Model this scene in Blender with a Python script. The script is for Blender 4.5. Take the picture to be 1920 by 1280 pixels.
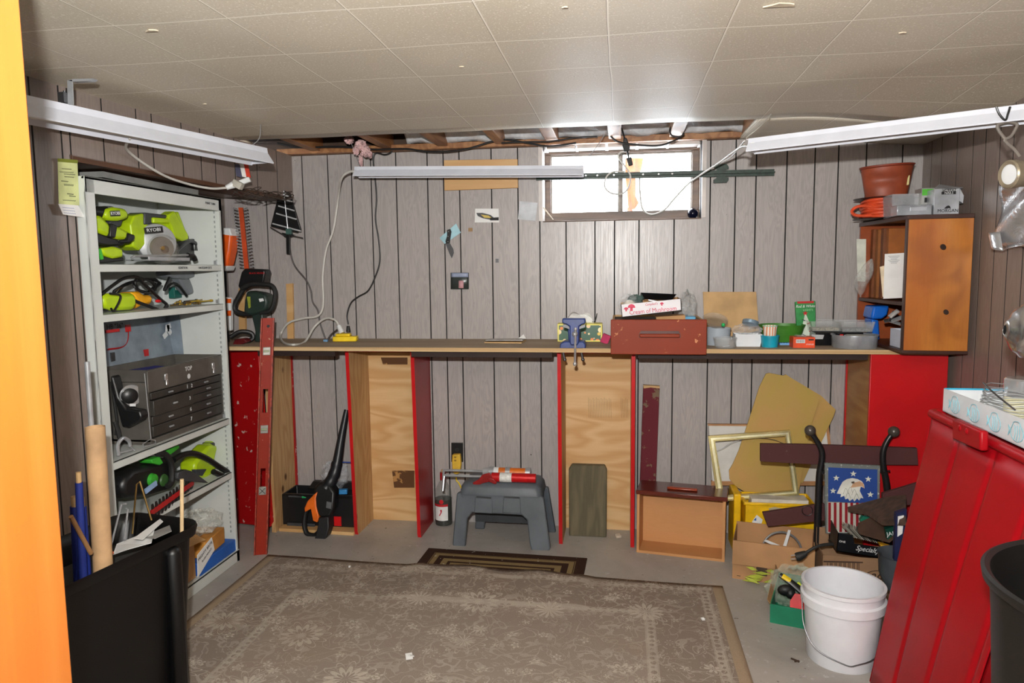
import bpy, bmesh, math, random
from mathutils import Vector as V, Matrix as Mx
random.seed(7)
for o in list(bpy.data.objects): bpy.data.objects.remove(o)
S = bpy.context.scene
COL = S.collection
# ---------------------------------------------------------------- camera
FPX, YAW, PIT, ROL, HC = 1339.85, -0.152886, -0.101306, -0.0118024, 1.370
F_ = V((math.sin(YAW)*math.cos(PIT), math.cos(YAW)*math.cos(PIT), math.sin(PIT)))
r_ = V((math.cos(YAW), -math.sin(YAW), 0)); u_ = r_.cross(F_)
R_ = r_*math.cos(ROL)+u_*math.sin(ROL); U_ = -r_*math.sin(ROL)+u_*math.cos(ROL)
cd = bpy.data.cameras.new('camera'); cam = bpy.data.objects.new('camera', cd); COL.objects.link(cam)
cd.sensor_width = 36; cd.lens = 36*FPX/1920; cd.clip_start = .02
m = Mx((R_, U_, -F_)).transposed().to_4x4(); m.translation = V((0, 0, HC)); cam.matrix_world = m
S.camera = cam
# ---------------------------------------------------------------- light
S.view_settings.view_transform = 'Standard'; S.view_settings.look = 'None'
S.view_settings.gamma = 1; S.view_settings.use_curve_mapping = False
S.view_settings.exposure = 0.0
w = bpy.data.worlds.new('overcast_sky'); S.world = w; w.use_nodes = True
w.node_tree.nodes['Background'].inputs[0].default_value = (.86, .93, 1, 1)
w.node_tree.nodes['Background'].inputs[1].default_value = 20.0
def area(name, loc, d, sx, sy, power, col=(1, 1, 1), portal=False):
    l = bpy.data.lights.new(name, 'AREA'); l.shape = 'RECTANGLE'; l.size = sx; l.size_y = sy; l.energy = power; l.color = col
    o = bpy.data.objects.new(name, l); COL.objects.link(o); o.location = loc
    o.rotation_euler = V(d).to_track_quat('-Z', 'Y').to_euler()
    if portal: l.cycles.is_portal = True
    return o
area('camera_flash', (-.05, -.04, HC+.19), F_+V((0, 0, .46)), .05, .035, 95, (1, .985, .96))
area('window_portal', (0, 3.93, 1.80), (0, -1, 0), .80, .42, 1, portal=True)
# added soft fill light behind the camera, no lamp known there
area('hall_fill', (0.5, -.9, 1.9), (0, .6, -.8), .5, .5, 4, (1, .93, .84))

# ---------------------------------------------------------------- pixel -> point on a real plane
def at(px, py, y=None, x=None, z=None):
    d = F_*FPX + R_*(px-960) + U_*(640-py)
    if y is not None: t = y/d.y
    elif x is not None: t = x/d.x
    else: t = (z-HC)/d.z
    return V((d.x*t, d.y*t, HC+d.z*t))
def ats(pts, **k): return [at(a, b, **k) for a, b in pts]

# ---------------------------------------------------------------- nodes
def lin(c):
    def f(v):
        v /= 255
        return v/12.92 if v <= .04045 else ((v+.055)/1.055)**2.4
    return (f(c[0]), f(c[1]), f(c[2]), 1)
class NT:
    def __init__(s, name):
        s.m = bpy.data.materials.new(name); s.m.use_nodes = True; s.t = s.m.node_tree
        s.b = s.t.nodes['Principled BSDF']; s.c = None
    def nd(s, ty, **k):
        n = s.t.nodes.new(ty)
        for a, v in k.items(): setattr(n, a, v)
        return n
    def put(s, sock, v):
        if isinstance(v, bpy.types.NodeSocket): s.t.links.new(v, sock)
        elif v is not None: sock.default_value = v
    def co(s):
        if s.c is None: s.c = s.nd('ShaderNodeTexCoord').outputs['Object']
        return s.c
    def vm(s, op, a, b=None, sc=None):
        n = s.nd('ShaderNodeVectorMath', operation=op); s.put(n.inputs[0], a)
        if b is not None: s.put(n.inputs[1], b)
        if sc is not None: s.put(n.inputs['Scale'], sc)
        return n.outputs['Value'] if op in ('LENGTH', 'DOT_PRODUCT', 'DISTANCE') else n.outputs[0]
    def ma(s, op, a, b=0.0, c=0.0, clamp=False):
        n = s.nd('ShaderNodeMath', operation=op, use_clamp=clamp)
        s.put(n.inputs[0], a); s.put(n.inputs[1], b); s.put(n.inputs[2], c); return n.outputs[0]
    def noise(s, vec, scale, det=3, rough=.5, dist=0):
        n = s.nd('ShaderNodeTexNoise'); s.put(n.inputs['Vector'], vec); n.inputs['Scale'].default_value = scale
        n.inputs['Detail'].default_value = det; n.inputs['Roughness'].default_value = rough; n.inputs['Distortion'].default_value = dist
        return n.outputs['Fac']
    def vor(s, vec, scale, feat='F1', out='Distance', rnd=1):
        n = s.nd('ShaderNodeTexVoronoi', feature=feat); s.put(n.inputs['Vector'], vec)
        n.inputs['Scale'].default_value = scale; n.inputs['Randomness'].default_value = rnd; return n.outputs[out]
    def ramp(s, f, stops):
        n = s.nd('ShaderNodeValToRGB'); s.put(n.inputs[0], f); e = n.color_ramp.elements
        while len(e) < len(stops): e.new(.5)
        for i, (p, c) in enumerate(stops):
            e[i].position = p; e[i].color = c if len(c) == 4 else lin(c)
        return n.outputs[0]
    def mix(s, f, a, b, mode='MIX'):
        n = s.nd('ShaderNodeMix', data_type='RGBA', blend_type=mode); s.put(n.inputs[0], f)
        s.put(n.inputs[6], a if not isinstance(a, tuple) or len(a) == 4 else lin(a))
        s.put(n.inputs[7], b if not isinstance(b, tuple) or len(b) == 4 else lin(b)); return n.outputs[2]
    def sep(s, v):
        n = s.nd('ShaderNodeSeparateXYZ'); s.put(n.inputs[0], v); return n.outputs
    def comb(s, x, y, z):
        n = s.nd('ShaderNodeCombineXYZ'); s.put(n.inputs[0], x); s.put(n.inputs[1], y); s.put(n.inputs[2], z); return n.outputs[0]
    def bump(s, h, st=.3, d=.01):
        n = s.nd('ShaderNodeBump'); n.inputs['Strength'].default_value = st; n.inputs['Distance'].default_value = d
        s.put(n.inputs['Height'], h); s.put(s.b.inputs['Normal'], n.outputs[0])
    def fin(s, col=None, rough=.5, metal=0, **k):
        if col is not None: s.put(s.b.inputs['Base Color'], col if not isinstance(col, tuple) or len(col) == 4 else lin(col))
        s.put(s.b.inputs['Roughness'], rough); s.put(s.b.inputs['Metallic'], metal)
        for a, v in k.items(): s.put(s.b.inputs[a], v)
        return s.m
CACHE = {}
def mat(c, rough=.5, metal=0, var=.10, sc=14, bmp=0, name=None, **k):
    """plain material with a slight procedural unevenness"""
    key = (c, rough, metal, var, sc, bmp, str(k))
    if key in CACHE: return CACHE[key]
    n = NT(name or 'surface_%d_%d_%d' % c)
    f = n.noise(n.co(), sc, 4)
    a = tuple(max(0, v*(1-var)) for v in c); b = tuple(min(255, v*(1+var)) for v in c)
    n.fin(n.ramp(f, [(.3, a), (.7, b)]), rough, metal, **k)
    if bmp: n.bump(n.noise(n.co(), sc*4, 3), bmp, .004)
    CACHE[key] = n.m; return n.m
def worn(c, c2, amt=.5, sc=18, rough=.5, metal=0, name='worn_paint'):
    n = NT(name); f = n.noise(n.co(), sc, 6, .65)
    g = n.noise(n.co(), 3, 2)
    n.fin(n.mix(n.ramp(f, [(amt, (0, 0, 0, 1)), (amt+.03, (1, 1, 1, 1))]), n.mix(g, tuple(v*.85 for v in c), c), c2), rough, metal, **{'Specular IOR Level': .2})
    return n.m
def wood(name, c1, c2, c3=None, ax='Z', st=.12, sc=9, k=28, rough=.5, knots=0, kc=(60, 30, 12), bmp=.1, coat=0, blotch=None):
    """contour-line grain, stretched along one axis"""
    n = NT(name); s3 = {'X': (st, 1, 1), 'Y': (1, st, 1), 'Z': (1, 1, st)}[ax]
    v = n.vm('MULTIPLY', n.co(), V(s3))
    f = n.noise(v, sc, 2, .4, .4)
    g = n.ma('SINE', n.ma('MULTIPLY', f, k)); g = n.ma('MULTIPLY_ADD', g, .5, .5)
    fine = n.noise(n.vm('MULTIPLY', n.co(), V([1 if q == 1 else st*.3 for q in s3])), 120, 2)
    col = n.mix(g, c1, c2); col = n.mix(n.ma('MULTIPLY', fine, .35), col, c3 or c2)
    big = n.noise(n.co(), 2.2, 2); col = n.mix(n.ma('MULTIPLY', big, .35), col, c3 or c1)
    if blotch: col = n.mix(n.ramp(n.noise(n.co(), 5, 2, .5, .8), [(.46, (0, 0, 0, 1)), (.70, (.5, .5, .5, 1))]), col, blotch)
    if knots:
        vk = n.vm('MULTIPLY', n.co(), V([1 if q == 1 else .7 for q in s3]))
        dk = n.vor(vk, knots); col = n.mix(n.ramp(dk, [(.05, (1, 1, 1, 1)), (.11, (0, 0, 0, 1))]), col, kc)
    n.fin(col, rough, **({'Coat Weight': coat, 'Coat Roughness': .15} if coat else {}))
    if bmp: n.bump(fine, bmp, .002)
    return n.m
def glass(name, c=(235, 240, 240), rough=.03, alpha=.25):
    alpha *= .75
    """thin clear plastic or glass"""
    n = NT(name); f = n.noise(n.co(), 20, 3)
    n.fin(n.ramp(f, [(.3, tuple(v*.9 for v in c)), (.7, c)]), rough, 0, **{'Alpha': alpha, 'Specular IOR Level': .8})
    return n.m
def film(name, c=(210, 212, 212), lo=.15, hi=.6):
    lo *= .45; hi *= .62
    n = NT(name); f = n.noise(n.co(), 22, 5, .7, 1.5)
    n.fin(tuple(min(255, q*1.12) for q in c), .2, 0, Alpha=n.ramp(f, [(.38, (lo, lo, lo, 1)), (.62, (hi, hi, hi, 1))])); n.bump(f, .35, .02); return n.m

# ---------------------------------------------------------------- mesh builder
ORG = {}
def cr(pts, n=6):
    """smooth curve through points"""
    p = [V(q) for q in pts]
    if len(p) < 3: return p
    p = [p[0]*2-p[1]]+p+[p[-1]*2-p[-2]]; o = []
    for i in range(1, len(p)-2):
        a, b, c, d = p[i-1:i+3]
        for j in range(n):
            t = j/n
            o.append(.5*((2*b)+(c-a)*t+(2*a-5*b+4*c-d)*t*t+(3*b-a-3*c+d)*t**3))
    o.append(p[-2]); return o
class B:
    def __init__(s, M=None): s.b = bmesh.new(); s.M = M or Mx()
    def v(s, p): return s.b.verts.new(s.M @ V(p))
    def f(s, vs, mi=0):
        try: q = s.b.faces.new(vs); q.material_index = mi; return q
        except ValueError: return None
    def quad(s, a, b, c, d, mi=0): return s.f([s.v(a), s.v(b), s.v(c), s.v(d)], mi)
    def box(s, c, d, rz=0, rx=0, ry=0, mi=0):
        c = V(c); h = V(d)/2; R = Mx.Rotation(rz, 3, 'Z') @ Mx.Rotation(ry, 3, 'Y') @ Mx.Rotation(rx, 3, 'X')
        vs = [s.v(c+R @ V((x*h.x, y*h.y, z*h.z))) for z in (-1, 1) for y in (-1, 1) for x in (-1, 1)]
        for i in ((0, 2, 3, 1), (4, 5, 7, 6), (0, 1, 5, 4), (2, 6, 7, 3), (0, 4, 6, 2), (1, 3, 7, 5)): s.f([vs[j] for j in i], mi)
        return s
    def bb(s, x0, x1, y0, y1, z0, z1, mi=0): return s.box(((x0+x1)/2, (y0+y1)/2, (z0+z1)/2), (abs(x1-x0), abs(y1-y0), abs(z1-z0)), mi=mi)
    def prism(s, pts, vec, mi=0, ms=None):
        """polygon extruded by vec"""
        vec = V(vec); a = [s.v(p) for p in pts]; b = [s.v(V(p)+vec) for p in pts]
        s.f(a[::-1], mi); s.f(b, mi); n = len(a)
        for i in range(n): s.f([a[i], a[(i+1) % n], b[(i+1) % n], b[i]], mi if ms is None else ms)
        return s
    def tube(s, pts, r, n=8, sm=6, caps=True, mi=0, flat=1):
        p = cr(pts, sm) if sm > 1 else [V(q) for q in pts]
        rr = r if callable(r) else (lambda t: r)
        t0 = (p[1]-p[0]).normalized(); a = t0.orthogonal().normalized(); rings = []
        for i, q in enumerate(p):
            t = (p[min(i+1, len(p)-1)]-p[max(i-1, 0)]).normalized()
            a = (a-t*a.dot(t))
            a = a.normalized() if a.length > 1e-6 else t.orthogonal().normalized()
            b = t.cross(a); R = rr(i/(len(p)-1))
            rings.append([s.v(q+(a*math.cos(k*2*math.pi/n)+b*math.sin(k*2*math.pi/n)*flat)*R) for k in range(n)])
        for i in range(len(rings)-1):
            for k in range(n): s.f([rings[i][k], rings[i][(k+1) % n], rings[i+1][(k+1) % n], rings[i+1][k]], mi)
        if caps: s.f(rings[0][::-1], mi); s.f(rings[-1], mi)
        return s
    def cyl(s, a, b, r, r2=None, n=20, mi=0, caps=True):
        r2 = r if r2 is None else r2
        return s.tube([a, b], lambda t: r+(r2-r)*t, n, 1, caps, mi)
    def lathe(s, prof, c=(0, 0, 0), ax=(0, 0, 1), n=28, mi=0, sx=1, sy=1):
        """prof: (radius, height) pairs"""
        ax = V(ax).normalized(); a = ax.orthogonal().normalized() if abs(ax.z) < .99 else V((1, 0, 0)); b = ax.cross(a); c = V(c); rg = []
        for r, h in prof:
            if r < 1e-5: rg.append([s.v(c+ax*h)])
            else: rg.append([s.v(c+ax*h+(a*math.cos(k*2*math.pi/n)*sx+b*math.sin(k*2*math.pi/n)*sy)*r) for k in range(n)])
        for i in range(len(rg)-1):
            A, C = rg[i], rg[i+1]
            for k in range(n):
                k2 = (k+1) % n
                if len(A) == 1 and len(C) == 1: continue
                if len(A) == 1: s.f([A[0], C[k2], C[k]], mi)
                elif len(C) == 1: s.f([A[k], A[k2], C[0]], mi)
                else: s.f([A[k], A[k2], C[k2], C[k]], mi)
        return s
    def ball(s, c, r, sc=(1, 1, 1), n=16, mi=0):
        k = n//2; rings = []
        c = V(c)
        for i in range(1, k):
            th = math.pi*i/k
            rings.append([s.v(c+V((math.sin(th)*math.cos(j*2*math.pi/n)*r*sc[0], math.sin(th)*math.sin(j*2*math.pi/n)*r*sc[1], math.cos(th)*r*sc[2]))) for j in range(n)])
        t = s.v(c+V((0, 0, r*sc[2]))); b = s.v(c-V((0, 0, r*sc[2])))
        for j in range(n):
            s.f([t, rings[0][j], rings[0][(j+1) % n]], mi); s.f([b, rings[-1][(j+1) % n], rings[-1][j]], mi)
            for i in range(len(rings)-1): s.f([rings[i][j], rings[i+1][j], rings[i+1][(j+1) % n], rings[i][(j+1) % n]], mi)
        return s
    def tray(s, M, w, d, h, t=.004, taper=0, mi=0, bottom=True):
        """open box centred on M's xy, base at its z=0; w along x, d along y; taper widens the top"""
        def rect(a, b, z, e=0): return [s.b.verts.new(s.M @ M @ V((x*(a/2+e), y*(b/2+e), z))) for x, y in ((-1, -1), (1, -1), (1, 1), (-1, 1))]
        r = [rect(w, d, 0), rect(w, d, h, taper), rect(w-2*t, d-2*t, h, taper), rect(w-2*t, d-2*t, t)]
        s.f(r[0][::-1], mi); s.f(r[3], mi)
        for a, b in ((0, 1), (1, 2), (2, 3)):
            for k in range(4): s.f([r[a][k], r[a][(k+1) % 4], r[b][(k+1) % 4], r[b][k]], mi)
        return s
    def sheet(s, fn, nu, nv, mi=0, thick=0):
        g = [[s.v(fn(i/nu, j/nv)) for j in range(nv+1)] for i in range(nu+1)]
        for i in range(nu):
            for j in range(nv): s.f([g[i][j], g[i+1][j], g[i+1][j+1], g[i][j+1]], mi)
        return s
    def o(s, name, m, parent=None, bev=0, ang=35, solid=0, org=None, bs=2, flip=True):
        b = s.b; bmesh.ops.remove_doubles(b, verts=b.verts, dist=1e-6)
        if flip: bmesh.ops.recalc_face_normals(b, faces=b.faces)
        if parent is not None: og = ORG[parent.name]
        elif org is not None: og = V(org)
        else:
            xs = [q.co for q in b.verts]
            og = V(((min(c.x for c in xs)+max(c.x for c in xs))/2, (min(c.y for c in xs)+max(c.y for c in xs))/2, min(c.z for c in xs)))
        for q in b.verts: q.co -= og
        me = bpy.data.meshes.new(name); b.to_mesh(me); b.free()
        for x in (m if isinstance(m, (list, tuple)) else [m]): me.materials.append(x)
        for pl in me.polygons: pl.use_smooth = True
        me.set_sharp_from_angle(angle=math.radians(ang))
        ob = bpy.data.objects.new(name, me); COL.objects.link(ob)
        if parent is not None: ob.parent = parent
        else: ob.location = og
        ORG[ob.name] = og
        if solid:
            q = ob.modifiers.new('thickness', 'SOLIDIFY'); q.thickness = solid; q.offset = 0
        if bev:
            q = ob.modifiers.new('bevel', 'BEVEL'); q.width = bev; q.segments = bs; q.limit_method = 'ANGLE'; q.angle_limit = math.radians(40); q.harden_normals = False
        return ob
def tag(o, label, cat, group=None):
    o['label'] = label; o['category'] = cat
    if group: o['group'] = group
    return o
def thing(name, label, cat, loc, group=None):
    o = bpy.data.objects.new(name, None); COL.objects.link(o); o.location = V(loc); o.empty_display_size = .05
    ORG[o.name] = V(loc); return tag(o, label, cat, group)
def lab(o, s): o['label'] = s; return o
def struct(o): o['kind'] = 'structure'; return o
def frame(o, rz=0, rx=0, ry=0):
    return Mx.Translation(V(o)) @ Mx.Rotation(rz, 4, 'Z') @ Mx.Rotation(ry, 4, 'Y') @ Mx.Rotation(rx, 4, 'X')
def axes(o, x, y, z):
    m_ = Mx((V(x), V(y), V(z))).transposed().to_4x4(); m_.translation = V(o); return m_
def text(s, size, loc, xd, ud, m, parent, name='lettering', ext=.0004, shear=0, sx=1):
    """flat lettering lying on a surface, centred on loc"""
    c = bpy.data.curves.new('t', 'FONT'); c.body = s; c.size = size; c.extrude = ext; c.align_x = 'CENTER'; c.align_y = 'CENTER'; c.shear = shear; c.resolution_u = 2
    ob = bpy.data.objects.new('t', c); COL.objects.link(ob)
    me = bpy.data.meshes.new_from_object(ob.evaluated_get(bpy.context.evaluated_depsgraph_get()))
    bpy.data.objects.remove(ob); bpy.data.curves.remove(c)
    X = V(xd).normalized(); Z = X.cross(V(ud)).normalized(); Y = Z.cross(X)
    M = axes(V(loc)+Z*.0012, X*sx, Y, Z); me.transform(M)
    b = B(); b.b.from_mesh(me); bpy.data.meshes.remove(me)
    return b.o(name, m, parent)
PI = math.pi
ORD = 'first second third fourth fifth sixth seventh eighth ninth tenth eleventh twelfth thirteenth fourteenth fifteenth sixteenth'.split()
black = mat((22, 22, 23), .38, bmp=.1); rubber = mat((28, 28, 28), .6); dgrey = mat((62, 64, 67), .5)
steel = mat((172, 174, 177), .3, .45); chrome = mat((215, 216, 218), .15, .7); dsteel = mat((95, 95, 97), .35, .8); brass = mat((170, 140, 85), .3, .9)
white = mat((226, 228, 228), .45, var=.03); paper = mat((232, 232, 230), .8, var=.03); cable_w = mat((205, 203, 196), .45, var=.03)
lime = mat((176, 205, 22), .35, var=.06); green = mat((58, 165, 48), .4); orange = mat((224, 90, 22), .4); red = mat((196, 22, 26), .4)
yellow = mat((236, 200, 22), .4); card = mat((176, 134, 90), .8, sc=8, bmp=.05); cardl = mat((196, 160, 112), .8, sc=8); blue = mat((28, 92, 170), .5)
inkd = mat((30, 30, 32), .7); inkl = mat((225, 226, 226), .6, var=.02)
# ================================================================ THE SETTING
D, CZ = 3.70, 1.986
XL0, XL1 = -1.757, 1.405
def xl(y): return -1.757-(3.7-y)*.0475
# panelling material
def panel_mat(name, c):
    n = NT(name); v = n.vm('MULTIPLY', n.co(), V((1, 1, .035)))
    f = n.noise(v, 160, 3, .6); g = n.noise(n.vm('MULTIPLY', n.co(), V((1, 1, .12))), 22, 3, .55, .6)
    h = n.ma('MULTIPLY_ADD', n.ma('SINE', n.ma('MULTIPLY', g, 60)), .5, .5)
    col = n.mix(n.ma('MULTIPLY', f, .5), c, tuple(q*.76 for q in c))
    col = n.mix(n.ma('MULTIPLY', h, .22), col, tuple(min(255, q*1.2) for q in c))
    sp = n.noise(n.co(), 38, 2, .5); col = n.mix(n.ramp(sp, [(.19, (1, 1, 1, 1)), (.20, (0, 0, 0, 1))]), col, (70, 62, 58))
    n.fin(col, n.ma('MULTIPLY_ADD', f, .25, .22)); n.bump(f, .10, .002); return n.m
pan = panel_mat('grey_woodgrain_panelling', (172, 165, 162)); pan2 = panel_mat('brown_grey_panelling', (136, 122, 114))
groove = mat((12, 10, 10), .8)
def panelling(name, p0, dirn, L, z0, z1, nrm, grooves, m, holes=(), g=.0065, th=.006):
    """planks along dirn between groove positions; holes = (s0, s1, z0, z1)"""
    b = B(); p0 = V(p0); dirn = V(dirn).normalized(); nrm = V(nrm)
    cuts = [0]+sorted(q for q in grooves if 0 < q < L)+[L]
    def slab(s0, s1, a, c, off, t, mi):
        pts = [p0+dirn*s0+V((0, 0, a)), p0+dirn*s1+V((0, 0, a)), p0+dirn*s1+V((0, 0, c)), p0+dirn*s0+V((0, 0, c))]
        b.prism([q-nrm*off for q in pts], -nrm*t, mi)
    def split(s0, s1, off, t, mi):
        segs = [(s0, s1, z0, z1)]
        for h in holes:
            new = []
            for a in segs:
                if a[1] <= h[0] or a[0] >= h[1]: new.append(a); continue
                if a[0] < h[0]: new.append((a[0], h[0], a[2], a[3]))
                if a[1] > h[1]: new.append((h[1], a[1], a[2], a[3]))
                lo, hi = max(a[0], h[0]), min(a[1], h[1])
                if a[2] < h[2]: new.append((lo, hi, a[2], h[2]))
                if a[3] > h[3]: new.append((lo, hi, h[3], a[3]))
            segs = new
        for a in segs: slab(a[0], a[1], a[2], a[3], off, t, mi)
    for i in range(len(cuts)-1):
        split(cuts[i]+(g/2 if i else 0), cuts[i+1]-(g/2 if i < len(cuts)-2 else 0), 0, th, 0)
    split(0, L, th-.001, .08, 1)
    o = b.o(name, [m, groove], flip=True); return struct(o)
GB = [-1.915, -1.701, -1.556, -1.424, -1.316, -1.178, -1.008, -.922, -.837, -.668, -.53, -.418, -.283, -.136, -.037, .085, .258, .431, .551, .648, .791, .92, 1.027, 1.153, 1.314]
WX0, WX1, WZ0, WZ1 = -.402, .390, 1.612, 1.986
x0 = -2.16
panelling('wall_back', (x0, D, 0), (1, 0, 0), 1.48-x0, 0, 1.985, (0, -1, 0), [q-x0 for q in GB], pan, holes=[(WX0-x0, WX1-x0, WZ0, 2.2)])
# upper masonry above the panelling
b = B(); b.bb(-2.3, WX0, 3.71, 3.78, 1.97, 2.2); b.bb(WX1, 1.6, 3.71, 3.78, 1.97, 2.2); b.bb(WX0, WX1, 3.71, 3.78, 2.03, 2.2)
struct(b.o('trim_1', mat((70, 52, 40), .8)))
# right wall
GR = [3.607, 3.5, 3.352, 3.209, 3.106, 2.996, 2.90, 2.797, 2.69, 2.56, 2.45, 2.30, 2.2, 2.05, 1.9, 1.8, 1.65]
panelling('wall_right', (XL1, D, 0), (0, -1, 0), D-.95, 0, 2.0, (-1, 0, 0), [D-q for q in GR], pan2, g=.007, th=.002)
# left wall: header over the alcove, and the piece nearer the door
aL = V((xl(.95), .95, 0)); dL = (V((xl(D), D, 0))-aL).normalized(); nL = V((dL.y, -dL.x, 0))
HL = (V((xl(D), D, 0))-aL).length
GLs = [(q-.95)/dL.y for q in (1.1, 1.3, 1.5, 1.62, 1.78, 1.9, 2.05, 2.163, 2.199, 2.349, 2.521, 2.606, 2.784, 2.907, 3.009, 3.161, 3.35, 3.541)]
yO = 2.205; sO = (yO-.95)/dL.y
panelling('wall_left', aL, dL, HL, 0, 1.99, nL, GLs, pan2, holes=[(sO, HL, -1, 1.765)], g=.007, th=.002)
# alcove
b = B(); b.bb(-2.24, -2.16, 2.1, 3.71, 0, 1.99); b.bb(-2.16, -1.955, 2.10, 2.18, 0, 1.99); b.bb(-2.16, -1.93, 2.18, 3.70, 1.775, 1.83)
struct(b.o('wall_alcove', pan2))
b = B(); b.prism([V((xl(q)-w_, q, 1.748)) for q, w_ in ((2.19, 0), (3.695, 0), (3.695, .14), (2.19, .14))], (0, 0, .02))
struct(b.o('trim_2', wood('dark_brown_lintel', (92, 58, 34), (60, 36, 20), ax='Y')))
# floor
n = NT('worn_painted_concrete'); f = n.noise(n.co(), 2.5, 6, .6, .3); g = n.noise(n.co(), 30, 5, .7)
col = n.ramp(f, [(.25, (140, 136, 130)), (.5, (164, 160, 154)), (.75, (182, 177, 168))]); col = n.mix(n.ramp(g, [(.62, (0, 0, 0, 1)), (.68, (1, 1, 1, 1))]), col, (182, 182, 182))
cg = n.noise(n.vm('ADD', n.co(), V((5, 3, 0))), 45, 3, .6); col = n.mix(n.ramp(cg, [(.27, (1, 1, 1, 1)), (.30, (0, 0, 0, 1))]), col, (92, 86, 80))
n.fin(col, .45); n.bump(f, .15, .02)
b = B(); b.bb(-2.3, 1.6, -1.5, 3.78, -.08, 0); struct(b.o('floor', n.m))
# ceiling tiles
T = .3052; TX, TY = -.647, 1.688
n = NT('speckled_ceiling_tile'); geo = n.nd('ShaderNodeNewGeometry'); P3 = n.sep(geo.outputs['Position'])
def ln(a, off, wd):
    f = n.ma('FRACT', n.ma('DIVIDE', n.ma('SUBTRACT', a, off), T)); f = n.ma('ABSOLUTE', n.ma('SUBTRACT', f, .5))
    return n.ma('GREATER_THAN', f, .5-wd/T)
wob = n.noise(geo.outputs['Position'], 3, 1); xx = n.ma('ADD', P3[0], n.ma('MULTIPLY', n.ma('SUBTRACT', wob, .5), .01))
l1 = ln(xx, TX, .0022); l2 = ln(P3[1], TY, .0032); d1 = ln(n.ma('ADD', xx, .0024), TX, .0013); d2 = ln(n.ma('ADD', P3[1], -.0024), TY, .0011)
sp = n.noise(n.vm('MULTIPLY', geo.outputs['Position'], V((1, .6, 1))), 210, 2, .5); big = n.noise(geo.outputs['Position'], 1.3, 3)
col = n.ramp(big, [(.3, (208, 198, 178)), (.7, (221, 212, 194))])
col = n.mix(n.ramp(sp, [(.58, (0, 0, 0, 1)), (.70, (1, 1, 1, 1))]), col, (244, 238, 224)); col = n.mix(n.ramp(sp, [(.28, (.6, .6, .6, 1)), (.38, (0, 0, 0, 1))]), col, (190, 180, 160))
col = n.mix(n.ma('MAXIMUM', d1, d2), col, (138, 124, 104)); col = n.mix(n.ma('MAXIMUM', l1, l2), col, (250, 244, 230))  # pale tile lines: light caught by the chamfers, painted into the colour
n.fin(col, .48); n.bump(sp, .12, .002)
random.seed(11)
def sag(x, y):
    a = max(0, min(1, (x-.70)/.7)); c = max(0, min(1, (y-2.4)/.8)); s_ = a*a*(3-2*a)*c*c*(3-2*c)
    return -.055*s_+.006
b = B(); nx, ny = 66, 106
def cel(u, w_):
    x = -2.0+u*3.5; y = -1.5+w_*(TY+5*T+1.5); return V((x, y, CZ+sag(x, y)+.0015*math.sin(x*10.3)*math.sin(y*10.3)))
b.sheet(cel, 70, 48)
def cel2(u, w_):
    x = .565+u*.90; y = TY+5*T+w_*(3.72-TY-5*T); return V((x, y, CZ+sag(x, y)))
b.sheet(cel2, 18, 8)
def cel3(u, w_):
    x = -2.0+u*.225; y = TY+5*T+w_*(3.32-TY-5*T); return V((x, y, CZ+.006))
b.sheet(cel3, 2, 2)
struct(b.o('ceiling', n.m, solid=.012))
# structure above the tiles
joist = wood('old_pine_joist', (184, 132, 84), (150, 100, 60), (120, 80, 50), ax='Y', st=.2, sc=14)
b = B()
for x in (-1.60, -1.21, -.91, -.61, -.345, -.036, .255, .60):
    w_ = .062 if x > -.5 else .05
    b.bb(x-w_/2, x+w_/2, 3.02, 3.70, 2.0, 2.10)
for i, x in enumerate((0,)): b.bb(-1.82, .66, 3.655, 3.705, 1.988, 2.018)
struct(b.o('trim_3', joist, bev=.003))
n = NT('crinkled_foil_insulation'); f = n.noise(n.co(), 9, 5, .7, 1.2)
n.fin(n.ramp(f, [(.3, (190, 196, 202)), (.6, (236, 240, 244))]), .3, .15); n.bump(f, .3, .03)
b = B(); b.sheet(lambda u, w_: V((-1.10+u*1.72, 3.66-w_*.12+.010*math.sin(u*70+w_*5), 2.016+w_*.095+.005*math.sin(u*43))), 120, 6)
struct(b.o('trim_4', n.m, solid=.004))
b = B(); b.bb(-2.3, -1.05, 2.95, 3.78, 2.07, 2.09); b.bb(-2.3, 1.6, -1.5, 3.78, 2.2, 2.24); b.bb(-2.3, 1.6, 2.95, 2.97, 2.0, 2.2)
struct(b.o('trim_5', mat((58, 40, 30), .9)))
J0 = at(88, 640, y=1.0)
# rest of the shell (the doorway the photographer stands in)
b = B(); b.bb(-2.3, J0.x-.03, .882, .99, 0, 2.2); b.bb(1.02, 1.6, .90, .98, 0, 2.2)
struct(b.o('wall_front', mat((150, 140, 130), .7)))
b = B(); b.bb(-2.3, -2.22, -1.5, .95, 0, 2.2); b.bb(1.5, 1.58, -1.5, 3.78, 0, 2.2); b.bb(-2.3, 1.6, -1.58, -1.5, 0, 2.2)
struct(b.o('wall_hall', mat((170, 160, 148), .7)))
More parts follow.
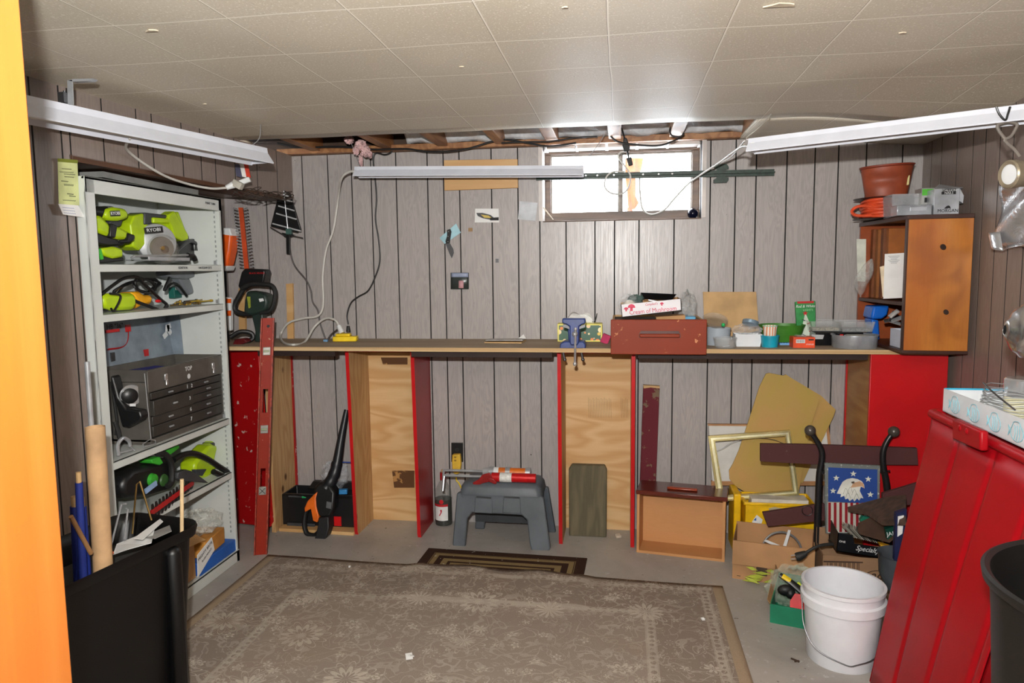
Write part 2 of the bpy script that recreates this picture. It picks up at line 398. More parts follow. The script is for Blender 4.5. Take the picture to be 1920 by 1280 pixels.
# door jamb, honey pine, just left of the camera
jm = wood('honey_pine_jamb', (214, 134, 62), (202, 118, 48), (186, 100, 40), ax='Z', st=.05, sc=10, k=14, rough=.3)
b = B(); b.bb(-1.10, J0.x-.035, .845, .88, 0, 1.98); b.bb(J0.x-.03, J0.x, .86, 1.0, 0, 1.98); b.bb(J0.x-.045, J0.x-.03, .95, .97, 0, 1.98)
struct(b.o('door_1', jm, bev=.004))
b = B()
for px, py, s_ in ((1467, 8, .030), (285, 56, .014), (866, 124, .006), (384, 194, .006), (1694, 60, .008), (1060, 12, .006)):
    q = at(px, py, z=1.984); b.prism([q+V((s_*(1.6 if k % 2 else .9)*math.cos(k*.9), s_*.5*math.sin(k*.9)*(1 if k % 2 else .6), 0)) for k in range(7)], (0, 0, -.003))
struct(b.o('trim_7', mat((205, 190, 166), .9)))
# ---------------------------------------------------------------- window
fr = wood('weathered_window_wood', (104, 76, 58), (72, 52, 42), (150, 138, 128), ax='X', sc=14)
rv = mat((206, 198, 192), .5, var=.12, sc=6)
wr = thing('window_1', 'white painted basement window recess', 'window', (0, 3.8, WZ0)); del wr['category'], wr['label']; struct(wr)
b = B(); b.bb(WX0-.02, WX0, 3.69, 3.90, WZ0, 2.03); b.bb(WX1, WX1+.02, 3.69, 3.90, WZ0, 2.03); b.bb(WX0-.02, WX1+.02, 3.71, 3.90, 2.0, 2.02)
for k in range(5): b.bb(WX0+.02+k*.155, WX0+.16+k*.155, 3.72, 3.90, 1.975, 2.0)
b.o('window_reveal', rv, wr)
b = B(); b.bb(WX0, WX1, 3.695, 3.90, WZ0-.006, WZ0); b.o('window_sill', fr, wr, bev=.003)
b = B(); yf = 3.85
b.bb(WX0, WX1, yf-.03, yf+.02, WZ0, WZ0+.050); b.bb(WX0, WX1, yf-.03, yf+.02, 1.962, 1.975)
b.bb(WX0, WX0+.028, yf-.028, yf+.018, WZ0+.050, 1.962); b.bb(WX1-.035, WX1, yf-.028, yf+.018, WZ0+.050, 1.962); b.o('window_frame', fr, wr, bev=.004)
sash = mat((150, 142, 134), .6, var=.2, sc=20)
b = B(); mx = at(1163, 350, y=yf).x
b.bb(mx-.007, mx+.007, yf-.014, yf+.012, WZ0+.05, 1.962)
for a, c in ((WX0+.028, mx-.007), (mx+.007, WX1-.035)):
    b.bb(a, a+.007, yf-.01, yf+.01, WZ0+.05, 1.962); b.bb(c-.005, c, yf-.01, yf+.01, WZ0+.05, 1.962); b.bb(a+.007, c-.005, yf-.009, yf+.009, 1.953, 1.962)
b.o('sash', sash, wr, bev=.002)
gl = NT('dusty_window_glass'); gf = gl.noise(gl.co(), 12, 4)
gl.fin((250, 252, 255), .05, 0, Alpha=gl.ramp(gf, [(.3, (.05, .05, .05, 1)), (.7, (.16, .16, .16, 1))]))
for a, c in ((WX0+.036, mx-.0125), (mx+.0145, WX1-.042)):
    b = B(); b.bb(a, c, yf-.002, yf+.002, WZ0+.051, 1.952); b.o('pane', gl.m, wr)
# well outside: ground and pale wall, so daylight has something to bounce on
b = B(); b.bb(-1.6, 1.6, 3.92, 6.0, 1.50, 1.56); struct(b.o('trim_6', mat((236, 238, 240), .9)))
# old post standing outside the glass
b = B(); b.prism(ats([(1172, 296), (1206, 296), (1203, 318), (1192, 330), (1192, 368), (1198, 380), (1190, 392), (1178, 392), (1176, 360), (1172, 330)], y=3.95), (0, .03, 0))
zb = at(1180, 392, y=3.95)
b.bb(zb.x-.012, zb.x+.018, 3.955, 3.975, 1.56, zb.z+.01)
tag(b.o('split_board', wood('orange_brown_board', (210, 120, 60), (170, 84, 36), ax='Z', sc=20), bev=.002), 'split orange-brown board standing outside the window right of the mullion', 'board')
b = B(); q = at(1299, 402, y=3.79); q.z = WZ0
b.ball(q+V((0, 0, .027)), .027, n=24)
tag(b.o('glass_ball', mat((18, 20, 40), .08), None), 'dark shiny glass ball in the right corner of the window sill', 'ornament')
b = B(); b.cyl(at(1019, 389, y=3.71), at(1037, 412, y=3.74), .0035)
tag(b.o('prop_stick', mat((220, 205, 185), .6)), 'thin pale stick leaning in the left corner of the window', 'stick')
# ================================================================ LEFT SIDE: cabinet in the alcove
SX, SY0, SY1 = -1.80, 2.215, 3.055
enam = mat((206, 210, 206), .35, var=.03, sc=6); enam_d = mat((150, 156, 154), .5)
t = thing('shelf_cabinet', 'tall open off-white metal shelf cabinet standing in the left alcove', 'cabinet', (-1.95, 2.63, 0))
b = B(); b.bb(-2.115, SX, SY0, SY0+.008, .0, 1.70); b.bb(SX-.03, SX, SY0, SY0+.045, 0, 1.70); lab(b.o('side_panel', enam, t, bev=.002), 'near side panel')
b = B(); b.bb(-2.115, SX, SY1-.008, SY1, .0, 1.70); b.bb(SX-.012, SX, SY1-.02, SY1, 0, 1.70)
for z in [.14+.022*i for i in range(70)]: b.bb(SX-.035, SX-.029, SY1-.0095, SY1-.0075, z, z+.011, 1)
lab(b.o('side_panel', [enam, enam_d], t), 'far side panel with slotted strip')
b = B(); b.bb(-2.12, -2.112, SY0, SY1, .0, 1.70); b.o('back_panel', mat((204, 209, 208), .4, var=.03), t)
b = B(); b.bb(-2.115, SX, SY0, SY1, 1.69, 1.70); b.bb(SX-.012, SX, SY0, SY1, 1.645, 1.70); tp = b.o('top_panel', enam, t, bev=.002)
text('PAINT THIN', .014, (SX+.001, 2.965, 1.672), (0, 1, 0), (0, 0, 1), inkd, tp, 'pencilled_words')
b = B(); b.bb(-2.115, SX, SY0, SY1, .045, .055); b.bb(SX-.012, SX, SY0, SY1, .0, .055); b.o('base_panel', enam, t, bev=.002)
SH = [1.403, 1.226, .693, .437]
for i, z in enumerate(SH):
    b = B(); b.bb(-2.112, SX-.002, SY0+.008, SY1-.009, z-.004, z); b.bb(SX-.016, SX-.002, SY0+.01, SY1-.01, z-.027, z); so = b.o('shelf', enam, t, bev=.002)
    if i == 0:
        text('IGNITION', .014, (SX, 2.74, z-.013), (0, 1, 0), (0, 0, 1), inkd, so, 'pencilled_words'); text('HACKSAW SETS', .014, (SX, 2.90, z-.013), (0, 1, 0), (0, 0, 1), inkd, so, 'pencilled_words')
for z in SH: 
    b = B(); b.bb(SX-.04, SX-.028, SY1-.02, SY1-.009, z+.003, z+.02); b.o('shelf_clip', steel, t)
# a cardboard sheet and blue-grey flat lean inside third bay: the chest's lid stands open
XS = -1.93
def X(pts, x=XS): return ats(pts, x=x)
def xo(name, pts, m, par, x=XS, th=.05, bev=.006, **k):
    b = B(); b.prism(X(pts, x+th/2), (-th, 0, 0)); return b.o(name, m, par, bev=bev, **k)
def xth(name, label, cat, px, py, z, x=XS, **k): 
    q = at(px, py, x=x); q.z = z; return thing(name, label, cat, q, **k)
# --- circular saw
s = xth('circular_saw', 'lime and grey circular saw with round blade guard on the top shelf', 'circular saw', 300, 480, SH[0], -1.90)
xo('motor_housing', [(245, 420), (252, 404), (272, 399), (296, 401), (318, 408), (335, 396), (352, 440), (354, 450), (340, 452), (330, 440), (300, 432), (288, 440), (262, 470), (250, 462)], lime, s, -1.93, .07)
xo('grip', [(272, 398), (316, 403), (317, 411), (290, 409), (288, 420), (272, 421)], dgrey, s, -1.925, .076)
xo('handle', [(289, 407), (316, 410), (318, 402), (328, 395), (354, 440), (354, 449), (344, 452), (328, 444), (322, 424), (318, 418), (289, 418)], lime, s, -1.90, .05)
bx = at(293, 455, x=-1.88); rg = (at(293, 455, x=-1.88)-at(293, 419, x=-1.88)).length; AX = V((.80, -.60, 0)); AT = V((.60, .80, 0))
b = B(); b.lathe([(0, .022), (rg*.55, .022), (rg*.75, .018), (rg*.96, .012), (rg, 0), (rg, -.02), (0, -.02)], bx, AX, 40)
g1 = b.o('blade_guard', mat((168, 170, 172), .35, .2), s, bev=.002)
text('RYOBI', .019, at(288, 431, x=-1.8455), AT+V((0, 0, .12)), (0, 0, 1), inkl, g1, 'brand_lettering')
b = B(); q = at(288, 431, x=-1.8495); b.box(q, (.004, .070, .024), rx=.12, rz=-.64); b.o('brand_plate', black, g1)
b = B(); b.lathe([(0, .006), (rg*.58, .006), (rg*.6, 0), (0, -.001)], bx+AX*.024+AT*.012+V((0, 0, -.022)), AX, 36); b.o('blade', mat((128, 116, 104), .3, .8), s)
b = B(); b.lathe([(0, .006), (.008, .006), (.009, 0)], bx+AX*.031+AT*.012+V((0, 0, -.022)), AX, 16); b.o('arbor_nut', brass, s)
b = B(); c = bx+AX*.020+AT*.018+V((0, 0, -.028)); b.lathe([(rg*.2, .024), (rg*.62, .022), (rg*.76, .012), (rg*.80, 0)], c, AX, 32); b.o('clear_guard', glass('smoky_clear_guard', (180, 176, 168), .08, .35), s)
b = B(); q = at(298, 482, x=-1.88); b.box((-1.88, q.y, SH[0]+.018), (.10, .27, .005)); b.box((-1.832, q.y, SH[0]+.024), (.005, .27, .014)); b.o('base_plate', steel, s, bev=.001)
# --- cordless drill lying on top, pistol drill front left
s = xth('cordless_drill', 'lime cordless drill with black chuck lying atop the pile, top shelf left', 'drill', 210, 430, SH[0]+.075, -1.9)
xo('body', [(200, 392), (215, 388), (236, 391), (243, 402), (240, 410), (224, 414), (206, 413), (198, 405)], lime, s, -1.90, .06, .012)
b = B(); b.cyl(at(196, 399, x=-1.9), at(206, 401, x=-1.9), .026, .03); b.o('collar', mat((140, 142, 145), .3, .5), s)
b = B(); b.cyl(at(172, 396, x=-1.9), at(197, 399, x=-1.9), .018, .025); b.o('chuck', black, s)
b = B(); b.box(at(216, 400, x=-1.868), (.004, .05, .02), rx=.1); bpz = b.o('brand_plate', black, s)
text('RYOBI', .018, at(216, 400, x=-1.8655), (0, 1, .1), (0, 0, 1), inkl, bpz, 'brand_lettering')
xo('grip', [(206, 410), (232, 411), (228, 424), (214, 428), (208, 420)], dgrey, s, -1.93, .04)
# --- hand vacuum shape
s = xth('hand_vacuum', 'lime handheld vacuum with black nozzle lying under the drill, top shelf', 'vacuum', 215, 470, SH[0], -1.88)
xo('body', [(176, 404), (190, 403), (206, 420), (228, 426), (246, 436), (252, 446), (238, 450), (214, 448), (196, 440), (180, 432)], lime, s, -1.89, .065, .012)
xo('band', [(209, 418), (221, 423), (217, 446), (207, 444)], black, s, -1.887, .078, .004)
xo('nozzle', [(240, 436), (254, 440), (253, 450), (244, 456), (228, 456), (222, 450), (238, 448)], black, s, -1.887, .07, .006)
xo('battery', [(180, 434), (206, 443), (238, 452), (234, 460), (205, 462), (182, 458)], black, s, -1.89, .06, .008)
s = xth('work_light', 'lime battery work light lying at the left front of the top shelf', 'work light', 212, 488, SH[0], -1.87)
xo('body', [(190, 466), (215, 462), (231, 466), (232, 482), (212, 485), (196, 478)], lime, s, -1.88, .06, .008)
xo('foot', [(184, 478), (212, 484), (232, 482), (233, 489), (188, 494)], black, s, -1.88, .055, .004)
xo('green_clamp', [(182, 467), (190, 465), (196, 486), (191, 487), (188, 478), (182, 476)], green, s, -1.85, .02, .003)
# --- jigsaw / hacksaw frame and black battery tool
s = xth('reciprocating_saw', 'black and grey saw with loop handle at the right end of the top shelf', 'saw', 360, 485, SH[0], -1.95)
b = B(); b.tube(ats([(332, 470), (345, 458), (358, 452), (368, 458), (368, 470)], x=-1.93), .008); b.o('loop', dsteel, s)
xo('body', [(330, 460), (350, 450), (372, 447), (378, 456), (378, 470), (396, 470), (398, 482), (392, 487), (345, 488), (332, 484)], black, s, -1.97, .06, .008)
xo('handle', [(362, 448), (374, 446), (379, 456), (376, 472), (366, 474), (369, 458)], dgrey, s, -1.95, .03)
s = xth('hacksaw', 'long grey flat hacksaw frame laid in front of the circular saw', 'hacksaw', 300, 490, SH[0], -1.84)
b = B(); b.tube([at(252, 480, x=-1.835), at(352, 478, x=-1.835)], .005, sm=1); b.tube([at(252, 480, x=-1.835), at(246, 484, x=-1.835)], .005, sm=1); b.o('frame', steel, s)
b = B(); b.tube([at(352, 478, x=-1.835), at(362, 480, x=-1.835), at(366, 488, x=-1.835)], .011, sm=3); b.o('handle', black, s)
# --- second shelf
def coil(b, c, rx, rz, r, turns, tilt=0, ph=0, x=-1.93, seed=1):
    rr = random.Random(seed); p = []
    for i in range(int(turns*10)):
        a = ph+i/10*2*PI; k = .8+.3*rr.random()
        p.append(at(c[0]+math.cos(a)*rx*k, c[1]+math.sin(a)*rz*k+tilt*math.cos(a), x=x+.03*math.sin(a*.7+i*.1)))
    b.tube(p, r, 6, 3)
s = xth('angle_tool', 'yellow-green corded power tool lying at the left of the second shelf', 'power tool', 225, 580, SH[1], -1.90)
xo('body', [(193, 556), (205, 550), (250, 549), (257, 555), (258, 574), (250, 581), (214, 582), (196, 576)], lime, s, -1.89, .07, .014)
b = B(); b.ball(at(197, 568, x=-1.885), .03, (1, 1.1, 1)); b.o('head', black, s)
s = xth('orange_sander', 'orange-yellow power tool wedged between lime tool and brass bits', 'power tool', 270, 575, SH[1], -1.92)
xo('body', [(246, 548), (262, 546), (272, 553), (284, 553), (288, 560), (284, 570), (268, 572), (258, 578), (248, 576), (256, 562)], mat((240, 165, 20), .4), s, -1.93, .06, .012)
s = xth('power_cord_heap', 'heap of black power cords looped over the tools, second shelf', 'cord', 250, 585, SH[1], -1.93)
b = B(); coil(b, (252, 545), 45, 18, .0045, 3, -14, 0, -1.95, 3); coil(b, (272, 535), 20, 14, .0045, 2, 4, 1, -1.92, 5)
b.tube(ats([(190, 552), (210, 536), (232, 522), (256, 519), (268, 530), (300, 560), (313, 572), (306, 582), (290, 578), (258, 566), (246, 560)], x=-1.865), .0065, 8)
b.tube(ats([(206, 550), (226, 555), (214, 582), (208, 578)], x=-1.825), .004); b.o('cord', black, s)
b = B(); b.tube([at(313, 572, x=-1.865), at(308, 582, x=-1.865)], .008); b.o('plug', rubber, s)
s = xth('spray_gun', 'grey electric spray gun with black cord standing on the second shelf', 'spray gun', 350, 565, SH[1], -1.98)
xo('barrel', [(317, 508), (336, 504), (366, 508), (374, 510), (374, 517), (364, 520), (350, 524), (330, 522), (318, 517)], mat((112, 117, 122), .45), s, -1.98, .07, .012)
xo('grip', [(336, 520), (356, 520), (362, 535), (367, 550), (356, 553), (348, 542)], mat((112, 117, 122), .45), s, -1.98, .05, .01)
b = B(); b.tube(ats([(374, 513), (384, 517), (398, 524), (399, 538), (394, 548), (386, 555)], x=-1.97), .0045); b.tube(ats([(358, 524), (372, 530), (378, 545), (372, 552), (360, 556)], x=-1.99), .004)
b.tube(ats([(318, 520), (308, 544), (322, 532), (335, 535), (350, 554)], x=-1.93), .006); b.o('cord', black, s)
b = B(); b.box(at(391, 540, x=-1.96), (.02, .02, .04)); b.o('plug', rubber, s)
random.seed(5)
gname = 'brass and steel bits strewn on the second shelf'
bits = None
for i in range(16):
    px = 318+(i+random.random()*.6)*3.6; py = 558+random.random()*12; L_ = .025+random.random()*.05; a = random.random()*.8-.4
    q = at(px, py, x=-1.86-.05*random.random()); q.z = SH[1]+.006+.004*(i % 4)
    b = B(); b.cyl(q, q+V((math.sin(a)*L_, math.cos(a)*L_, .002)), .0035, .0035, 8); e = q+V((math.sin(a)*L_, math.cos(a)*L_, .002)); b.cyl(e, e+V((math.sin(a), math.cos(a), 0))*.012, .006, .005, 8)
    tag(b.o('drill_bit', [brass, dsteel, mat((190, 160, 60), .4, .5)][i % 3], org=q), ['brass-coloured', 'dark steel', 'yellowish'][i % 3]+' bit, '+ORD[i]+' from the left among the bits on the second shelf', 'bit', gname)
s = xth('green_carton', 'small dark green carton behind the bits, second shelf', 'carton', 336, 545, SH[1], -2.05)
b = B(); b.box(at(334, 548, x=-2.03)+V((0, 0, .0)), (.03, .10, .05)); k_ = b.o('carton', mat((24, 92, 82), .5), s, bev=.002)
text('HITACHI', .02, at(338, 541, x=-2.0135), (0, 1, 0), (0, 0, 1), inkl, k_, 'lettering')
b = B(); q = at(297, 564, x=-1.87); b.ball(q, .009, (1, 2, .8)); b.o('red_tab', red, org=q); tag(bpy.data.objects['red_tab'], 'small red plastic tab beside the orange tool', 'tab')
# --- third shelf: machinist chest
gy = mat((92, 88, 82), .4, .1); gyd = mat((60, 57, 53), .4, .1)
z3 = SH[2]
# chest front face corners from the photo, on a plane slanting a little in the cabinet
FT0 = at(271, 695, z=z3+.30); FB0 = at(285, 824, z=z3); FB1 = at(421, 776, z=z3+.0)
A0 = V((-1.835, at(283, 826, x=-1.835).y, z3)); A1 = V((-1.835, at(421, 776, x=-1.835).y, z3))
dx = (A1-A0).normalized(); L_ = (A1-A0).length; HB = at(271, 695, x=-1.835).z-z3; dep = .235
t = thing('machinist_chest', 'dark grey steel machinist tool chest with numbered drawers, third shelf', 'tool chest', A0+dx*L_/2+V((-dep/2, 0, 0)))
HBf = HB
def ch(s0, s1, z0, z1, d0, d1, b): # s along front, d depth behind front
    p = [A0+dx*s0+V((-d0, 0, z0)), A0+dx*s1+V((-d0, 0, z0)), A0+dx*s1+V((-d0, 0, z1)), A0+dx*s0+V((-d0, 0, z1))]
    b.prism(p, V((-(d1-d0), 0, 0))); return b
b = B(); ch(0, .008, .012, HB, 0, dep, b); ch(L_-.008, L_, .012, HB, 0, dep, b); ch(0, L_, .0, .022, .0, dep, b); ch(0, L_, 0, HB, dep-.006, dep, b); ch(.0, L_, HB*.70, HB, 0, .008, b); ch(.0, L_, HB-.05, HB-.045, 0, dep, b)
b.o('case', gy, t, bev=.0015)
# drawers
rows = [(.60, .69, 0, .47, '1'), (.60, .69, .48, 1, '2'), (.38, .585, 0, .53, '3'), (.50, .585, .54, 1, '4'), (.38, .49, .54, 1, '5'), (.25, .37, 0, 1, '6'), (.10, .24, 0, 1, '7')]
for a, c, s0, s1, nm in rows:
    b = B(); ch(.014+s0*(L_-.028), .012+s1*(L_-.028), a*HB, c*HB, -.003 if nm != '3' else -.012, .1, b); dr = b.o('drawer', gyd, t, bev=.002)
    cen = [(s0+s1)/2] if s1-s0 < .9 else [.22, .76]
    for k in cen:
        b = B(); q = A0+dx*(.014+k*(L_-.028))+V((.008 if nm != '3' else .016, 0, (a+c)/2*HB)); b.cyl(q-dx*.012, q+dx*.012, .004, n=8); b.cyl(q-V((.01, 0, 0)), q, .003, n=8); b.o('knob', steel, dr)
    if nm in '123': text(nm, .022, A0+dx*(L_*(.47 if nm != '2' else .53))+V((.004 if nm != '3' else .013, 0, (a+c)/2*HB)), dx, (0, 0, 1), inkl, dr, 'numeral')
    if nm in '67': text(nm, .024, A0+dx*(L_*.5)+V((.004, 0, (a+c)/2*HB)), dx, (0, 0, 1), inkl, dr, 'numeral')
b = B(); ch(.0, L_, HB*.71, HB*.985, -.003, .001, b); tpn = b.o('top_front', gy, t, bev=.002)
text('TOP', .026, A0+dx*(L_*.5)+V((.004, 0, HB*.90)), dx, (0, 0, 1), inkl, tpn, 'lettering')
b = B(); b.lathe([(0, .001), (.011, .001)], A0+dx*(L_*.5)+V((.0035, 0, HB*.79)), (1, 0, 0), 20); b.o('round_sticker', inkl, tpn, flip=False)
for k in (.2, .84):
    b = B(); q = A0+dx*(L_*k)+V((.008, 0, HB*.86)); b.box(q, (.006, .018, .026)); b.box(q+V((.003, 0, -.022)), (.004, .012, .022)); b.o('latch', chrome, t, bev=.002)
# open lid, blue grey, standing against the back of the cabinet
LM = mat((128, 140, 150), .4, .1); 
b = B(); z0_, z1_ = HB, HB+.30
b.prism([A0+dx*.0+V((-dep-.0, 0, z0_)), A0+dx*L_*.98+V((-dep, 0, z0_)), A0+dx*L_*.98+V((-dep-.03, 0, .505)), A0+V((-dep-.03, 0, .505))], (-.004, 0, 0))
for s0 in (0, L_*.98):
    b.prism([A0+dx*s0+V((-dep, 0, z0_)), A0+dx*s0+V((-dep-.03, 0, .505)), A0+dx*s0+V((-dep+.04, 0, .505)), A0+dx*s0+V((-dep+.05, 0, z0_))], dx*.004)
ld = b.o('lid', LM, t)
def lidp(px, py): return at(px, py, x=-1.835-dep-.004+.0)
b = B(); b.tube([lidp(202, 655), lidp(228, 651), lidp(239, 640), lidp(241, 618)], .006, 6, 4, flat=.3); b.box(lidp(240, 615), (.004, .03, .03)); b.o('red_tape', red, ld); b = B(); b.box(lidp(211, 620), (.004, .08, .012)); b.o('red_tape', red, ld); b = B(); b.box(lidp(274, 661), (.004, .03, .03)); b.o('red_tape', red, ld)
text('HB "36"', .03, lidp(215, 612), (0, 1, 0), (0, 0, 1), inkd, ld, 'marker_words')
b = B()
for q in ((314, 615), (318, 621), (310, 628), (316, 612)): b.box(lidp(*q), (.004, .022, .03), rx=q[0])
b.o('torn_label_scraps', white, ld)
b = B(); b.prism([lidp(206, 661), lidp(213, 660), lidp(214, 676), lidp(207, 678)], (.006, 0, 0)); b.o('hinge', dsteel, ld)
b = B(); q = A0+dx*L_*.33+V((-dep*.5, 0, HB-.03)); b.box(q, (.14, .2, .02), rz=-.2); tag(b.o('blue_cloth', mat((24, 28, 120), .9, bmp=.5), bev=.008), 'dark blue cloth lying in the open top of the grey chest', 'cloth')
# grinder at the chest's near side
s = thing('angle_grinder', 'black angle grinder with steel disc leaning on the side of the grey chest', 'grinder', at(236, 826, z=z3))
SG = V((-1.86, A0.y-.05, 0))
def yo(name, pts, m, par, y, th=.04, bev=.006):
    b = B(); b.prism(ats(pts, y=y-th/2), (0, th, 0)); return b.o(name, m, par, bev=bev)
yg = A0.y-.03
yo('body', [(206, 704), (212, 706), (222, 745), (236, 766), (262, 770), (266, 782), (262, 790), (240, 802), (228, 800), (220, 770), (208, 730)], black, s, yg, .045, .008)
b = B(); q = at(243, 742, y=yg); b.lathe([(0, .012), (.018, .012), (.03, .004), (.03, 0), (0, 0)], q, (.75, -.65, 0), 28); b.o('hub', black, s)
b = B(); b.lathe([(0, .002), (.04, .002), (.042, 0), (0, 0)], q+V((-.002, .012, 0)), (.75, -.65, 0), 28); b.o('disc', chrome, s)
b = B(); b.box(at(249, 759, y=yg-.024), (.022, .002, .010), rz=.2); b.o('sticker', white, s)
b = B(); b.tube(ats([(216, 790), (222, 808), (226, 822), (240, 828)], y=yg), .009); b.tube(ats([(210, 715), (216, 760), (220, 790), (218, 815)], y=yg+.03), .007); b.o('cord', rubber, s)
s = thing('spring_clamp', 'steel C-clamp lying on the third shelf below the grinder', 'clamp', at(238, 846, z=z3))
b = B(); q = at(232, 840, x=-1.84); q.z = z3+.035
b.tube([q+V((0, -.03, -.028)), q+V((0, -.03, .012)), q+V((0, 0, .03)), q+V((0, .03, .012)), q+V((0, .035, -.01))], .007); b.o('frame', steel, s)
b = B(); b.tube([q+V((0, -.03, -.02)), q+V((0, .05, -.026))], .004, sm=1); b.tube([q+V((.01, .05, -.032)), q+V((-.01, .05, -.016))], .003, sm=1); b.o('screw', steel, s)
# wire hook over the shelf front
s = thing('wire_hook', 'thin wire frame hooked on the front edge of the third shelf', 'wire', at(280, 832, x=-1.79))
b = B(); b.tube(ats([(271, 700), (283, 822), (268, 832), (269, 838), (292, 831), (291, 825), (283, 824)], x=-1.788), .0018, 6, 1); b.o('wire', steel, s)
# --- fourth shelf: chainsaw, hedge trimmer
z4 = SH[3]
s = xth('chainsaw', 'black and green cordless chainsaw on the fourth shelf', 'chainsaw', 275, 930, z4, -1.9)
xo('body', [(232, 900), (250, 880), (280, 872), (320, 858), (330, 866), (333, 880), (328, 900), (322, 918), (300, 924), (282, 930), (240, 934), (231, 925)], black, s, -1.90, .11, .02)
xo('green_cover', [(284, 862), (300, 855), (307, 868), (300, 872), (286, 868)], green, s, -1.865, .06, .004)
xo('green_cover', [(308, 847), (336, 834), (337, 840), (316, 856)], green, s, -1.865, .06, .004)
b = B(); q = at(284, 899, x=-1.845); b.lathe([(0, .016), (.022, .014), (.026, 0)], q, (1, 0, 0), 24); b.o('oil_cap', green, s)
b = B(); q = at(307, 900, x=-1.845); b.lathe([(0, .008), (.022, .006), (.026, 0)], q, (1, 0, 0), 24); b.o('dial', mat((50, 90, 40), .5), s)
b = B(); b.box(at(283, 913, x=-1.822), (.006, .07, .02), rx=.2); b.o('cap_label', mat((150, 180, 220), .5), s)
b = B(); b.tube(ats([(296, 850), (310, 852), (321, 870), (322, 900), (314, 912)], x=-1.83), .013, 10); b.o('front_handle', rubber, s)
b = B(); b.tube(ats([(325, 862), (342, 853), (362, 850), (385, 858), (410, 874), (425, 884), (428, 889), (418, 892), (400, 884)], x=-1.83), .013, 10); b.o('rear_handle', black, s)
xo('hand_guard', [(334, 886), (350, 880), (364, 884), (392, 905), (372, 903), (344, 902), (334, 897)], dgrey, s, -1.82, .03, .004)
s = xth('hedge_trimmer', 'lime cordless hedge trimmer with a red toothed blade, fourth shelf', 'hedge trimmer', 390, 905, z4, -1.9)
xo('body', [(366, 886), (366, 868), (376, 856), (388, 842), (398, 832), (410, 836), (404, 860), (412, 872), (398, 890), (388, 898), (372, 892)], lime, s, -1.92, .08, .014)
xo('grip', [(390, 838), (400, 827), (420, 820), (431, 826), (433, 836), (430, 866), (424, 870), (410, 868), (406, 858), (414, 850), (416, 840), (404, 838)], lime, s, -1.92, .05, .012)
xo('grip_pad', [(398, 830), (416, 826), (426, 828), (427, 838), (420, 848), (408, 846), (402, 838)], dgrey, s, -1.918, .056, .006)
xo('vent', [(366, 880), (388, 879), (380, 892), (370, 890)], dgrey, s, -1.88, .02, .002)
e0, e1 = at(364, 904, x=-1.84), at(284, 962, x=-1.76)
e1 = e0+(e1-e0)
b = B(); d_ = (e1-e0).normalized(); up = V((0, .5, .8)); up = (up-d_*up.dot(d_)).normalized(); nn = d_.cross(up)
b.prism([e0+up*.012, e1+up*.012, e1-up*.012, e0-up*.012], nn*.006); bar_o = b.o('bar', red, s, bev=.001)
b = B(); Lb = (e1-e0).length; nt = 13
for i in range(nt):
    c_ = e0+d_*(Lb*(i+.5)/nt)
    for sg in (1, -1): b.prism([c_+up*.012*sg-d_*.011, c_+up*.012*sg+d_*.011, c_+up*.034*sg+d_*.014, c_+up*.034*sg+d_*.004], nn*.004)
b.o('teeth', black, s)
# --- bottom bay
s = tag(B().bb(-2.08, -1.805, 2.745, 3.04, .056, .112).o('blue_box', mat((32, 92, 176), .6, sc=6), bev=.004), 'flat blue cardboard box at the right of the cabinet bottom', 'box')
s = thing('tan_carton', 'open tan cardboard carton with white printed side, cabinet bottom left', 'carton', (-1.93, 2.62, .056))
b = B(); b.tray(frame((-1.955, 2.615, .057)), .27, .24, .17, .005); b.o('carton', card, s)
b = B(); b.prism([V((-1.80, 2.715, .066)), V((-1.80, 2.848, .136)), V((-1.80, 2.833, .198)), V((-1.80, 2.722, .162))], (.004, 0, 0)); wf = b.o('white_flap', paper, s)
b = B(); b.prism([V((-1.815, 2.60, .22)), V((-1.805, 2.80, .20)), V((-1.83, 2.72, .27)), V((-1.83, 2.62, .26))], (-.004, 0, 0)); b.o('flap', cardl, s)
text('MIGHTY BRITE', .018, (-1.7955, 2.775, .160), (0, .11, .04), (0, -.3, 1), inkd, wf, 'lettering'); text('FLUSH MOUNT', .012, (-1.7955, 2.785, .137), (0, .11, .045), (0, -.3, 1), inkd, wf, 'lettering')
s = tag(B().box((-1.93, 2.885, .150), (.22, .19, .074), rz=.12).o('brown_box', mat((196, 134, 56), .7), bev=.003), 'flat orange-brown carton lying across the blue box', 'carton')
b = B()
def bagf(c, rx, ry, rz_, seed):
    rr = random.Random(seed); ph = [rr.random()*6 for _ in range(6)]
    def f(u, w_):
        th = u*2*PI; fi = w_*PI; k = 1+.16*math.sin(3*th+ph[0])*math.sin(fi)+.10*math.sin(7*th+ph[1]+3*fi)+.07*math.sin(11*fi+ph[2])
        return V((c[0]+rx*k*math.cos(th)*math.sin(fi), c[1]+ry*k*math.sin(th)*math.sin(fi), c[2]+rz_*k*math.cos(fi)))
    return f
pf = film('clear_plastic_film')
b.sheet(bagf((-1.90, 2.87, .245), .09, .11, .055, 2), 36, 20); tag(b.o('plastic_bag', film('milky_plastic_film', (220, 222, 214), .3, .75)), 'milky plastic bag lying on the boxes at the cabinet bottom', 'bag')
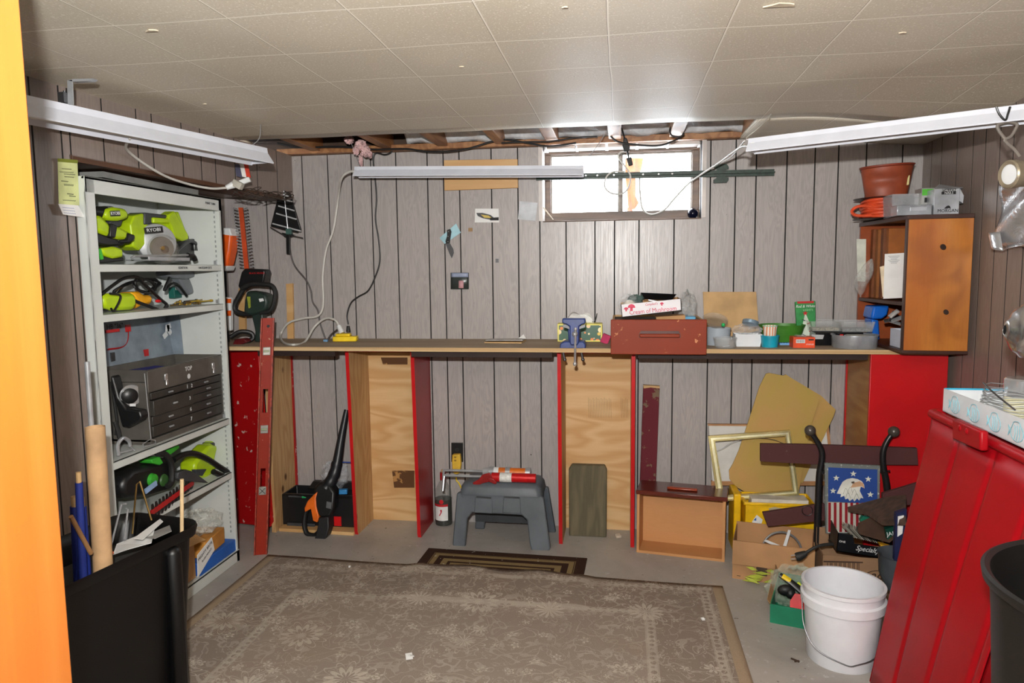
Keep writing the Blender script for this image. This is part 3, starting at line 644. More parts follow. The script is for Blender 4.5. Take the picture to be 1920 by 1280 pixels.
# ---------------------------------------------------------------- black bin with rods and papers
bc = V((-1.585, 1.865, .013)); rzb = .28
t = thing('waste_bin', 'large black plastic bin holding tubes and papers beside the cabinet', 'bin', bc)
def rr_(w_, d, r, n=6):
    o = []
    for cx, cy, a0 in ((w_/2-r, d/2-r, 0), (-w_/2+r, d/2-r, PI/2), (-w_/2+r, -d/2+r, PI), (w_/2-r, -d/2+r, 1.5*PI)):
        for i in range(n+1): a = a0+i/n*PI/2; o.append((cx+r*math.cos(a), cy+r*math.sin(a)))
    return o
def shell(b, c, rz, prof, r=.06, notch=0):
    """rounded-rectangle rings: prof = (w, d, z)"""
    R = []
    for w_, d, z in prof:
        ring = rr_(w_, d, min(r, w_/2.2)); 
        R.append([b.v(V(c)+Mx.Rotation(rz, 3, 'Z') @ V((x-(notch if abs(y-.05) < .02 and x > 0 else 0), y, z))) for x, y in ring])
    for i in range(len(R)-1):
        for k in range(len(R[0])): b.f([R[i][k], R[i][(k+1) % len(R[0])], R[i+1][(k+1) % len(R[0])], R[i+1][k]])
    b.f(R[0][::-1]); b.f(R[-1])
b = B(); shell(b, bc, -rzb*.6, [(.27, .48, 0), (.31, .56, .50), (.335, .585, .50), (.345, .595, .525), (.34, .59, .535), (.325, .575, .53), (.30, .55, .50), (.26, .47, .02)], .07)
bo = b.o('body', mat((5, 5, 6), .42), t, ang=50)
b = B(); q = bc+Mx.Rotation(-rzb*.6, 3, 'Z') @ V((.155, .16, .25)); b.box(q, (.05, .05, .49), rz=-rzb*.6); b.o('corner_rib', mat((5, 5, 6), .42), t, bev=.02)
def top(px, py): return at(px, py, z=.6)
pc = at(183, 1042, z=.52)
b = B(); a_ = at(178, 800, y=1.86); e_ = V((a_.x+.05, a_.y-.03, .03)); a_ = at(178, 800, y=1.80); e_ = V((a_.x-.03, a_.y+.02, .03)); dd = (e_-a_).normalized()
b.lathe([(.026, 0), (.026, 1.0), (.0235, 1.0), (.0235, 0)], a_, dd, 28); tag(b.o('cardboard_tube', mat((184, 148, 108), .8), flip=True), 'long tan cardboard tube standing upright in the black bin', 'tube')
b = B(); q0 = at(163, 678, y=1.84); q1 = at(169, 798, y=1.84); b.cyl(q0, V((q1.x, q1.y, .05)), .0075); b.cyl(q1, q1+(q1-q0).normalized()*.03, .013, n=6); tag(b.o('threaded_rod', steel), 'grey metal rod standing behind the cardboard tube in the bin', 'rod')
b = B(); q0 = at(341, 898, y=2.08); b.cyl(q0, q0+V((-.02, -.01, -.42)), .006, n=10); tag(b.o('pale_dowel', mat((220, 190, 145), .6)), 'pale wooden dowel standing at the right rim of the bin', 'dowel')
b = B(); q0, q1 = at(133, 968, y=1.66), at(170, 1036, y=1.74); b.cyl(q0, q0+(q1-q0).normalized()*.16, .006, n=10); tag(b.o('brown_dowel', mat((150, 110, 70), .6)), 'brown stick slanting out of the near end of the bin', 'stick')
for i, (px, py, r) in enumerate(((147, 885, .010), (140, 930, .014), (151, 932, .014))):
    b = B(); q0 = at(px, py, y=1.78+.02*i); q1 = at(px+8, 1060, y=1.78+.02*i); dd = (q1-q0).normalized(); b.cyl(q0+dd*.03, q0+dd*.45, r, r*1.3, 12)
    st = thing('umbrella' if i == 0 else 'rolled_sleeve', ['slim blue furled cover with wooden tip, tallest of three in bin', 'blue sleeve with pale wooden tip at the far left of bin', 'blue sleeve with pale tip nearest the cardboard tube'][i], 'rolled cover', q0+dd*.45, group=None)
    b.o('cover', mat((30, 48, 130), .6), st); b = B(); b.cyl(q0, q0+dd*.03, r*.7, n=10); b.o('wooden_tip', cardl, st)
for nm, pts, y, lb in (('wire_stake', [(205, 1035), (228, 945), (236, 944)], 1.86, 'bent silver wire stake rising from the bin beside the tube'), ('wire_stake', [(233, 1010), (240, 954), (236, 953)], 1.9, 'short grey wire stake behind the bent silver one'), ('wire_stake', [(248, 1000), (256, 908), (262, 902), (284, 975)], 1.96, 'brass coloured wire loop standing tallest in the bin')):
    b = B(); b.tube(ats(pts, y=y), .0028, 6, 1); tag(b.o(nm, brass if 'brass' in lb else steel), lb, 'wire')
cur = film('x') if False else paper
for i, (pts, z, lb) in enumerate((([(219, 1020), (290, 992), (284, 1018), (240, 1030), (212, 1040)], .53, 'white sheet of paper lying front-most in the bin'), ([(250, 1010), (300, 973), (306, 978), (268, 1012)], .56, 'white folded pamphlet sticking up toward the back of bin'), ([(262, 1008), (318, 985), (322, 996), (290, 1010)], .54, 'grey printed paper lying at the right inside the bin'))):
    b = B(); P_ = [at(a, c, z=z+.012*math.sin(a)) for a, c in pts]; b.prism(P_, (0, 0, .0015)); tag(b.o('paper_sheet', [paper, paper, mat((150, 148, 145), .8)][i]), lb, 'paper')
b = B(); b.box((bc.x-.03, bc.y+.04, .36), (.16, .36, .22), rz=-.17); tag(b.o('scrap_bundle', mat((56, 54, 50), .9)), 'bundle of grey scrap filling the inside of the black bin', 'scrap')
b = B(); b.ball(at(205, 1037, z=.54), .012, (1, 1, .6)); tag(b.o('orange_tassel', orange), 'small orange tassel against the foot of the cardboard tube', 'tassel')
# ---------------------------------------------------------------- notes on the left wall
q = at(128, 350, x=-1.855)
t = thing('note_pad', 'tall yellow-green handwritten note pinned to the left wall', 'note', at(130, 395, x=-1.848))
b = B(); b.prism(ats([(108, 303), (143, 302), (147, 385), (110, 383)], x=-1.825), (.004, 0, 0)); nt_ = b.o('sheet', mat((206, 212, 150), .8), t)
b = B(); b.prism(ats([(108, 297), (144, 300), (144, 306), (108, 303)], x=-1.822), (.004, 0, 0)); b.o('gummed_edge', mat((120, 128, 40), .8), t)
b = B()
for i, (y_, x0_, x1_) in enumerate(((316, 116, 134), (322, 112, 138), (326, 120, 141), (331, 121, 139), (339, 115, 128), (346, 120, 138), (363, 126, 138), (367, 130, 142), (375, 118, 142))):
    p = [at(x0_+(x1_-x0_)*k/14, y_+(1 if k % 2 else -1)*(.9 if i != 5 else 1.8)+k*.1, x=-1.8195) for k in range(15)]; b.tube(p, .0006, 4, 1)
b.o('handwriting', inkd, nt_)
t = thing('white_note', 'white handwritten slip hanging below the yellow-green note', 'note', at(130, 405, x=-1.84))
b = B(); b.prism(ats([(109, 382), (146, 385), (159, 408), (118, 402)], x=-1.813), (.0015, 0, 0)); wn = b.o('sheet', paper, t)
b = B(); 
for y_ in (388, 393, 398): b.tube([at(117+k*2+(y_-388)*.3, y_+(k % 2)*1.2+k*.2, x=-1.8105) for k in range(12)], .0005, 4, 1)
b.o('handwriting', mat((60, 70, 150), .7), wn)

b = B(); b.prism(ats([(193, 321), (372, 356), (372, 368), (193, 332)], x=-1.86), (-.20, 0, 0)); tag(b.o('metal_sheet', mat((128, 128, 124), .4)), 'grey metal sheet lying on top of the shelf cabinet', 'sheet')
# ================================================================ LIGHT FIXTURES, CORDS, THINGS ON THE BACK WALL
lamp_w = mat((214, 217, 226), .4, var=.02); cable_b = mat((30, 28, 28), .5)
def fixture(p0, p1, label, k=1):
    p0, p1 = V(p0), V(p1); d = (p1-p0).normalized(); L = (p1-p0).length; s = V((0, 0, 1)).cross(d).normalized(); up = d.cross(s)
    t = thing('shop_light', label, 'light fixture', (p0+p1)/2, 'white shop lights hung below the ceiling')
    def P(x, y, z): return p0+d*x+s*y+up*z
    prof = [(a*k, c*k) for a, c in ((-.058, -.030), (-.030, .010), (-.026, .032), (.026, .032), (.030, .010), (.058, -.030))]
    b = B(); pr = prof+[(a*.96, c-.004) for a, c in prof[::-1]]
    b.prism([P(0, a, c) for a, c in pr], d*L); b.o('reflector', lamp_w, t, ang=20)
    for e in (.004, L-.006):
        b = B(); b.prism([P(e, a*.97, c) for a, c in prof], d*.002); b.o('end_plate', lamp_w, t)
    if 1:
        for y in (-.022*k, .022*k):
            b = B(); b.cyl(P(.03, y, -.010*k), P(L-.03, y, -.010*k), .0125*k, n=14); b.o('tube', mat((235, 235, 235), .3, var=.01), t)
            for e in (.012, L-.024):
                b = B(); b.box(P(e+.006, y, -.006), (.014, .014, .028), rz=math.atan2(d.y, d.x)); b.o('lamp_holder', white, t)
    return t
L0, L1 = V((-1.488, 2.86, 1.85)), V((-1.72, 1.86, 1.85)); L1 = L0+(L1-L0).normalized()*1.22
t1 = fixture(L1, L0, 'white shop light hung high along the left wall above the metal cabinet')
M0, M1 = at(667, 322, y=3.45), at(1094, 320, y=3.45)
t2 = fixture(M0, M1, 'white shop light hung straight across in front of the back wall and window', .72)
R0 = V((.455, 2.73, 1.80)); R1 = V((1.147, 2.321, 1.80)); R1 = R0+(R1-R0).normalized()*1.05
t3 = fixture(R0, R1, 'white shop light slanting toward the camera in the upper right corner', .72)
def cord(name, pts, r, m, label, cat='cord'):
    b = B(); b.tube(pts, r, 8, 7); return tag(b.o(name, m), label, cat)
# chains / wires holding the fixtures
def wire(pts, label, m=steel, r=.0016, name='hanging_wire'): return cord(name, pts, r, m, label, 'wire')
wire([M0+V((.02, 0, .03)), M0+V((-.02, .05, .10)), M0+V((-.055, .06, .19))], 'thin wire holding up the left end of the middle shop light')
wire([M1+V((-.01, 0, .03)), M1+V((.06, .02, .11)), M1+V((.11, .03, .19))], 'thin wire holding up the right end of the middle shop light')
wire([L0+V((-.02, -.06, .03)), L0+V((.0, -.02, .07)), L0+V((0, .0, .13))], 'thin wire holding the far end of the left shop light')
wire([R0+V((.0, .0, .02)), at(1400, 258, y=2.82), at(1422, 240, y=2.9), at(1446, 214, z=1.978)], 'pale cord tied to the near end of right shop light', cable_w, .0022)
# white cord of the middle fixture, looping to the bench
BT = 1.003
ytap = 3.56
tap = at(648, 633, y=3.56); tap.z = BT
pts = [at(668, 322, y=3.46), at(655, 322, y=3.47), at(640, 335, y=3.5)]+ats([(634, 372), (625, 430), (611, 470), (605, 520), (606, 570), (596, 592), (567, 597), (540, 606), (526, 628)], y=3.64)+[at(532, 642, z=BT+.006), at(552, 646, z=BT+.006), at(572, 640, y=3.5), at(590, 612, y=3.6), at(610, 597, y=3.6), at(628, 600, y=3.58), at(638, 616, y=3.57)]
cord('white_cord', pts, .0058, cable_w, 'thick white power cord hanging from middle light and looping over the bench')
b = B(); b.cyl(at(635, 610, y=3.57), at(641, 624, y=3.565), .011, .015, 14); tag(b.o('cord_plug', white), 'white plug of the thick white cord, in the yellow tap', 'plug')
# yellow outlet block
t = thing('outlet_block', 'yellow multi-outlet block lying on the bench near the left end', 'outlet', tap)
b = B(); b.box(tap+V((0, 0, .013)), (.125, .055, .026), rz=.15); b.o('base', yellow, t, bev=.004)
b = B(); b.box(tap+V((-.012, .004, .033)), (.075, .05, .014), rz=.15); b.o('riser', yellow, t, bev=.004)
cord('black_cord', ats([(703, 330), (706, 372), (704, 410), (710, 450), (712, 490), (703, 520), (690, 545), (672, 556), (658, 568), (651, 590), (653, 608)], y=3.67), .0042, cable_b, 'thin black cord hanging down the back wall to the yellow block')
b = B(); q = at(653, 617, y=3.60); b.cyl(q+V((0, 0, .018)), q-V((0, 0, .012)), .008, .012, 12); tag(b.o('cord_plug', rubber), 'black plug standing in the yellow outlet block', 'plug')
cord('black_cord', ats([(703, 330), (700, 300), (705, 287), (722, 290), (734, 284), (733, 270)], y=3.67), .0045, cable_b, 'black cord looping out of the joists above middle shop light')
# grey cord crossing below the antenna
cord('grey_cord', ats([(541, 455), (551, 495), (574, 525), (583, 545), (586, 565), (596, 582), (600, 605), (609, 632), (612, 640)], y=3.66), .0045, mat((72, 64, 62), .5), 'dark grey cord hanging from the antenna down to the bench')
cord('grey_cord', [at(613, 640, y=3.6), at(620, 628, y=3.62), at(632, 618, y=3.6)], .0045, mat((72, 64, 62), .5), 'dark grey cord end rising from bench toward the yellow block')
b = B(); q = at(611, 641, y=3.52); q.z = BT+.006; b.box(q, (.022, .018, .012)); tag(b.o('blue_clip', mat((110, 150, 185), .5), bev=.002), 'tiny pale blue clip on the bench below the grey cord', 'clip')
# power strip and left light cord
pl = at(452, 347, y=3.05)
cord('white_cord', [V((-1.66, 2.27, 1.83)), at(240, 283, y=2.42), at(300, 325, y=2.62), at(350, 344, y=2.78), at(395, 353, y=2.9), at(425, 352, y=2.98)], .005, cable_w, 'white power cord sagging from the left shop light to the plug')
t = thing('plug_adapter', 'white plug and adapter hanging in wires beside cabinet top', 'plug', at(448, 352, y=3.0))
b = B(); b.cyl(at(424, 352, y=2.98), at(438, 346, y=3.0), .010, .016, 14); b.o('plug', white, t)
b = B(); b.box(at(446, 346, y=3.0), (.045, .03, .03), ry=.5); b.o('adapter', mat((180, 176, 165), .5), t, bev=.003)
b = B(); b.box(at(458, 340, y=3.03), (.055, .02, .022), ry=-.35, rz=.2); b.o('white_tap', white, t, bev=.003)
random.seed(9)
for k, (c_, lb) in enumerate((((462, 362), 'tangle of brown wire hanging behind the white plug'), ((520, 366), 'loop of dark wire strung toward the antenna top'))):
    b = B(); p = []
    for i in range(26): p.append(at(c_[0]+(24 if k == 0 else 28)*math.cos(i*.9)+random.uniform(-5, 5), c_[1]+(9 if k == 0 else 7)*math.sin(i*1.1)+random.uniform(-3, 3), y=3.12+.06*k+.03*math.sin(i*.5)))
    b.tube(p, .002, 6, 4); tag(b.o('wire_tangle', mat((58, 46, 38), .6)), lb, 'wire')
t = thing('hanging_cards', 'small red and white cards hanging under the left light end', 'card', at(455, 318, y=3.1))
for k, (px, c) in enumerate(((446, (70, 70, 90)), (454, (225, 222, 218)), (462, (200, 60, 40)))):
    b = B(); b.prism(ats([(px-6, 307), (px+3, 308), (px+8, 333), (px-3, 330)], y=3.10+.006*k), (0, .002, 0)); b.o('card', mat(c, .6), t)
# bracket up by the ceiling, far left
t = thing('lock_bracket', 'galvanised metal bracket fixed under the ceiling at far left', 'bracket', at(131, 200, y=2.0))
b = B(); b.prism(ats([(126, 150), (135, 150), (137, 196), (127, 196)], y=2.0), (0, .004, 0)); b.o('strap', steel, t); b = B(); b.prism(ats([(127, 150), (136, 148), (175, 147), (170, 151), (136, 153)], y=2.0), (0, .02, 0)); b.o('arm', steel, t)
b = B(); b.box(at(121, 184, y=2.0), (.02, .03, .03)); b.cyl(at(121, 170, y=2.0), at(121, 184, y=2.0), .004); b.o('screw', dsteel, t)
# ---------------------------------------------------------------- board, papers, knife on back wall
YW = 3.698
cyp = wood('pale_pine_board', (226, 190, 138), (210, 168, 112), (190, 140, 84), ax='X', st=.15, sc=8, k=16, knots=5, kc=(150, 96, 50))
b = B(); b.prism(ats([(832, 300), (970, 298), (971, 352), (833, 357)], y=YW-.018), (0, .017, 0)); tag(b.o('pine_board', cyp, bev=.002), 'wide pale pine board fixed to back wall behind the middle light', 'board')
def flat(name, pts, m, label, cat, th=.0012, y=YW-.003):
    b = B(); b.prism(ats(pts, y=y), (0, th, 0)); return tag(b.o(name, m), label, cat)
t = thing('knife_picture', 'white card with a yellow and black knife picture on back wall', 'picture', at(913, 416, y=YW-.003))
b = B(); b.prism(ats([(891, 391), (935, 391), (936, 417), (890, 417)], y=YW-.004), (0, .001, 0)); b.o('card', paper, t)
b = B(); b.prism(ats([(893, 399), (905, 399), (920, 403), (927, 409), (920, 412), (905, 409), (896, 405)], y=YW-.005), (0, .001, 0)); b.o('printed_shape', dgrey, t)
b = B(); b.prism(ats([(901, 402), (916, 404), (923, 409), (908, 408)], y=YW-.006), (0, .001, 0)); b.o('printed_shape', mat((205, 180, 90), .6), t)
b = B(); b.prism(ats([(919, 408), (935, 407), (935, 413), (919, 413)], y=YW-.006), (0, .001, 0)); b.o('printed_shape', inkd, t)
flat('paper_note', [(974, 377), (1008, 380), (1004, 414), (971, 411)], mat((205, 208, 212), .8), 'blank pale grey paper pinned left of the window', 'note')
flat('tape_square', [(878, 427), (886, 427), (886, 434), (878, 434)], mat((160, 130, 95), .8), 'tiny tan square stuck on back wall between knife and picture', 'tape')
t = thing('blue_card', 'pale blue card pinned slantwise on the back wall behind the knife', 'card', at(843, 455, y=YW-.003))
b = B(); b.prism(ats([(824, 446), (855, 419), (864, 436), (834, 457)], y=YW-.004), (0, .001, 0)); b.o('card', mat((165, 205, 215), .7), t)
t = thing('folding_knife', 'dark folding knife hung open over the pale blue card', 'knife', at(845, 484, y=YW-.01))
b = B(); b.prism(ats([(838, 431), (844, 429), (846, 434), (844, 446), (843, 455), (836, 457), (835, 452), (838, 442)], y=YW-.016), (0, .010, 0)); b.o('handle', black, t, bev=.002)
b = B(); b.prism(ats([(835, 456), (843, 455), (850, 467), (851, 474), (847, 484), (842, 474)], y=YW-.012), (0, .003, 0)); b.o('blade', dsteel, t)
for q in ((841, 434), (840, 443), (840, 453)): b = B(); b.ball(at(*q, y=YW-.016), .003); b.o('rivet', chrome, t)
t = thing('photo_print', 'small curled colour photograph of a person outdoors on back wall', 'photo', at(862, 542, y=YW-.004))
b = B(); b.sheet(lambda u, w_: at(845+34*u, 511+31*w_, y=YW-.004-.014*math.sin(u*PI)*(.4+.6*w_)), 8, 2); b.o('print', mat((52, 58, 56), .3), t, solid=.001)
b = B(); b.sheet(lambda u, w_: at(846+32*u, 511.5+8*w_, y=YW-.006-.014*math.sin(u*PI)*(.5)), 8, 1); b.o('sky_area', mat((150, 160, 185), .4), t, solid=.0006)
b = B(); b.sheet(lambda u, w_: at(860+9*u, 526+14*w_, y=YW-.022), 2, 2); b.o('figure_area', mat((200, 150, 155), .5), t, solid=.0006)
flat('picture_hook', [(929, 485), (935, 485), (935, 492), (929, 492)], dsteel, 'tiny dark metal clip on back wall above the bench centre', 'hook')
# green steel post
pg = mat((34, 52, 42), .5, sc=60, var=.3)
t = thing('fence_post', 'dark green steel fence post lying level across the window', 'post', at(1230, 327, y=3.64))
q0, q1 = at(1005, 332, y=3.655), at(1452, 323, y=3.655); d = (q1-q0).normalized(); L_ = (q1-q0).length; up = V((0, 0, 1))
b = B(); b.prism([q0+up*.0155, q1+up*.0155, q1-up*.0155, q0-up*.0155], (0, .005, 0)); b.prism([q0+up*.003, q1+up*.003, q1-up*.003, q0-up*.003], (0, -.02, 0)); b.o('post', pg, t)
b = B(); k = at(1352, 325, y=3.66); b.prism([k+V((x, 0, z)) for x, z in ((-.036, .045), (.026, .045), (.036, .030), (.036, .02), (.02, .018), (.02, -.018), (.036, -.02), (.036, -.032), (.026, -.045), (-.036, -.045), (-.036, -.030), (-.02, -.02), (-.02, .02), (-.036, .03))], (0, .004, 0)); b.o('anchor_plate', pg, t)
for px in (1046, 1069, 1098, 1120, 1152, 1208, 1238, 1264):
    b = B(); q = at(px, 0, y=3.63); c_ = q0+d*((q.x-q0.x)/d.x)+V((0, -.003, 0)); c_.y = 3.633; b.lathe([(0, .002), (.0042, .002), (.0042, 0), (0, 0)], c_, (0, -1, 0), 12); b.o('stud', chrome, t)
# cords round the window
cord('white_cord', [at(1172, 284, y=3.6), at(1162, 286, y=3.6), at(1160, 296, y=3.6), at(1172, 312, y=3.6), at(1182, 330, y=3.6), at(1178, 352, y=3.61), at(1166, 363, y=3.62), at(1146, 362, y=3.63), at(1134, 350, y=3.63), at(1137, 332, y=3.63), at(1150, 322, y=3.62), at(1172, 322, y=3.61)], .004, cable_w, 'thin white cord looping in front of the window mullion')
cord('white_cord', [at(1403, 273, y=2.76), at(1392, 274, y=2.9), at(1376, 284, y=3.1), at(1345, 307, y=3.4), at(1310, 330, y=3.6), at(1290, 345, y=3.7), at(1262, 375, y=3.76), at(1246, 393, y=3.78), at(1222, 402, y=3.78), at(1205, 392, y=3.78), at(1200, 360, y=3.78), at(1199, 330, y=3.78)], .0045, cable_w, 'white power cord sagging from the right shop light across the window')
cord('white_cord', [at(1353, 304, y=3.55), at(1372, 293, y=3.4), at(1386, 276, y=3.1), at(1396, 264, y=2.95)], .003, cable_w, 'frayed pale cord running up to the ceiling at window right')
t = thing('hanging_plug', 'black plug and socket hanging from joists before the window', 'plug', at(1172, 285, y=3.58))
b = B(); b.prism(ats([(1169, 258), (1175, 258), (1181, 275), (1180, 283), (1170, 284), (1167, 272)], y=3.58), (0, .022, 0)); b.o('socket', rubber, t, bev=.004)
b = B(); b.prism(ats([(1174, 296), (1184, 294), (1187, 309), (1179, 311)], y=3.58), (0, .02, 0)); b.o('plug', rubber, t, bev=.003)
b = B(); b.tube(ats([(1176, 284), (1179, 295)], y=3.59), .004, sm=1); b.tube(ats([(1171, 260), (1168, 248), (1165, 240)], y=3.59), .004); b.o('cord', black, t)
cord('black_cable', ats([(520, 268), (560, 276), (620, 275), (660, 276), (700, 280), (760, 279), (800, 284), (840, 284), (880, 278), (920, 266), (950, 262), (990, 268), (1030, 274), (1080, 268)], y=3.60), .0048, cable_b, 'long black cable running under the joists from the left corner')
cord('black_cable', ats([(940, 268), (985, 266), (1030, 265), (1080, 258), (1120, 256)], y=3.58), .004, cable_b, 'black cable over the left end of the window')
cord('black_cable', ats([(1140, 240), (1143, 252), (1160, 266), (1200, 272), (1240, 272), (1275, 258), (1282, 248)], y=3.56), .0045, cable_b, 'black cable drooping between two joists above the window')
cord('black_cable', ats([(1262, 232), (1256, 244), (1260, 254), (1275, 256), (1283, 250)], y=3.5), .004, cable_b, 'short black cable loop around the joist above window right')
# hanging insulation tuft
tuft = mat((205, 170, 168), .95, sc=30, var=.2)
b = B(); random.seed(6)
for px, py, rx_, rz_ in ((655, 262, .022, .018), (676, 272, .028, .022), (686, 284, .020, .024), (668, 282, .014, .020), (677, 300, .008, .030), (694, 290, .010, .014)):
    f0 = bagf(at(px, py, y=3.5), rx_, rx_*.7, rz_, px)
    b.sheet(lambda u, w_: f0(u, w_)+V((math.sin(u*44+w_*31), math.cos(u*37+w_*23), math.sin(u*29-w_*41)))*.0035, 30, 18)
tag(b.o('insulation_tuft', tuft), 'pink insulation tuft hanging from the joists above middle light', 'insulation')['kind'] = 'stuff'
# antenna
t = thing('tv_antenna', 'black flat television antenna with silver bars on the back wall', 'antenna', at(535, 440, y=3.60))
ya = 3.60
b = B(); b.prism(ats([(524, 355), (543, 360), (564, 430), (557, 436), (530, 430), (507, 424)], y=ya), (0, .012, 0)); b.o('panel', black, t, bev=.003)
for a, c in (((527, 364), (541, 368)), ((525, 373), (548, 378)), ((522, 386), (552, 395)), ((518, 400), (556, 411)), ((511, 419), (564, 433)), ((526, 362), (536, 363))):
    b = B(); b.tube([at(*a, y=ya-.006), at(*c, y=ya-.006)], .004, sm=1); b.o('bar', mat((176, 178, 180), .4), t)
b = B(); b.tube([at(532, 358, y=ya-.008), at(540, 432, y=ya-.008)], .003, sm=1); b.o('spine', steel, t)
b = B(); b.box(at(542, 434, y=ya-.01), (.03, .02, .03)); b.o('circuit_box', mat((60, 90, 84), .5), t, bev=.002)
b = B(); b.prism(ats([(536, 440), (542, 441), (542, 476), (537, 476)], y=ya-.005), (0, .015, 0)); b.prism(ats([(528, 436), (552, 440), (545, 444), (533, 444)], y=ya), (0, .01, 0)); b.o('stem', black, t)
for a, c in (((507, 426), (538, 444)), ((540, 440), (568, 446))): b = B(); b.tube([at(*a, y=ya-.002), at(*c, y=ya-.002)], .0025, sm=1); b.o('reflector_arm', dsteel, t)
# stick standing behind the bench cord
b = B(); b.prism(ats([(536, 532), (548, 531), (550, 640), (539, 640)], y=3.675), (0, .018, 0)); tag(b.o('pine_stick', cyp, bev=.001), 'narrow pine stick with a nail hole standing on the bench by the wall', 'stick')
# orange-bladed hedge trimmer
t = thing('corded_hedge_trimmer', 'dark green hedge trimmer standing on its handle with orange blade up', 'hedge trimmer', at(483, 640, y=3.45))
yh = 3.5
b = B(); b.prism(ats([(447, 389), (455, 389), (466, 503), (458, 504)], y=yh), (0, .005, 0)); b.o('blade', mat((196, 74, 34), .5), t)
for i in range(19):
    k = i/18; px = 451+k*11; py = 392+k*108
    for s_ in (-1, 1):
        b = B(); q = at(px+s_*6, py, y=yh+.002); b.cyl(q, q+V((s_*.016, 0, .003)), .0035, n=6); b.ball(q+V((s_*.018, 0, .003)), .0055, n=8); b.o('tooth', steel, t)
b = B(); b.prism(ats([(458, 503), (496, 505), (497, 512), (493, 534), (447, 540), (446, 535), (452, 510)], y=yh-.03), (0, .07, 0)); gd = b.o('guard', black, t, bev=.008)
text('BLACK DECKER', .012, at(482, 512, y=yh-.0315), (1, 0, 0), (0, 0, 1), red, gd, 'lettering')
b = B(); b.tube(ats([(452, 541), (470, 533), (495, 533), (510, 536), (516, 548), (513, 570), (505, 583), (488, 586)], y=yh-.03), .012, 10); b.tube(ats([(475, 531), (458, 540), (448, 556), (440, 572), (442, 582), (455, 588), (470, 588)], y=yh-.02), .013, 10); b.o('hoop_handle', rubber, t)
b = B(); b.prism(ats([(462, 545), (484, 548), (498, 552), (502, 566), (499, 580), (484, 588), (470, 592), (456, 586), (458, 562)], y=yh-.05), (0, .09, 0)); mt = b.o('motor_housing', mat((38, 52, 46), .45), t, bev=.012)
b = B(); b.prism(ats([(463, 556), (469, 556), (470, 576), (466, 578)], y=yh-.052), (0, .002, 0)); b.o('yellow_label', mat((150, 160, 50), .5), mt)
b = B(); b.prism(ats([(485, 560), (493, 559), (495, 564), (487, 566)], y=yh-.052), (0, .002, 0)); b.o('sticker', white, mt)
b = B(); b.prism(ats([(470, 588), (492, 584), (494, 606), (489, 628), (491, 641), (476, 641), (478, 622), (474, 604)], y=yh-.03), (0, .045, 0)); b.o('rear_grip', mat((38, 52, 46), .45), t, bev=.008)
b = B(); b.box(at(487, 586, y=yh-.032), (.014, .006, .008)); b.o('trigger', red, t)
# slim board behind it, string trimmer hanging in the corner
b = B(); b.prism(ats([(447, 540), (458, 540), (460, 618), (448, 622)], y=3.66), (0, .018, 0)); tag(b.o('pine_stick', cyp), 'narrow pine stick standing in the corner behind the green trimmer', 'stick')
t = thing('string_trimmer', 'orange and white string trimmer standing in the corner by cabinet', 'trimmer', V((-2.07, 3.5, 0)))
yt = 3.45
b = B(); b.prism(ats([(404, 427), (428, 427), (434, 440), (431, 470), (424, 500), (404, 506)], y=yt), (0, .08, 0)); b.o('engine_cover', orange, t, bev=.012)
b = B(); b.prism(ats([(404, 427), (430, 427), (434, 442), (404, 438)], y=yt-.004), (0, .088, 0)); b.o('cap', white, t, bev=.006)
b = B(); b.prism(ats([(404, 500), (426, 498), (422, 508), (404, 508)], y=yt-.004), (0, .088, 0)); b.o('collar', white, t, bev=.006)
b = B(); b.tube([at(420, 506, y=yt+.04), at(424, 600, y=yt+.04), V((at(424, 600, y=yt+.04).x+.0, yt+.04, BT+.003))], .012, sm=1); b.o('shaft', black, t)
b = B(); b.prism(ats([(410, 556), (432, 558), (432, 620), (410, 620)], y=yt), (0, .03, 0)); b.o('cover', white, t, bev=.004)
for a, c in ((560, 568), (582, 592)): b = B(); b.prism(ats([(416, a), (433, a), (433, c), (416, c)], y=yt-.003), (0, .002, 0)); b.o('orange_stripe', orange, t)
t = thing('pruning_tool', 'black and red handheld tool lying on the bench left end', 'tool', at(455, 646, z=BT))
b = B(); b.tube([V((0, 0, 0))+at(432, 632, y=3.40), at(450, 622, y=3.42), at(470, 624, y=3.44), at(474, 634, y=3.44), at(460, 640, y=3.42), at(440, 640, y=3.40)], .012, 10); b.o('loop_handle', black, t)
b = B(); b.prism(ats([(434, 648), (440, 636), (456, 634), (464, 640), (452, 647)], y=3.38), (0, .05, 0)); b.o('body', mat((90, 24, 26), .3), t, bev=.006)
b = B(); b.cyl(at(433, 652, y=3.39), at(441, 646, y=3.41), .005, .008); b.o('metal_tip', chrome, t)
# steel hook and wire at top right
t = thing('cable_loop', 'grey cable tied in a loop hanging below the right shop light', 'cable', at(1890, 290, y=2.5))
b = B(); b.tube(ats([(1884, 260), (1873, 245), (1870, 236), (1876, 231), (1892, 228), (1906, 232), (1905, 240), (1895, 256), (1884, 261), (1888, 268), (1902, 280), (1912, 293)], y=2.32), .0045); b.o('loop', mat((120, 112, 104), .6), t)
cord('black_strap', ats([(1868, 200), (1874, 214), (1885, 225), (1890, 213), (1894, 200)], y=2.30), .003, black, 'thin black strap slung over the right shop light', 'strap')
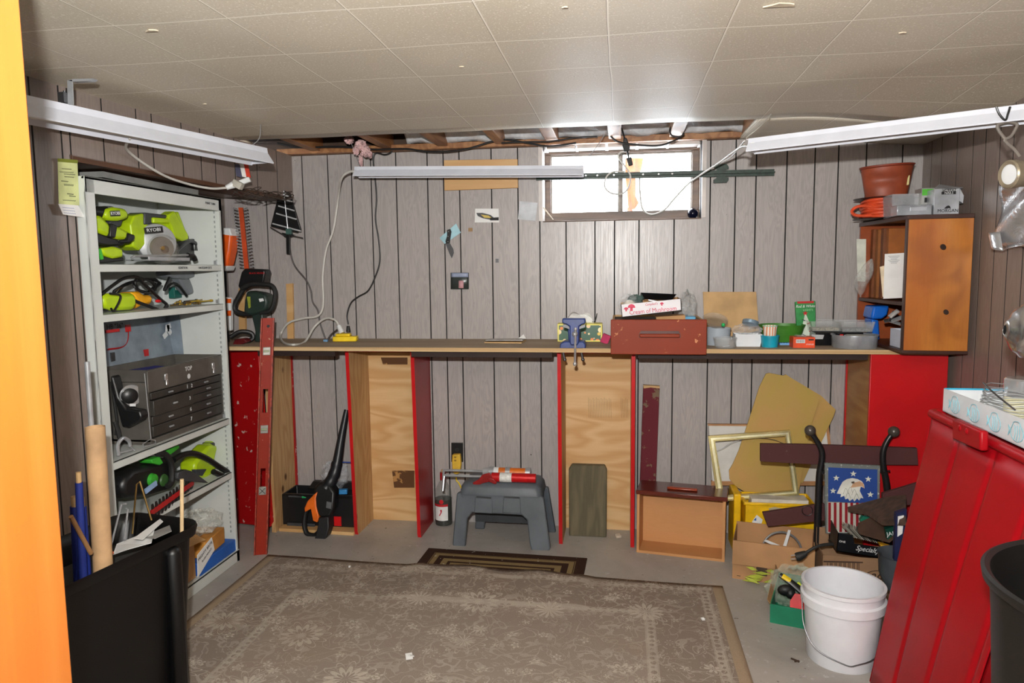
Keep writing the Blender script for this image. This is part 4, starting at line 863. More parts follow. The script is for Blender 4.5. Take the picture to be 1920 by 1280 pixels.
# ================================================================ BENCH AND ITS SUPPORTS
ply = wood('fir_plywood', (228, 194, 144), (208, 164, 108), (184, 136, 84), ax='X', st=.22, sc=7, k=44, rough=.6)
plyv = wood('knotty_plywood', (212, 176, 126), (190, 148, 98), (166, 124, 78), ax='Z', st=.2, sc=8, k=60, rough=.6, knots=6, kc=(96, 58, 28))
topm = wood('stained_plywood_top', (178, 160, 136), (156, 138, 114), (134, 116, 96), ax='X', st=.12, sc=6, k=12, rough=.7)
edge = wood('plywood_edge', (228, 202, 156), (200, 166, 118), (160, 126, 86), ax='X', st=.01, sc=40, k=20, rough=.7)
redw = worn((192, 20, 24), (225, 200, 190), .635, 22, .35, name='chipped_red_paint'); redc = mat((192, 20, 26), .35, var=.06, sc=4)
red_shade = mat((150, 22, 26), .35, var=.06, sc=4)  # darker copy of the red: shade of the grazed outer faces put into colour
b = B(); b.bb(-2.15, 1.40, 3.272, 3.695, .986, BT, 0); b.bb(-2.15, 1.40, 3.268, 3.272, .984, BT, 1)
tag(b.o('workbench', [topm, edge]), 'long plywood bench top running along the back wall', 'workbench')
for xa, xb, lb in ((-1.79, -1.385, 'dark brown batten and bench shade above the black toolbox'), (-1.0, -.32, 'dark brown batten and bench shade above the step stool'), (.075, 1.065, 'long dark brown batten and bench shade above the empty drawer')):
    b = B(); b.bb(xa, xb, 3.30, 3.34, .955, .985); tag(b.o('batten_shade', mat((40, 22, 16), .7)), lb, 'batten', 'dark battens and shade under the bench')  # dark strip stands for the batten and the shade under the bench edge
def box_support(x0, x1, name, label, stain=None):
    t = thing('bench_support', label, 'bench support', ((x0+x1)/2, 3.55, 0), 'red edged plywood supports under the bench')
    for s_, xx in ((1, x0), (-1, x1)):
        inner = xx+.018*s_
        b = B(); a, c = min(xx, inner), max(xx, inner); z = .985
        # side board with painted edges and outside
        pts = [V((a, 3.435, .02)), V((a, 3.445, .0)), V((a, 3.69, 0)), V((a, 3.69, z)), V((a, 3.395, z))]
        b.prism(pts, (c-a, 0, 0))
        o = b.o('side_board', [plyv, red_shade, redc], t)
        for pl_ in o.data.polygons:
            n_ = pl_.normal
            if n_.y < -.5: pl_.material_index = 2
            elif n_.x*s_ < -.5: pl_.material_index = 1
    b = B(); b.bb(x0+.018, x1-.018, 3.675, 3.692, .0, .985); b.o('back_board', ply, t)
    b = B(); b.bb(x0, x1, 3.385, 3.397, .966, .984); b.o('top_rail', redc, t)
    return t
t = box_support(-1.372, -1.015, 'b1', 'red edged plywood bench support just right of the leaf blower')
stn = worn((104, 70, 44), (180, 134, 80), .55, 12, .7, name='brown_stain')
for px0, py0, px1, py1 in ((735, 882, 777, 914), (714, 670, 764, 683)):
    b = B(); b.prism(ats([(px0, py0), (px1, py0), (px1, py1), (px0+4, py1)], y=3.6738), (0, .001, 0)); b.o('stain', stn, t)
t = box_support(-.305, .065, 'b2', 'red edged plywood bench support below the vise')
for px0, px1 in ((1103, 1150), (1164, 1180)):
    for k in range(int((px1-px0)/3)):
        b = B(); x_ = px0+k*3; b.tube([at(x_, 745+(k*7 % 5), y=3.6738), at(x_+1.5, 783+(k*5 % 5), y=3.6738)], .0007, 4, 1); b.o('pencil_stroke', mat((110, 84, 56), .8), t)
# left end support
t = thing('bench_support', 'chipped red bench support at the left end behind the level', 'bench support', (-1.9, 3.5, 0), 'red edged plywood supports under the bench')
q = [V((-2.11, 3.53, 0)), V((-1.832, 3.412, 0.03)), V((-1.815, 3.405, .06)), V((-1.84, 3.395, .984)), V((-2.12, 3.5, .984))]
b = B(); b.prism(q, (.006, .018, 0)); b.o('red_board', redw, t, bev=.003)
b = B(); b.bb(-1.822, -1.80, 3.42, 3.68, 0, .984); b.o('side_board', plyv, t)
b = B(); b.prism([V((-1.799, 3.665, 0)), V((-1.799, 3.69, 0)), V((-1.799, 3.69, .98)), V((-1.799, 3.672, .98))], (.004, 0, 0)); b.o('red_edge', redw, t)
# right end support
t = thing('bench_support', 'broad plain red bench support at the right end below the pine cabinet', 'bench support', (1.23, 3.4, 0), 'red edged plywood supports under the bench')
b = B(); b.bb(1.072, 1.385, 3.285, 3.30, 0, .984); b.o('red_board', redc, t, bev=.002)
b = B(); b.bb(1.095, 1.113, 3.305, 3.69, 0, .984); b.o('side_board', wood('horizontal_grain_ply', (206, 160, 100), (176, 124, 68), (140, 90, 46), ax='Y', st=.2, sc=8, k=24, knots=5, kc=(110, 50, 24)), t)
b = B(); b.bb(1.089, 1.0945, 3.675, 3.692, 0, .984); b.o('red_edge', redc, t)
# level
lv = worn((158, 44, 24), (190, 140, 112), .66, 40, .45, name='scratched_orange_paint')
P0 = V((-1.735, 3.135, 0)); P1 = at(503, 596, y=3.262); P1.y = 3.258
d = (P1-P0).normalized(); s_ = V((1, .35, 0)).normalized(); nn = d.cross(s_).normalized()
if nn.y > 0: nn = -nn
M = axes(P0, s_, d.cross(s_)*0+(-nn), d); LL = (P1-P0).length
t = thing('spirit_level', 'tall worn orange spirit level leaning against the bench front', 'level', P0)
w_ = .056; w2 = w_/2
b = B(M); holes = [(.56, .66), (.30, .38)]
segs = [(0, .66*LL-.0), ]
zc = [0, .275*LL, .365*LL, .60*LL, .70*LL, LL]
for a, c, full in ((0, zc[1], 1), (zc[1], zc[2], 0), (zc[2], zc[3], 1), (zc[3], zc[4], 0), (zc[4], LL, 1)):
    if full: b.bb(-w2+.004, w2-.004, -.006, .006, a, c)
    else: b.bb(-w2+.004, -w2+.016, -.006, .006, a, c); b.bb(w2-.016, w2-.004, -.006, .006, a, c)
b.o('web', lv, t)
for s2 in (-1, 1):
    b = B(M); b.bb(s2*w2-.003, s2*w2+.003, -.013, .013, 0, LL); b.o('flange', mat((142, 56, 40), .5, .1, sc=60, var=.3), t, bev=.001)
vl = mat((170, 168, 160), .3, .3)
for k in (.27, .53, .86):
    b = B(M); b.bb(-.018, .018, -.010, .010, k*LL-.02, k*LL+.02); v_ = b.o('vial_block', vl, t, bev=.003)
    if k == .27:
        b = B(M); b.tube([V((-.014, -.0115, k*LL-.014)), V((.014, -.0115, k*LL+.014))], .0013, 6, 1); b.tube([V((.014, -.0115, k*LL-.014)), V((-.014, -.0115, k*LL+.014))], .0013, 6, 1); b.o('marker_cross', inkd, v_)
    else:
        b = B(M); b.cyl(V((-.014, -.010, k*LL)), V((.014, -.010, k*LL)), .006, n=12); b.o('vial', glass('vial_fluid', (200, 215, 170), .05, .7), v_)
b = B(M); b.lathe([(0, .002), (.007, .002), (.007, 0)], (.004, -.006, LL-.04), (0, -1, 0), 16); b.o('hang_hole', inkd, t)
# ---------------------------------------------------------------- on the bench
def bz(px, py): return at(px, py, z=BT)
q = bz(948, 641)
t = thing('card_stack', 'stack of two grey cardboard sheets lying on the bench middle', 'cardboard', q)
b = B(); b.box(q+V((0, 0, .003)), (.19, .13, .005), rz=-.05); b.o('sheet', cardl, t); b = B(); b.box(q+V((.0, .004, .012)), (.185, .13, .004), rz=.04, rx=-.05); b.o('sheet', mat((176, 172, 168), .8), t)
b = B(); b.prism([q+V((.06, .03, .016)), q+V((.10, .03, .014)), q+V((.085, .05, .035))], (0, .003, 0)); tag(b.o('paper_scrap', paper), 'small folded white paper on the end of the grey card stack', 'paper')
# tissue box
q = bz(1088, 636); q.y = 3.60
t = thing('tissue_box', 'fruit patterned tissue box standing behind the blue vise', 'tissue box', q)
n = NT('citrus_print'); vv = n.vor(n.co(), 34, out='Distance', rnd=.7); vc = n.vor(n.co(), 34, out='Color', rnd=.7)
cr_ = n.ramp(n.sep(vc)[0], [(.0, (238, 140, 44)), (.45, (232, 120, 40)), (.55, (244, 214, 70)), (.8, (240, 160, 120)), (.9, (250, 235, 180))])
col = n.mix(n.ramp(vv, [(.42, (1, 1, 1, 1)), (.45, (0, 0, 0, 1))]), (24, 84, 52), cr_); col = n.mix(n.ramp(vv, [(.10, (1, 1, 1, 1)), (.13, (0, 0, 0, 1))]), col, (250, 225, 130))
a_ = at(1046, 606, y=3.60); c_ = at(1129, 602, y=3.60); zt = a_.z
M = frame(((a_.x+c_.x)/2, 3.60, BT), rz=.04)
b = B(M); b.bb(-.112, .112, -.03, .06, 0, zt-BT); b.o('carton', mat((235, 222, 110), .5), t, bev=.002)
b = B(M); b.bb(-.104, .104, -.032, -.029, .007, zt-BT-.008); b.o('printed_front', n.fin(col, .3), t)
b = B(); c0 = V(((a_.x+c_.x)/2-.0, 3.615, zt)); b.sheet(lambda u, w2: c0+V(((u-.5)*.14, .02*math.sin(w2*6+u*5)*w2, (.055+.012*math.sin(u*9))*math.sin(u*PI)**.5*w2)), 20, 6); b.o('tissue', paper, t, solid=.0015)
cord('grey_cord', [c0+V((.06, .0, .005)), c0+V((.075, .0, .012)), c0+V((.085, .0, .05))], .002, dgrey, 'thin dark wire resting on the tissue box top', 'wire')
b = B(); q2 = bz(1136, 640); b.box((q2.x, 3.50, BT+.022), (.04, .03, .045), ry=.4); tag(b.o('pink_sponge', mat((190, 60, 100), .9), bev=.004), 'pink lump beside the red drawer on the bench', 'sponge')
# vise
vb = mat((40, 60, 120), .4, sc=20); 
q = bz(1077, 650); vx = at(1077, 640, y=3.30).x; q = V((vx, 3.33, BT))
t = thing('bench_vise', 'blue bench vise clamped to the front of the bench', 'vise', q)
b = B(); b.prism(ats([(1049, 654), (1050, 644), (1058, 640), (1094, 640), (1098, 646), (1098, 654)], y=3.285), (0, .10, 0)); b.o('base', vb, t, bev=.005)
b = B(); b.prism(ats([(1054, 597), (1097, 597), (1098, 606), (1090, 609), (1086, 612), (1085, 642), (1083, 647), (1070, 647), (1068, 642), (1068, 612), (1062, 608), (1054, 606)], y=3.255), (0, .045, 0)); b.o('front_jaw', vb, t, bev=.005)
b = B(); b.prism(ats([(1056, 599), (1096, 599), (1094, 605), (1088, 610), (1086, 640), (1066, 640), (1064, 610), (1057, 605)], y=3.315), (0, .05, 0)); b.o('rear_jaw', vb, t, bev=.005)
b = B(); b.prism(ats([(1056, 608), (1063, 609), (1068, 613), (1068, 617), (1056, 613)], y=3.27), (0, .02, 0)); b.o('jaw_insert', dsteel, t); b = B(); b.prism(ats([(1086, 612), (1097, 608), (1097, 613), (1086, 617)], y=3.27), (0, .02, 0)); b.o('jaw_insert', dsteel, t)
b = B(); c_ = at(1078, 626, y=3.24); b.cyl(c_, c_+V((0, .06, 0)), .012); b.ball(c_, .0135); b.o('screw', steel, t)
b = B(); h0, h1 = at(1079, 617, y=3.232), at(1078, 682, y=3.232); b.cyl(h0, h1, .0052); b.ball(h0, .008); b.ball(h1, .009, (1, 1, 1.2)); b.o('handle', chrome, t)
for px in (1059, 1093): b = B(); b.cyl(at(px-3, 660, y=3.29), at(px, 676, y=3.29), .0055); b.ball(at(px, 674, y=3.29), .008); b.o('clamp_screw', dsteel, t)
# red drawer used as a bin
X0, X1 = at(1145, 640, y=3.235).x, at(1325, 640, y=3.235).x; zb, zt = at(1145, 663, y=3.235).z, at(1145, 599, y=3.235).z
zb = BT-.022
t = thing('drawer_on_bench', 'reddish brown wooden drawer full of oddments on the bench', 'drawer', ((X0+X1)/2, 3.4, BT))
dr_m = worn((142, 56, 30), (206, 140, 96), .645, 26, .5, name='scratched_red_varnish')
b = B(); b.bb(X0, X1, 3.232, 3.252, zb, zt); fp = b.o('front_panel', dr_m, t, bev=.003)
b = B(); b.bb(X0+.006, X0+.016, 3.252, 3.66, BT, zt-.006); b.bb(X1-.016, X1-.006, 3.252, 3.66, BT, zt-.006); b.bb(X0+.006, X1-.006, 3.65, 3.66, BT, zt-.006); b.bb(X0+.006, X1-.006, 3.252, 3.65, BT+.003, BT+.009); b.o('box', cardl, t)
hx0, hx1 = at(1198, 630, y=3.23).x, at(1276, 630, y=3.23).x; hz = at(1236, 627, y=3.23).z
b = B(); b.prism([V((hx0, 3.232, hz+.0)), V((hx0+.008, 3.232, hz+.016)), V((hx1-.008, 3.232, hz+.016)), V((hx1, 3.232, hz)), V((hx1, 3.232, hz-.014)), V((hx0, 3.232, hz-.014))], (0, -.004, 0)); b.o('recess', mat((80, 36, 26), .5), fp)
b = B(); b.bb(hx0+.002, hx1-.004, 3.214, 3.234, hz-.012, hz+.004); b.o('handle', dr_m, fp, bev=.004)
# contents
t = thing('soup_tray', 'white cardboard soup tray printed with mushrooms, tilted on the drawer', 'carton', ((X0+X1)/2, 3.35, zt))
c = [at(1164, 571, y=3.27), at(1277, 560, y=3.27), at(1278, 582, y=3.27), at(1166, 595, y=3.27)]
b = B(); b.prism(c, (0, .003, 0)); fr_ = b.o('front', mat((232, 230, 234), .6, var=.02), t)
b = B(); b.prism([c[3], c[2], c[2]+V((0, .2, 0)), c[3]+V((0, .2, 0))], (0, 0, .003)); b.prism([p+V((0, .2, 0)) for p in c], (0, .003, 0)); b.prism([c[0], c[3], c[3]+V((0, .2, 0)), c[0]+V((0, .2, 0))], (.003, 0, 0)); b.prism([c[1], c[2], c[2]+V((0, .2, 0)), c[1]+V((0, .2, 0))], (-.003, 0, 0)); b.o('tray', card, t)
crim = mat((205, 60, 90), .6); dx_ = (c[1]-c[0]).normalized()
text('Cream of Mushroom', .0285, at(1224, 582, y=3.27), dx_, (0, 0, 1), crim, fr_, 'lettering', sx=.86)
text("Campbell's", .015, at(1221, 570, y=3.27), dx_, (0, 0, 1), crim, fr_, 'lettering', shear=.3, sx=.85)
for px, py, s_ in ((1184, 577, 1), (1174, 580, .6), (1241, 570, .5)):
    b = B(); q = at(px, py, y=3.2685); b.prism([q+V((s_*.017*math.cos(a*PI/8), 0, s_*.017*math.sin(a*PI/8))) for a in range(9)]+[q+V((-.006*s_, 0, 0)), q+V((-.005*s_, 0, -.016*s_)), q+V((.006*s_, 0, -.016*s_)), q+V((.006*s_, 0, 0))][:0], (0, .0006, 0)); b.prism([q+V((-.006*s_, 0, .001)), q+V((-.006*s_, 0, -.014*s_)), q+V((.006*s_, 0, -.014*s_)), q+V((.006*s_, 0, .001))], (0, .0006, 0)); b.o('printed_mushroom', crim, fr_)
t = thing('black_tray', 'glossy black plastic tray on top of the soup tray', 'tray', at(1232, 565, y=3.35))
b = B(axes(at(1233, 563, y=3.38), (1, 0, -.05), (0, 1, -.1), (.05, .1, 1))); b.tray(Mx(), .12, .10, .028, .003, taper=.02); b.o('tray', mat((16, 16, 18), .1), t); b = B(); b.box(at(1236, 566, y=3.34), (.10, .004, .006), ry=.2); b.o('metal_trim', chrome, t)
fm = film('thin_clear_film', (214, 216, 216), .10, .45)
b = B(); b.sheet(bagf(at(1180, 570, y=3.42), .045, .05, .045, 5), 30, 16); tag(b.o('plastic_bag', fm), 'clear crumpled bag at the left end of the soup tray', 'bag')
b = B(); b.ball(at(1180, 571, y=3.36), .028, (1, 1, .8)); tag(b.o('white_bulb', mat((215, 208, 196), .3)), 'round pale bulb behind the left end of the soup tray', 'bulb')
b = B(); b.sheet(bagf(at(1190, 561, y=3.44), .035, .03, .022, 7), 20, 12); tag(b.o('green_netting', mat((78, 98, 92), .9)), 'dark grey-green crumpled netting behind the soup tray', 'netting')
b = B(); b.sheet(bagf(at(1288, 580, y=3.42), .04, .06, .085, 9), 30, 18); tag(b.o('plastic_bag', film('grey_film', (180, 182, 180), .3, .7)), 'upright grey plastic bag at the right end of the drawer', 'bag')
b = B(); q = at(1256, 592, y=3.37); b.box((q.x, 3.37, zt-.004), (.13, .12, .03), ry=-.06); tag(b.o('small_carton', card, bev=.002), 'brown carton lying in the drawer under the soup tray', 'carton')
b = B(); q = at(1288, 596, y=3.37); b.box((q.x, 3.40, zt-.0), (.07, .14, .012)); tag(b.o('blue_packet', mat((70, 150, 190), .4), bev=.002), 'flat blue packet at the drawer right end under grey bag', 'packet')
b = B(); q = at(1225, 602, y=3.37); b.box((q.x-.03, 3.45, BT+.07), (.30, .26, .11)); tag(b.o('oddment_heap', mat((70, 60, 52), .9, bmp=.6)), 'dark heap of oddments filling the drawer on the bench', 'oddments')
# cardboard sheet leaning on the wall
b = B(); b.prism(ats([(1318, 547), (1418, 547), (1423, 620), (1322, 640)], y=3.64), (0, .008, 0)); tag(b.o('cardboard_sheet', cardl, bev=.001), 'tan cardboard sheet with red edge leaning on the wall behind containers', 'cardboard')
def tub(name, label, px0, px1, py_base, py_top, m, y=None, cat='container', taper=.9, lidm=None, round_=True, dz=0, th=.003):
    q = bz((px0+px1)/2, py_base)
    if y: q = at((px0+px1)/2, py_base, y=y); q.z = BT
    q.z += dz
    x0, x1 = at(px0, py_top, y=q.y).x, at(px1, py_top, y=q.y).x; r = (x1-x0)/2; zt = at(px0, py_top, y=q.y).z; c = V(((x0+x1)/2, q.y, q.z)); h = zt-q.z
    t = thing(name, label, cat, c)
    b = B()
    if round_: b.lathe([(0, 0), (r*taper, 0), (r, h), (r*1.03, h), (r*1.03, h-.004), (r-th, h-.004), (r*taper-th, th), (0, th)], c, n=36)
    else: b.tray(frame(c), 2*r*taper, 2*r*taper*.7, h, th, taper=r*(1-taper))
    b.o('body', m, t)
    return t, c, r, h
clr = glass('clear_container', (215, 218, 218), .06, .28)
grt = NT('translucent_grey'); grt.fin((176, 186, 196), .4, 0, Alpha=.85); grt = grt.m
t, c, r, h = tub('plastic_tub', 'translucent grey tub standing behind the small clear cup', 1322, 1370, 641, 614, grt, y=3.46)
b = B(M := axes(c+V((-.015, -.01, h+.026)), (1, 0, -.2), (0, 1, -.6), (.2, .6, 1))); b.lathe([(0, 0), (.044, 0), (.054, .012), (.058, .012), (.058, .008), (.046, -.003), (0, -.003)], n=30)
tag(b.o('tub_lid', glass('smoky_lid', (200, 190, 176), .1, .4)), 'round translucent lid tilted on top of the grey tub', 'lid')
b = B(); b.ball(at(1356, 609, y=3.40), .009); tag(b.o('green_cap', mat((30, 170, 90), .4)), 'small green cap below the tilted lid', 'cap')
t, c, r, h = tub('clear_cup', 'small clear plastic cup holding a screw at the bench front', 1337, 1382, 652, 632, clr, taper=.85)
b = B(); b.cyl(c+V((-.01, 0, .006)), c+V((.02, -.005, .01)), .002); tag(b.o('screw', steel), 'small screw lying in the clear cup', 'screw')
t, c, r, h = tub('white_tub', 'white rectangular tub at the bench front left of teal cup', 1376, 1426, 648, 625, mat((226, 230, 234), .4, var=.02), taper=.88, round_=False, cat='tub')
b = B(); b.sheet(bagf(c+V((-.004, .01, h+.02)), .062, .04, .024, 12), 26, 14); tag(b.o('clear_packaging', film('clear_blister', (215, 218, 220), .15, .5)), 'crumpled clear packaging lying on the white tub', 'packaging')
b = B(axes(c+V((.012, 0, h+.042)), (1, 0, -.22), (0, 1, -.3), (.22, .3, 1))); b.lathe([(0, 0), (.034, 0), (.036, .002), (.036, .015), (.033, .017), (0, .015)], n=30); tag(b.o('tin_can', mat((150, 175, 195), .3, .6)), 'flat round blue-silver tin tilted on the clear packaging', 'tin')
t, c, r, h = tub('teal_cup', 'teal plastic cup holding a striped paper cup', 1426, 1461, 650, 628, mat((20, 150, 175), .35), taper=.86, cat='cup')
t = thing('striped_cups', 'stack of striped cupcake cases in the teal cup', 'cup', c+V((0, 0, .02)))
b = B(); b.lathe([(0, .02), (r*.6, .02), (r*.72, h+.028), (r*.80, h+.042), (r*.74, h+.044), (r*.6, h+.03), (r*.5, .025), (0, .025)], c, n=48)
n = NT('orange_white_stripes'); wv = n.nd('ShaderNodeTexWave', bands_direction='X'); wv.inputs['Scale'].default_value = 26; n.put(wv.inputs['Vector'], n.co()); b.o('cases', n.fin(n.mix(n.ramp(wv.outputs['Fac'], [(.4, (0, 0, 0, 1)), (.6, (1, 1, 1, 1))]), (238, 232, 222), (224, 150, 110)), .6), t)
b = B(); b.lathe([(r*.74, h+.041), (r*.82, h+.041), (r*.82, h+.045), (r*.74, h+.045)], c, n=40); b.o('mint_rim', mat((150, 205, 180), .6), t)
# green bowl
q = at(1465, 638, y=3.52); q.z = BT+.012; x0, x1 = at(1423, 608, y=3.52).x, at(1509, 608, y=3.52).x; rz_ = at(1423, 608, y=3.52).z-q.z; rr = (x1-x0)/2; c = V(((x0+x1)/2, 3.52, q.z))
b = B(); b.lathe([(0, 0), (rr*.7, 0), (rr*.9, rz_*.5), (rr, rz_), (rr*1.03, rz_), (rr*1.01, rz_-.004), (rr*.86, rz_*.5), (rr*.66, .004), (0, .004)], c, n=44, sy=.8)
tag(b.o('green_bowl', mat((64, 126, 42), .4)), 'wide green plastic bowl behind the teal cup', 'bowl')
b = B(); a0, a1 = at(1462, 642, y=3.46), at(1485, 642, y=3.46); b.prism([V((a0.x, 3.455, BT)), V((a1.x+.02, 3.455, BT)), V((a1.x+.02, 3.455, BT+.011))]+[V((a1.x+.02-(a1.x+.02-a0.x)*k/12, 3.455, BT+.011-.003*(k % 2))) for k in range(1, 12)]+[V((a0.x, 3.455, BT+.011))], (0, .12, 0)); tag(b.o('blue_edging', mat((110, 165, 220), .6)), 'pale blue scalloped edging under the green bowl', 'edging')
# orange staple box
a0 = at(1490, 650, y=3.35); t = thing('staple_box', 'small orange and white box of fasteners at the bench front', 'box', V((at(1507, 650, y=3.35).x, 3.37, BT)))
x0, x1 = at(1487, 650, y=3.335).x, at(1528, 650, y=3.335).x; zt_ = at(1487, 632, y=3.335).z
b = B(); b.bb(x0, x1, 3.335, 3.41, BT, zt_); fx = b.o('carton', mat((220, 74, 28), .45), t, bev=.001)
b = B(); b.bb(x0+.012, x0+.05, 3.3335, 3.3345, BT+.022, BT+.038); b.o('barcode_label', white, fx)
for k in range(7): b = B(); b.bb(x0+.015+k*.0048, x0+.0165+k*.0048, 3.332, 3.3334, BT+.024, BT+.036); b.o('bar', inkd, fx)
b = B(); b.bb(x0+.065, x1-.006, 3.3335, 3.3345, zt_-.014, zt_-.008); b.o('black_label', inkd, fx)
text('STAPLES', .009, V((x1-.022, 3.334, BT+.016)), (1, 0, 0), (0, 0, 1), white, fx, 'lettering')
b = B(); b.bb(x0+.02, x0+.06, 3.36, 3.40, zt_, zt_+.006); tag(b.o('clear_strip', clr), 'clear plastic strip lying on the orange box', 'strip')
# christmas envelope
t = thing('christmas_bag', 'green package printed with a white Christmas tree standing on bench', 'package', at(1513, 640, y=3.54))
b = B(); b.prism(ats([(1491, 566), (1529, 564), (1530, 628), (1495, 632)], y=3.55), (0, .02, 0)); pk = b.o('package', mat((44, 140, 70), .4, sc=30), t, bev=.003)
text('Red & White', .019, at(1510, 574, y=3.549), (1, 0, .03), (0, 0, 1), inkl, pk, 'lettering', shear=.2, sx=.85); text('LIGHTS', .014, at(1515, 581, y=3.549), (1, 0, .03), (0, 0, 1), mat((150, 220, 160), .5), pk, 'lettering')
b = B(); b.prism(ats([(1495, 565), (1526, 564), (1526, 568), (1495, 569)], y=3.549), (0, .0008, 0)); b.o('red_band', red, pk)
b = B(); b.prism(ats([(1510, 586), (1516, 600), (1520, 610), (1524, 624), (1528, 636), (1496, 636), (1500, 622), (1505, 608)], y=3.548), (0, .0012, 0)); tr_ = b.o('printed_tree', mat((214, 226, 208), .5), pk)
def star(c, r, d=(1, 0, 0), u=(0, 0, 1), k=.42): return [V(c)+(V(d)*math.sin(i*PI/5)+V(u)*math.cos(i*PI/5))*(r if i % 2 == 0 else r*k) for i in range(10)]
b = B(); b.prism(star(at(1510, 587, y=3.547), .013), (0, .0008, 0)); b.o('printed_star', red, pk)
for k, (a, c2) in enumerate(((1507, 600), (1516, 606), (1503, 614), (1520, 620), (1508, 628), (1518, 632))): b = B(); q = at(a, c2, y=3.5465); b.box(q, (.016, .001, .004), ry=.4*(-1)**k); b.o('printed_bow', red if k % 2 else mat((40, 50, 60), .6), tr_)
# clear trays with screws, black box, cake tin
for k, (x0_, x1_, y_, lb, fill) in enumerate(((1516, 1578, 3.50, 'clear plastic tray with tan screws on the black box, left one', (150, 140, 112)), (1572, 1636, 3.46, 'clear plastic tray of grey hardware beside the pine cabinet', (120, 120, 120)))):
    a0, a1 = at(x0_, 612, y=y_), at(x1_, 592, y=y_); c = V(((a0.x+a1.x)/2, y_+.03, BT+.062)); t = thing('clear_tray', lb, 'tray', c)
    b = B(); b.tray(frame(c), (a1.x-a0.x)*.88, .12, .048, .002, taper=.01); b.o('tray', clr, t)
    b = B(); b.box(c+V((0, 0, .009)), ((a1.x-a0.x)*.8, .10, .012)); b.o('hardware', mat(fill, .6, sc=120, var=.5, bmp=1), t)['kind'] = 'stuff'
x0, x1 = at(1530, 640, y=3.43).x, at(1620, 640, y=3.43).x
t = thing('black_hinge_box', 'glossy black hardware carton under the clear trays', 'box', ((x0+x1)/2, 3.5, BT)); b = B(); b.bb(x0, x1, 3.44, 3.58, BT, BT+.060); bxx = b.o('carton', mat((20, 20, 22), .15), t, bev=.002)
b = B(); b.bb(x0+.1, x1-.005, 3.4385, 3.4395, BT+.026, BT+.033); b.o('white_stripe', white, bxx); b = B(); b.bb(x0+.105, x0+.12, 3.4385, 3.4395, BT+.04, BT+.052); b.o('red_logo', red, bxx)
text('EXTERIOR SCREWS', .0095, V((x0+.165, 3.439, BT+.047)), (1, 0, 0), (0, 0, 1), inkl, bxx, 'lettering')
b = B(); b.prism([V((x0-.02, 3.43, BT+.03)), V((x0+.03, 3.43, BT+.03)), V((x0+.035, 3.43, BT+.05)), V((x0-.02, 3.43, BT+.052))], (0, .004, 0)); tag(b.o('silver_tag', mat((180, 182, 184), .3), bev=.001), 'pale silver tag at the left end of the black carton', 'tag')
tin = mat((168, 172, 178), .3, .45)
q = bz(1604, 650); x0, x1 = at(1561, 628, y=3.36).x, at(1648, 628, y=3.36).x; rr = (x1-x0)/2; c = V(((x0+x1)/2, 3.375, BT)); hh = at(1561, 627, y=3.375).z-BT
b = B(); b.lathe([(0, 0), (rr*.93, 0), (rr*.95, .003), (rr*.97, hh), (rr*1.02, hh+.002), (rr*1.02, hh-.002), (rr*.93, hh-.002), (rr*.91, .003), (0, .003)], c, n=48); tag(b.o('cake_tin', tin), 'round silver cake tin at the front right of the bench', 'tin')
b = B(); b.box(c+V((.02, .0, hh-.006)), (.10, .06, .012)); tag(b.o('inner_dish', mat((180, 178, 170), .3, .6), bev=.004), 'small metal dish set inside the round cake tin', 'dish')
# ---------------------------------------------------------------- pine cabinet at right
kn = wood('varnished_knotty_pine', (208, 134, 54), (188, 108, 38), (136, 70, 22), ax='Z', st=.3, sc=3.2, k=18, rough=.35, coat=.15, blotch=(118, 58, 18))
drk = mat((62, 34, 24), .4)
F0, F1 = V((1.143, 3.14, BT)), V((1.385, 3.12, BT)); tz = at(1697, 405, y=3.14).z
B0, B1 = V((1.118, 3.66, BT)), V((1.385, 3.66, BT))
t = thing('pine_cabinet', 'varnished knotty pine cabinet standing sideways on the right bench end', 'cabinet', (1.26, 3.4, BT))
b = B(); b.prism([F0+V((.004, 0, .012)), F1+V((0, 0, .012)), V((F1.x, F1.y, tz-.012)), V((F0.x+.004, F0.y, tz-.012))], (0, .018, 0)); sp_ = b.o('side_panel', kn, t, bev=.002)
for px, py, r in ((1769, 463, .010), (1774, 585, .009)):
    b = B(); q = at(px, py, y=3.127); b.lathe([(0, .0012), (r, .0010), (r*1.1, 0)], (q.x, 3.14-.083*(q.x-1.147)-.0002, q.z), (0, -1, 0), 18, sy=1.2); b.o('knot', mat((40, 18, 8), .5), sp_)
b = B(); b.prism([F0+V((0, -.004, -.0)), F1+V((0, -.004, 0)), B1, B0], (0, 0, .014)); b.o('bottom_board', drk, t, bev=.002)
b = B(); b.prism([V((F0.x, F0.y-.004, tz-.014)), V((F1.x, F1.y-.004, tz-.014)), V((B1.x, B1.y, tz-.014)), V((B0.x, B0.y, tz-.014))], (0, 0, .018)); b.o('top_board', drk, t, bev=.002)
b = B(); b.bb(1.375, 1.39, 3.14, 3.66, BT+.014, tz-.014)
b.o('back_board', kn, t)
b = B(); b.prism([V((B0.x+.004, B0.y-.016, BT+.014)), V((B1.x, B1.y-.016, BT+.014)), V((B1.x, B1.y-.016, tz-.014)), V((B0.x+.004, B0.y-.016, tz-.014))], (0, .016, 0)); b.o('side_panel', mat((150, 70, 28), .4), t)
sz = at(1690, 568, y=3.14).z
b = B(); b.prism([V((F0.x+.004, F0.y+.016, sz-.012)), V((1.38, F1.y+.016, sz-.012)), V((1.38, 3.64, sz-.012)), V((B0.x+.004, 3.64, sz-.012))], (0, 0, .014)); b.o('shelf', drk, t)
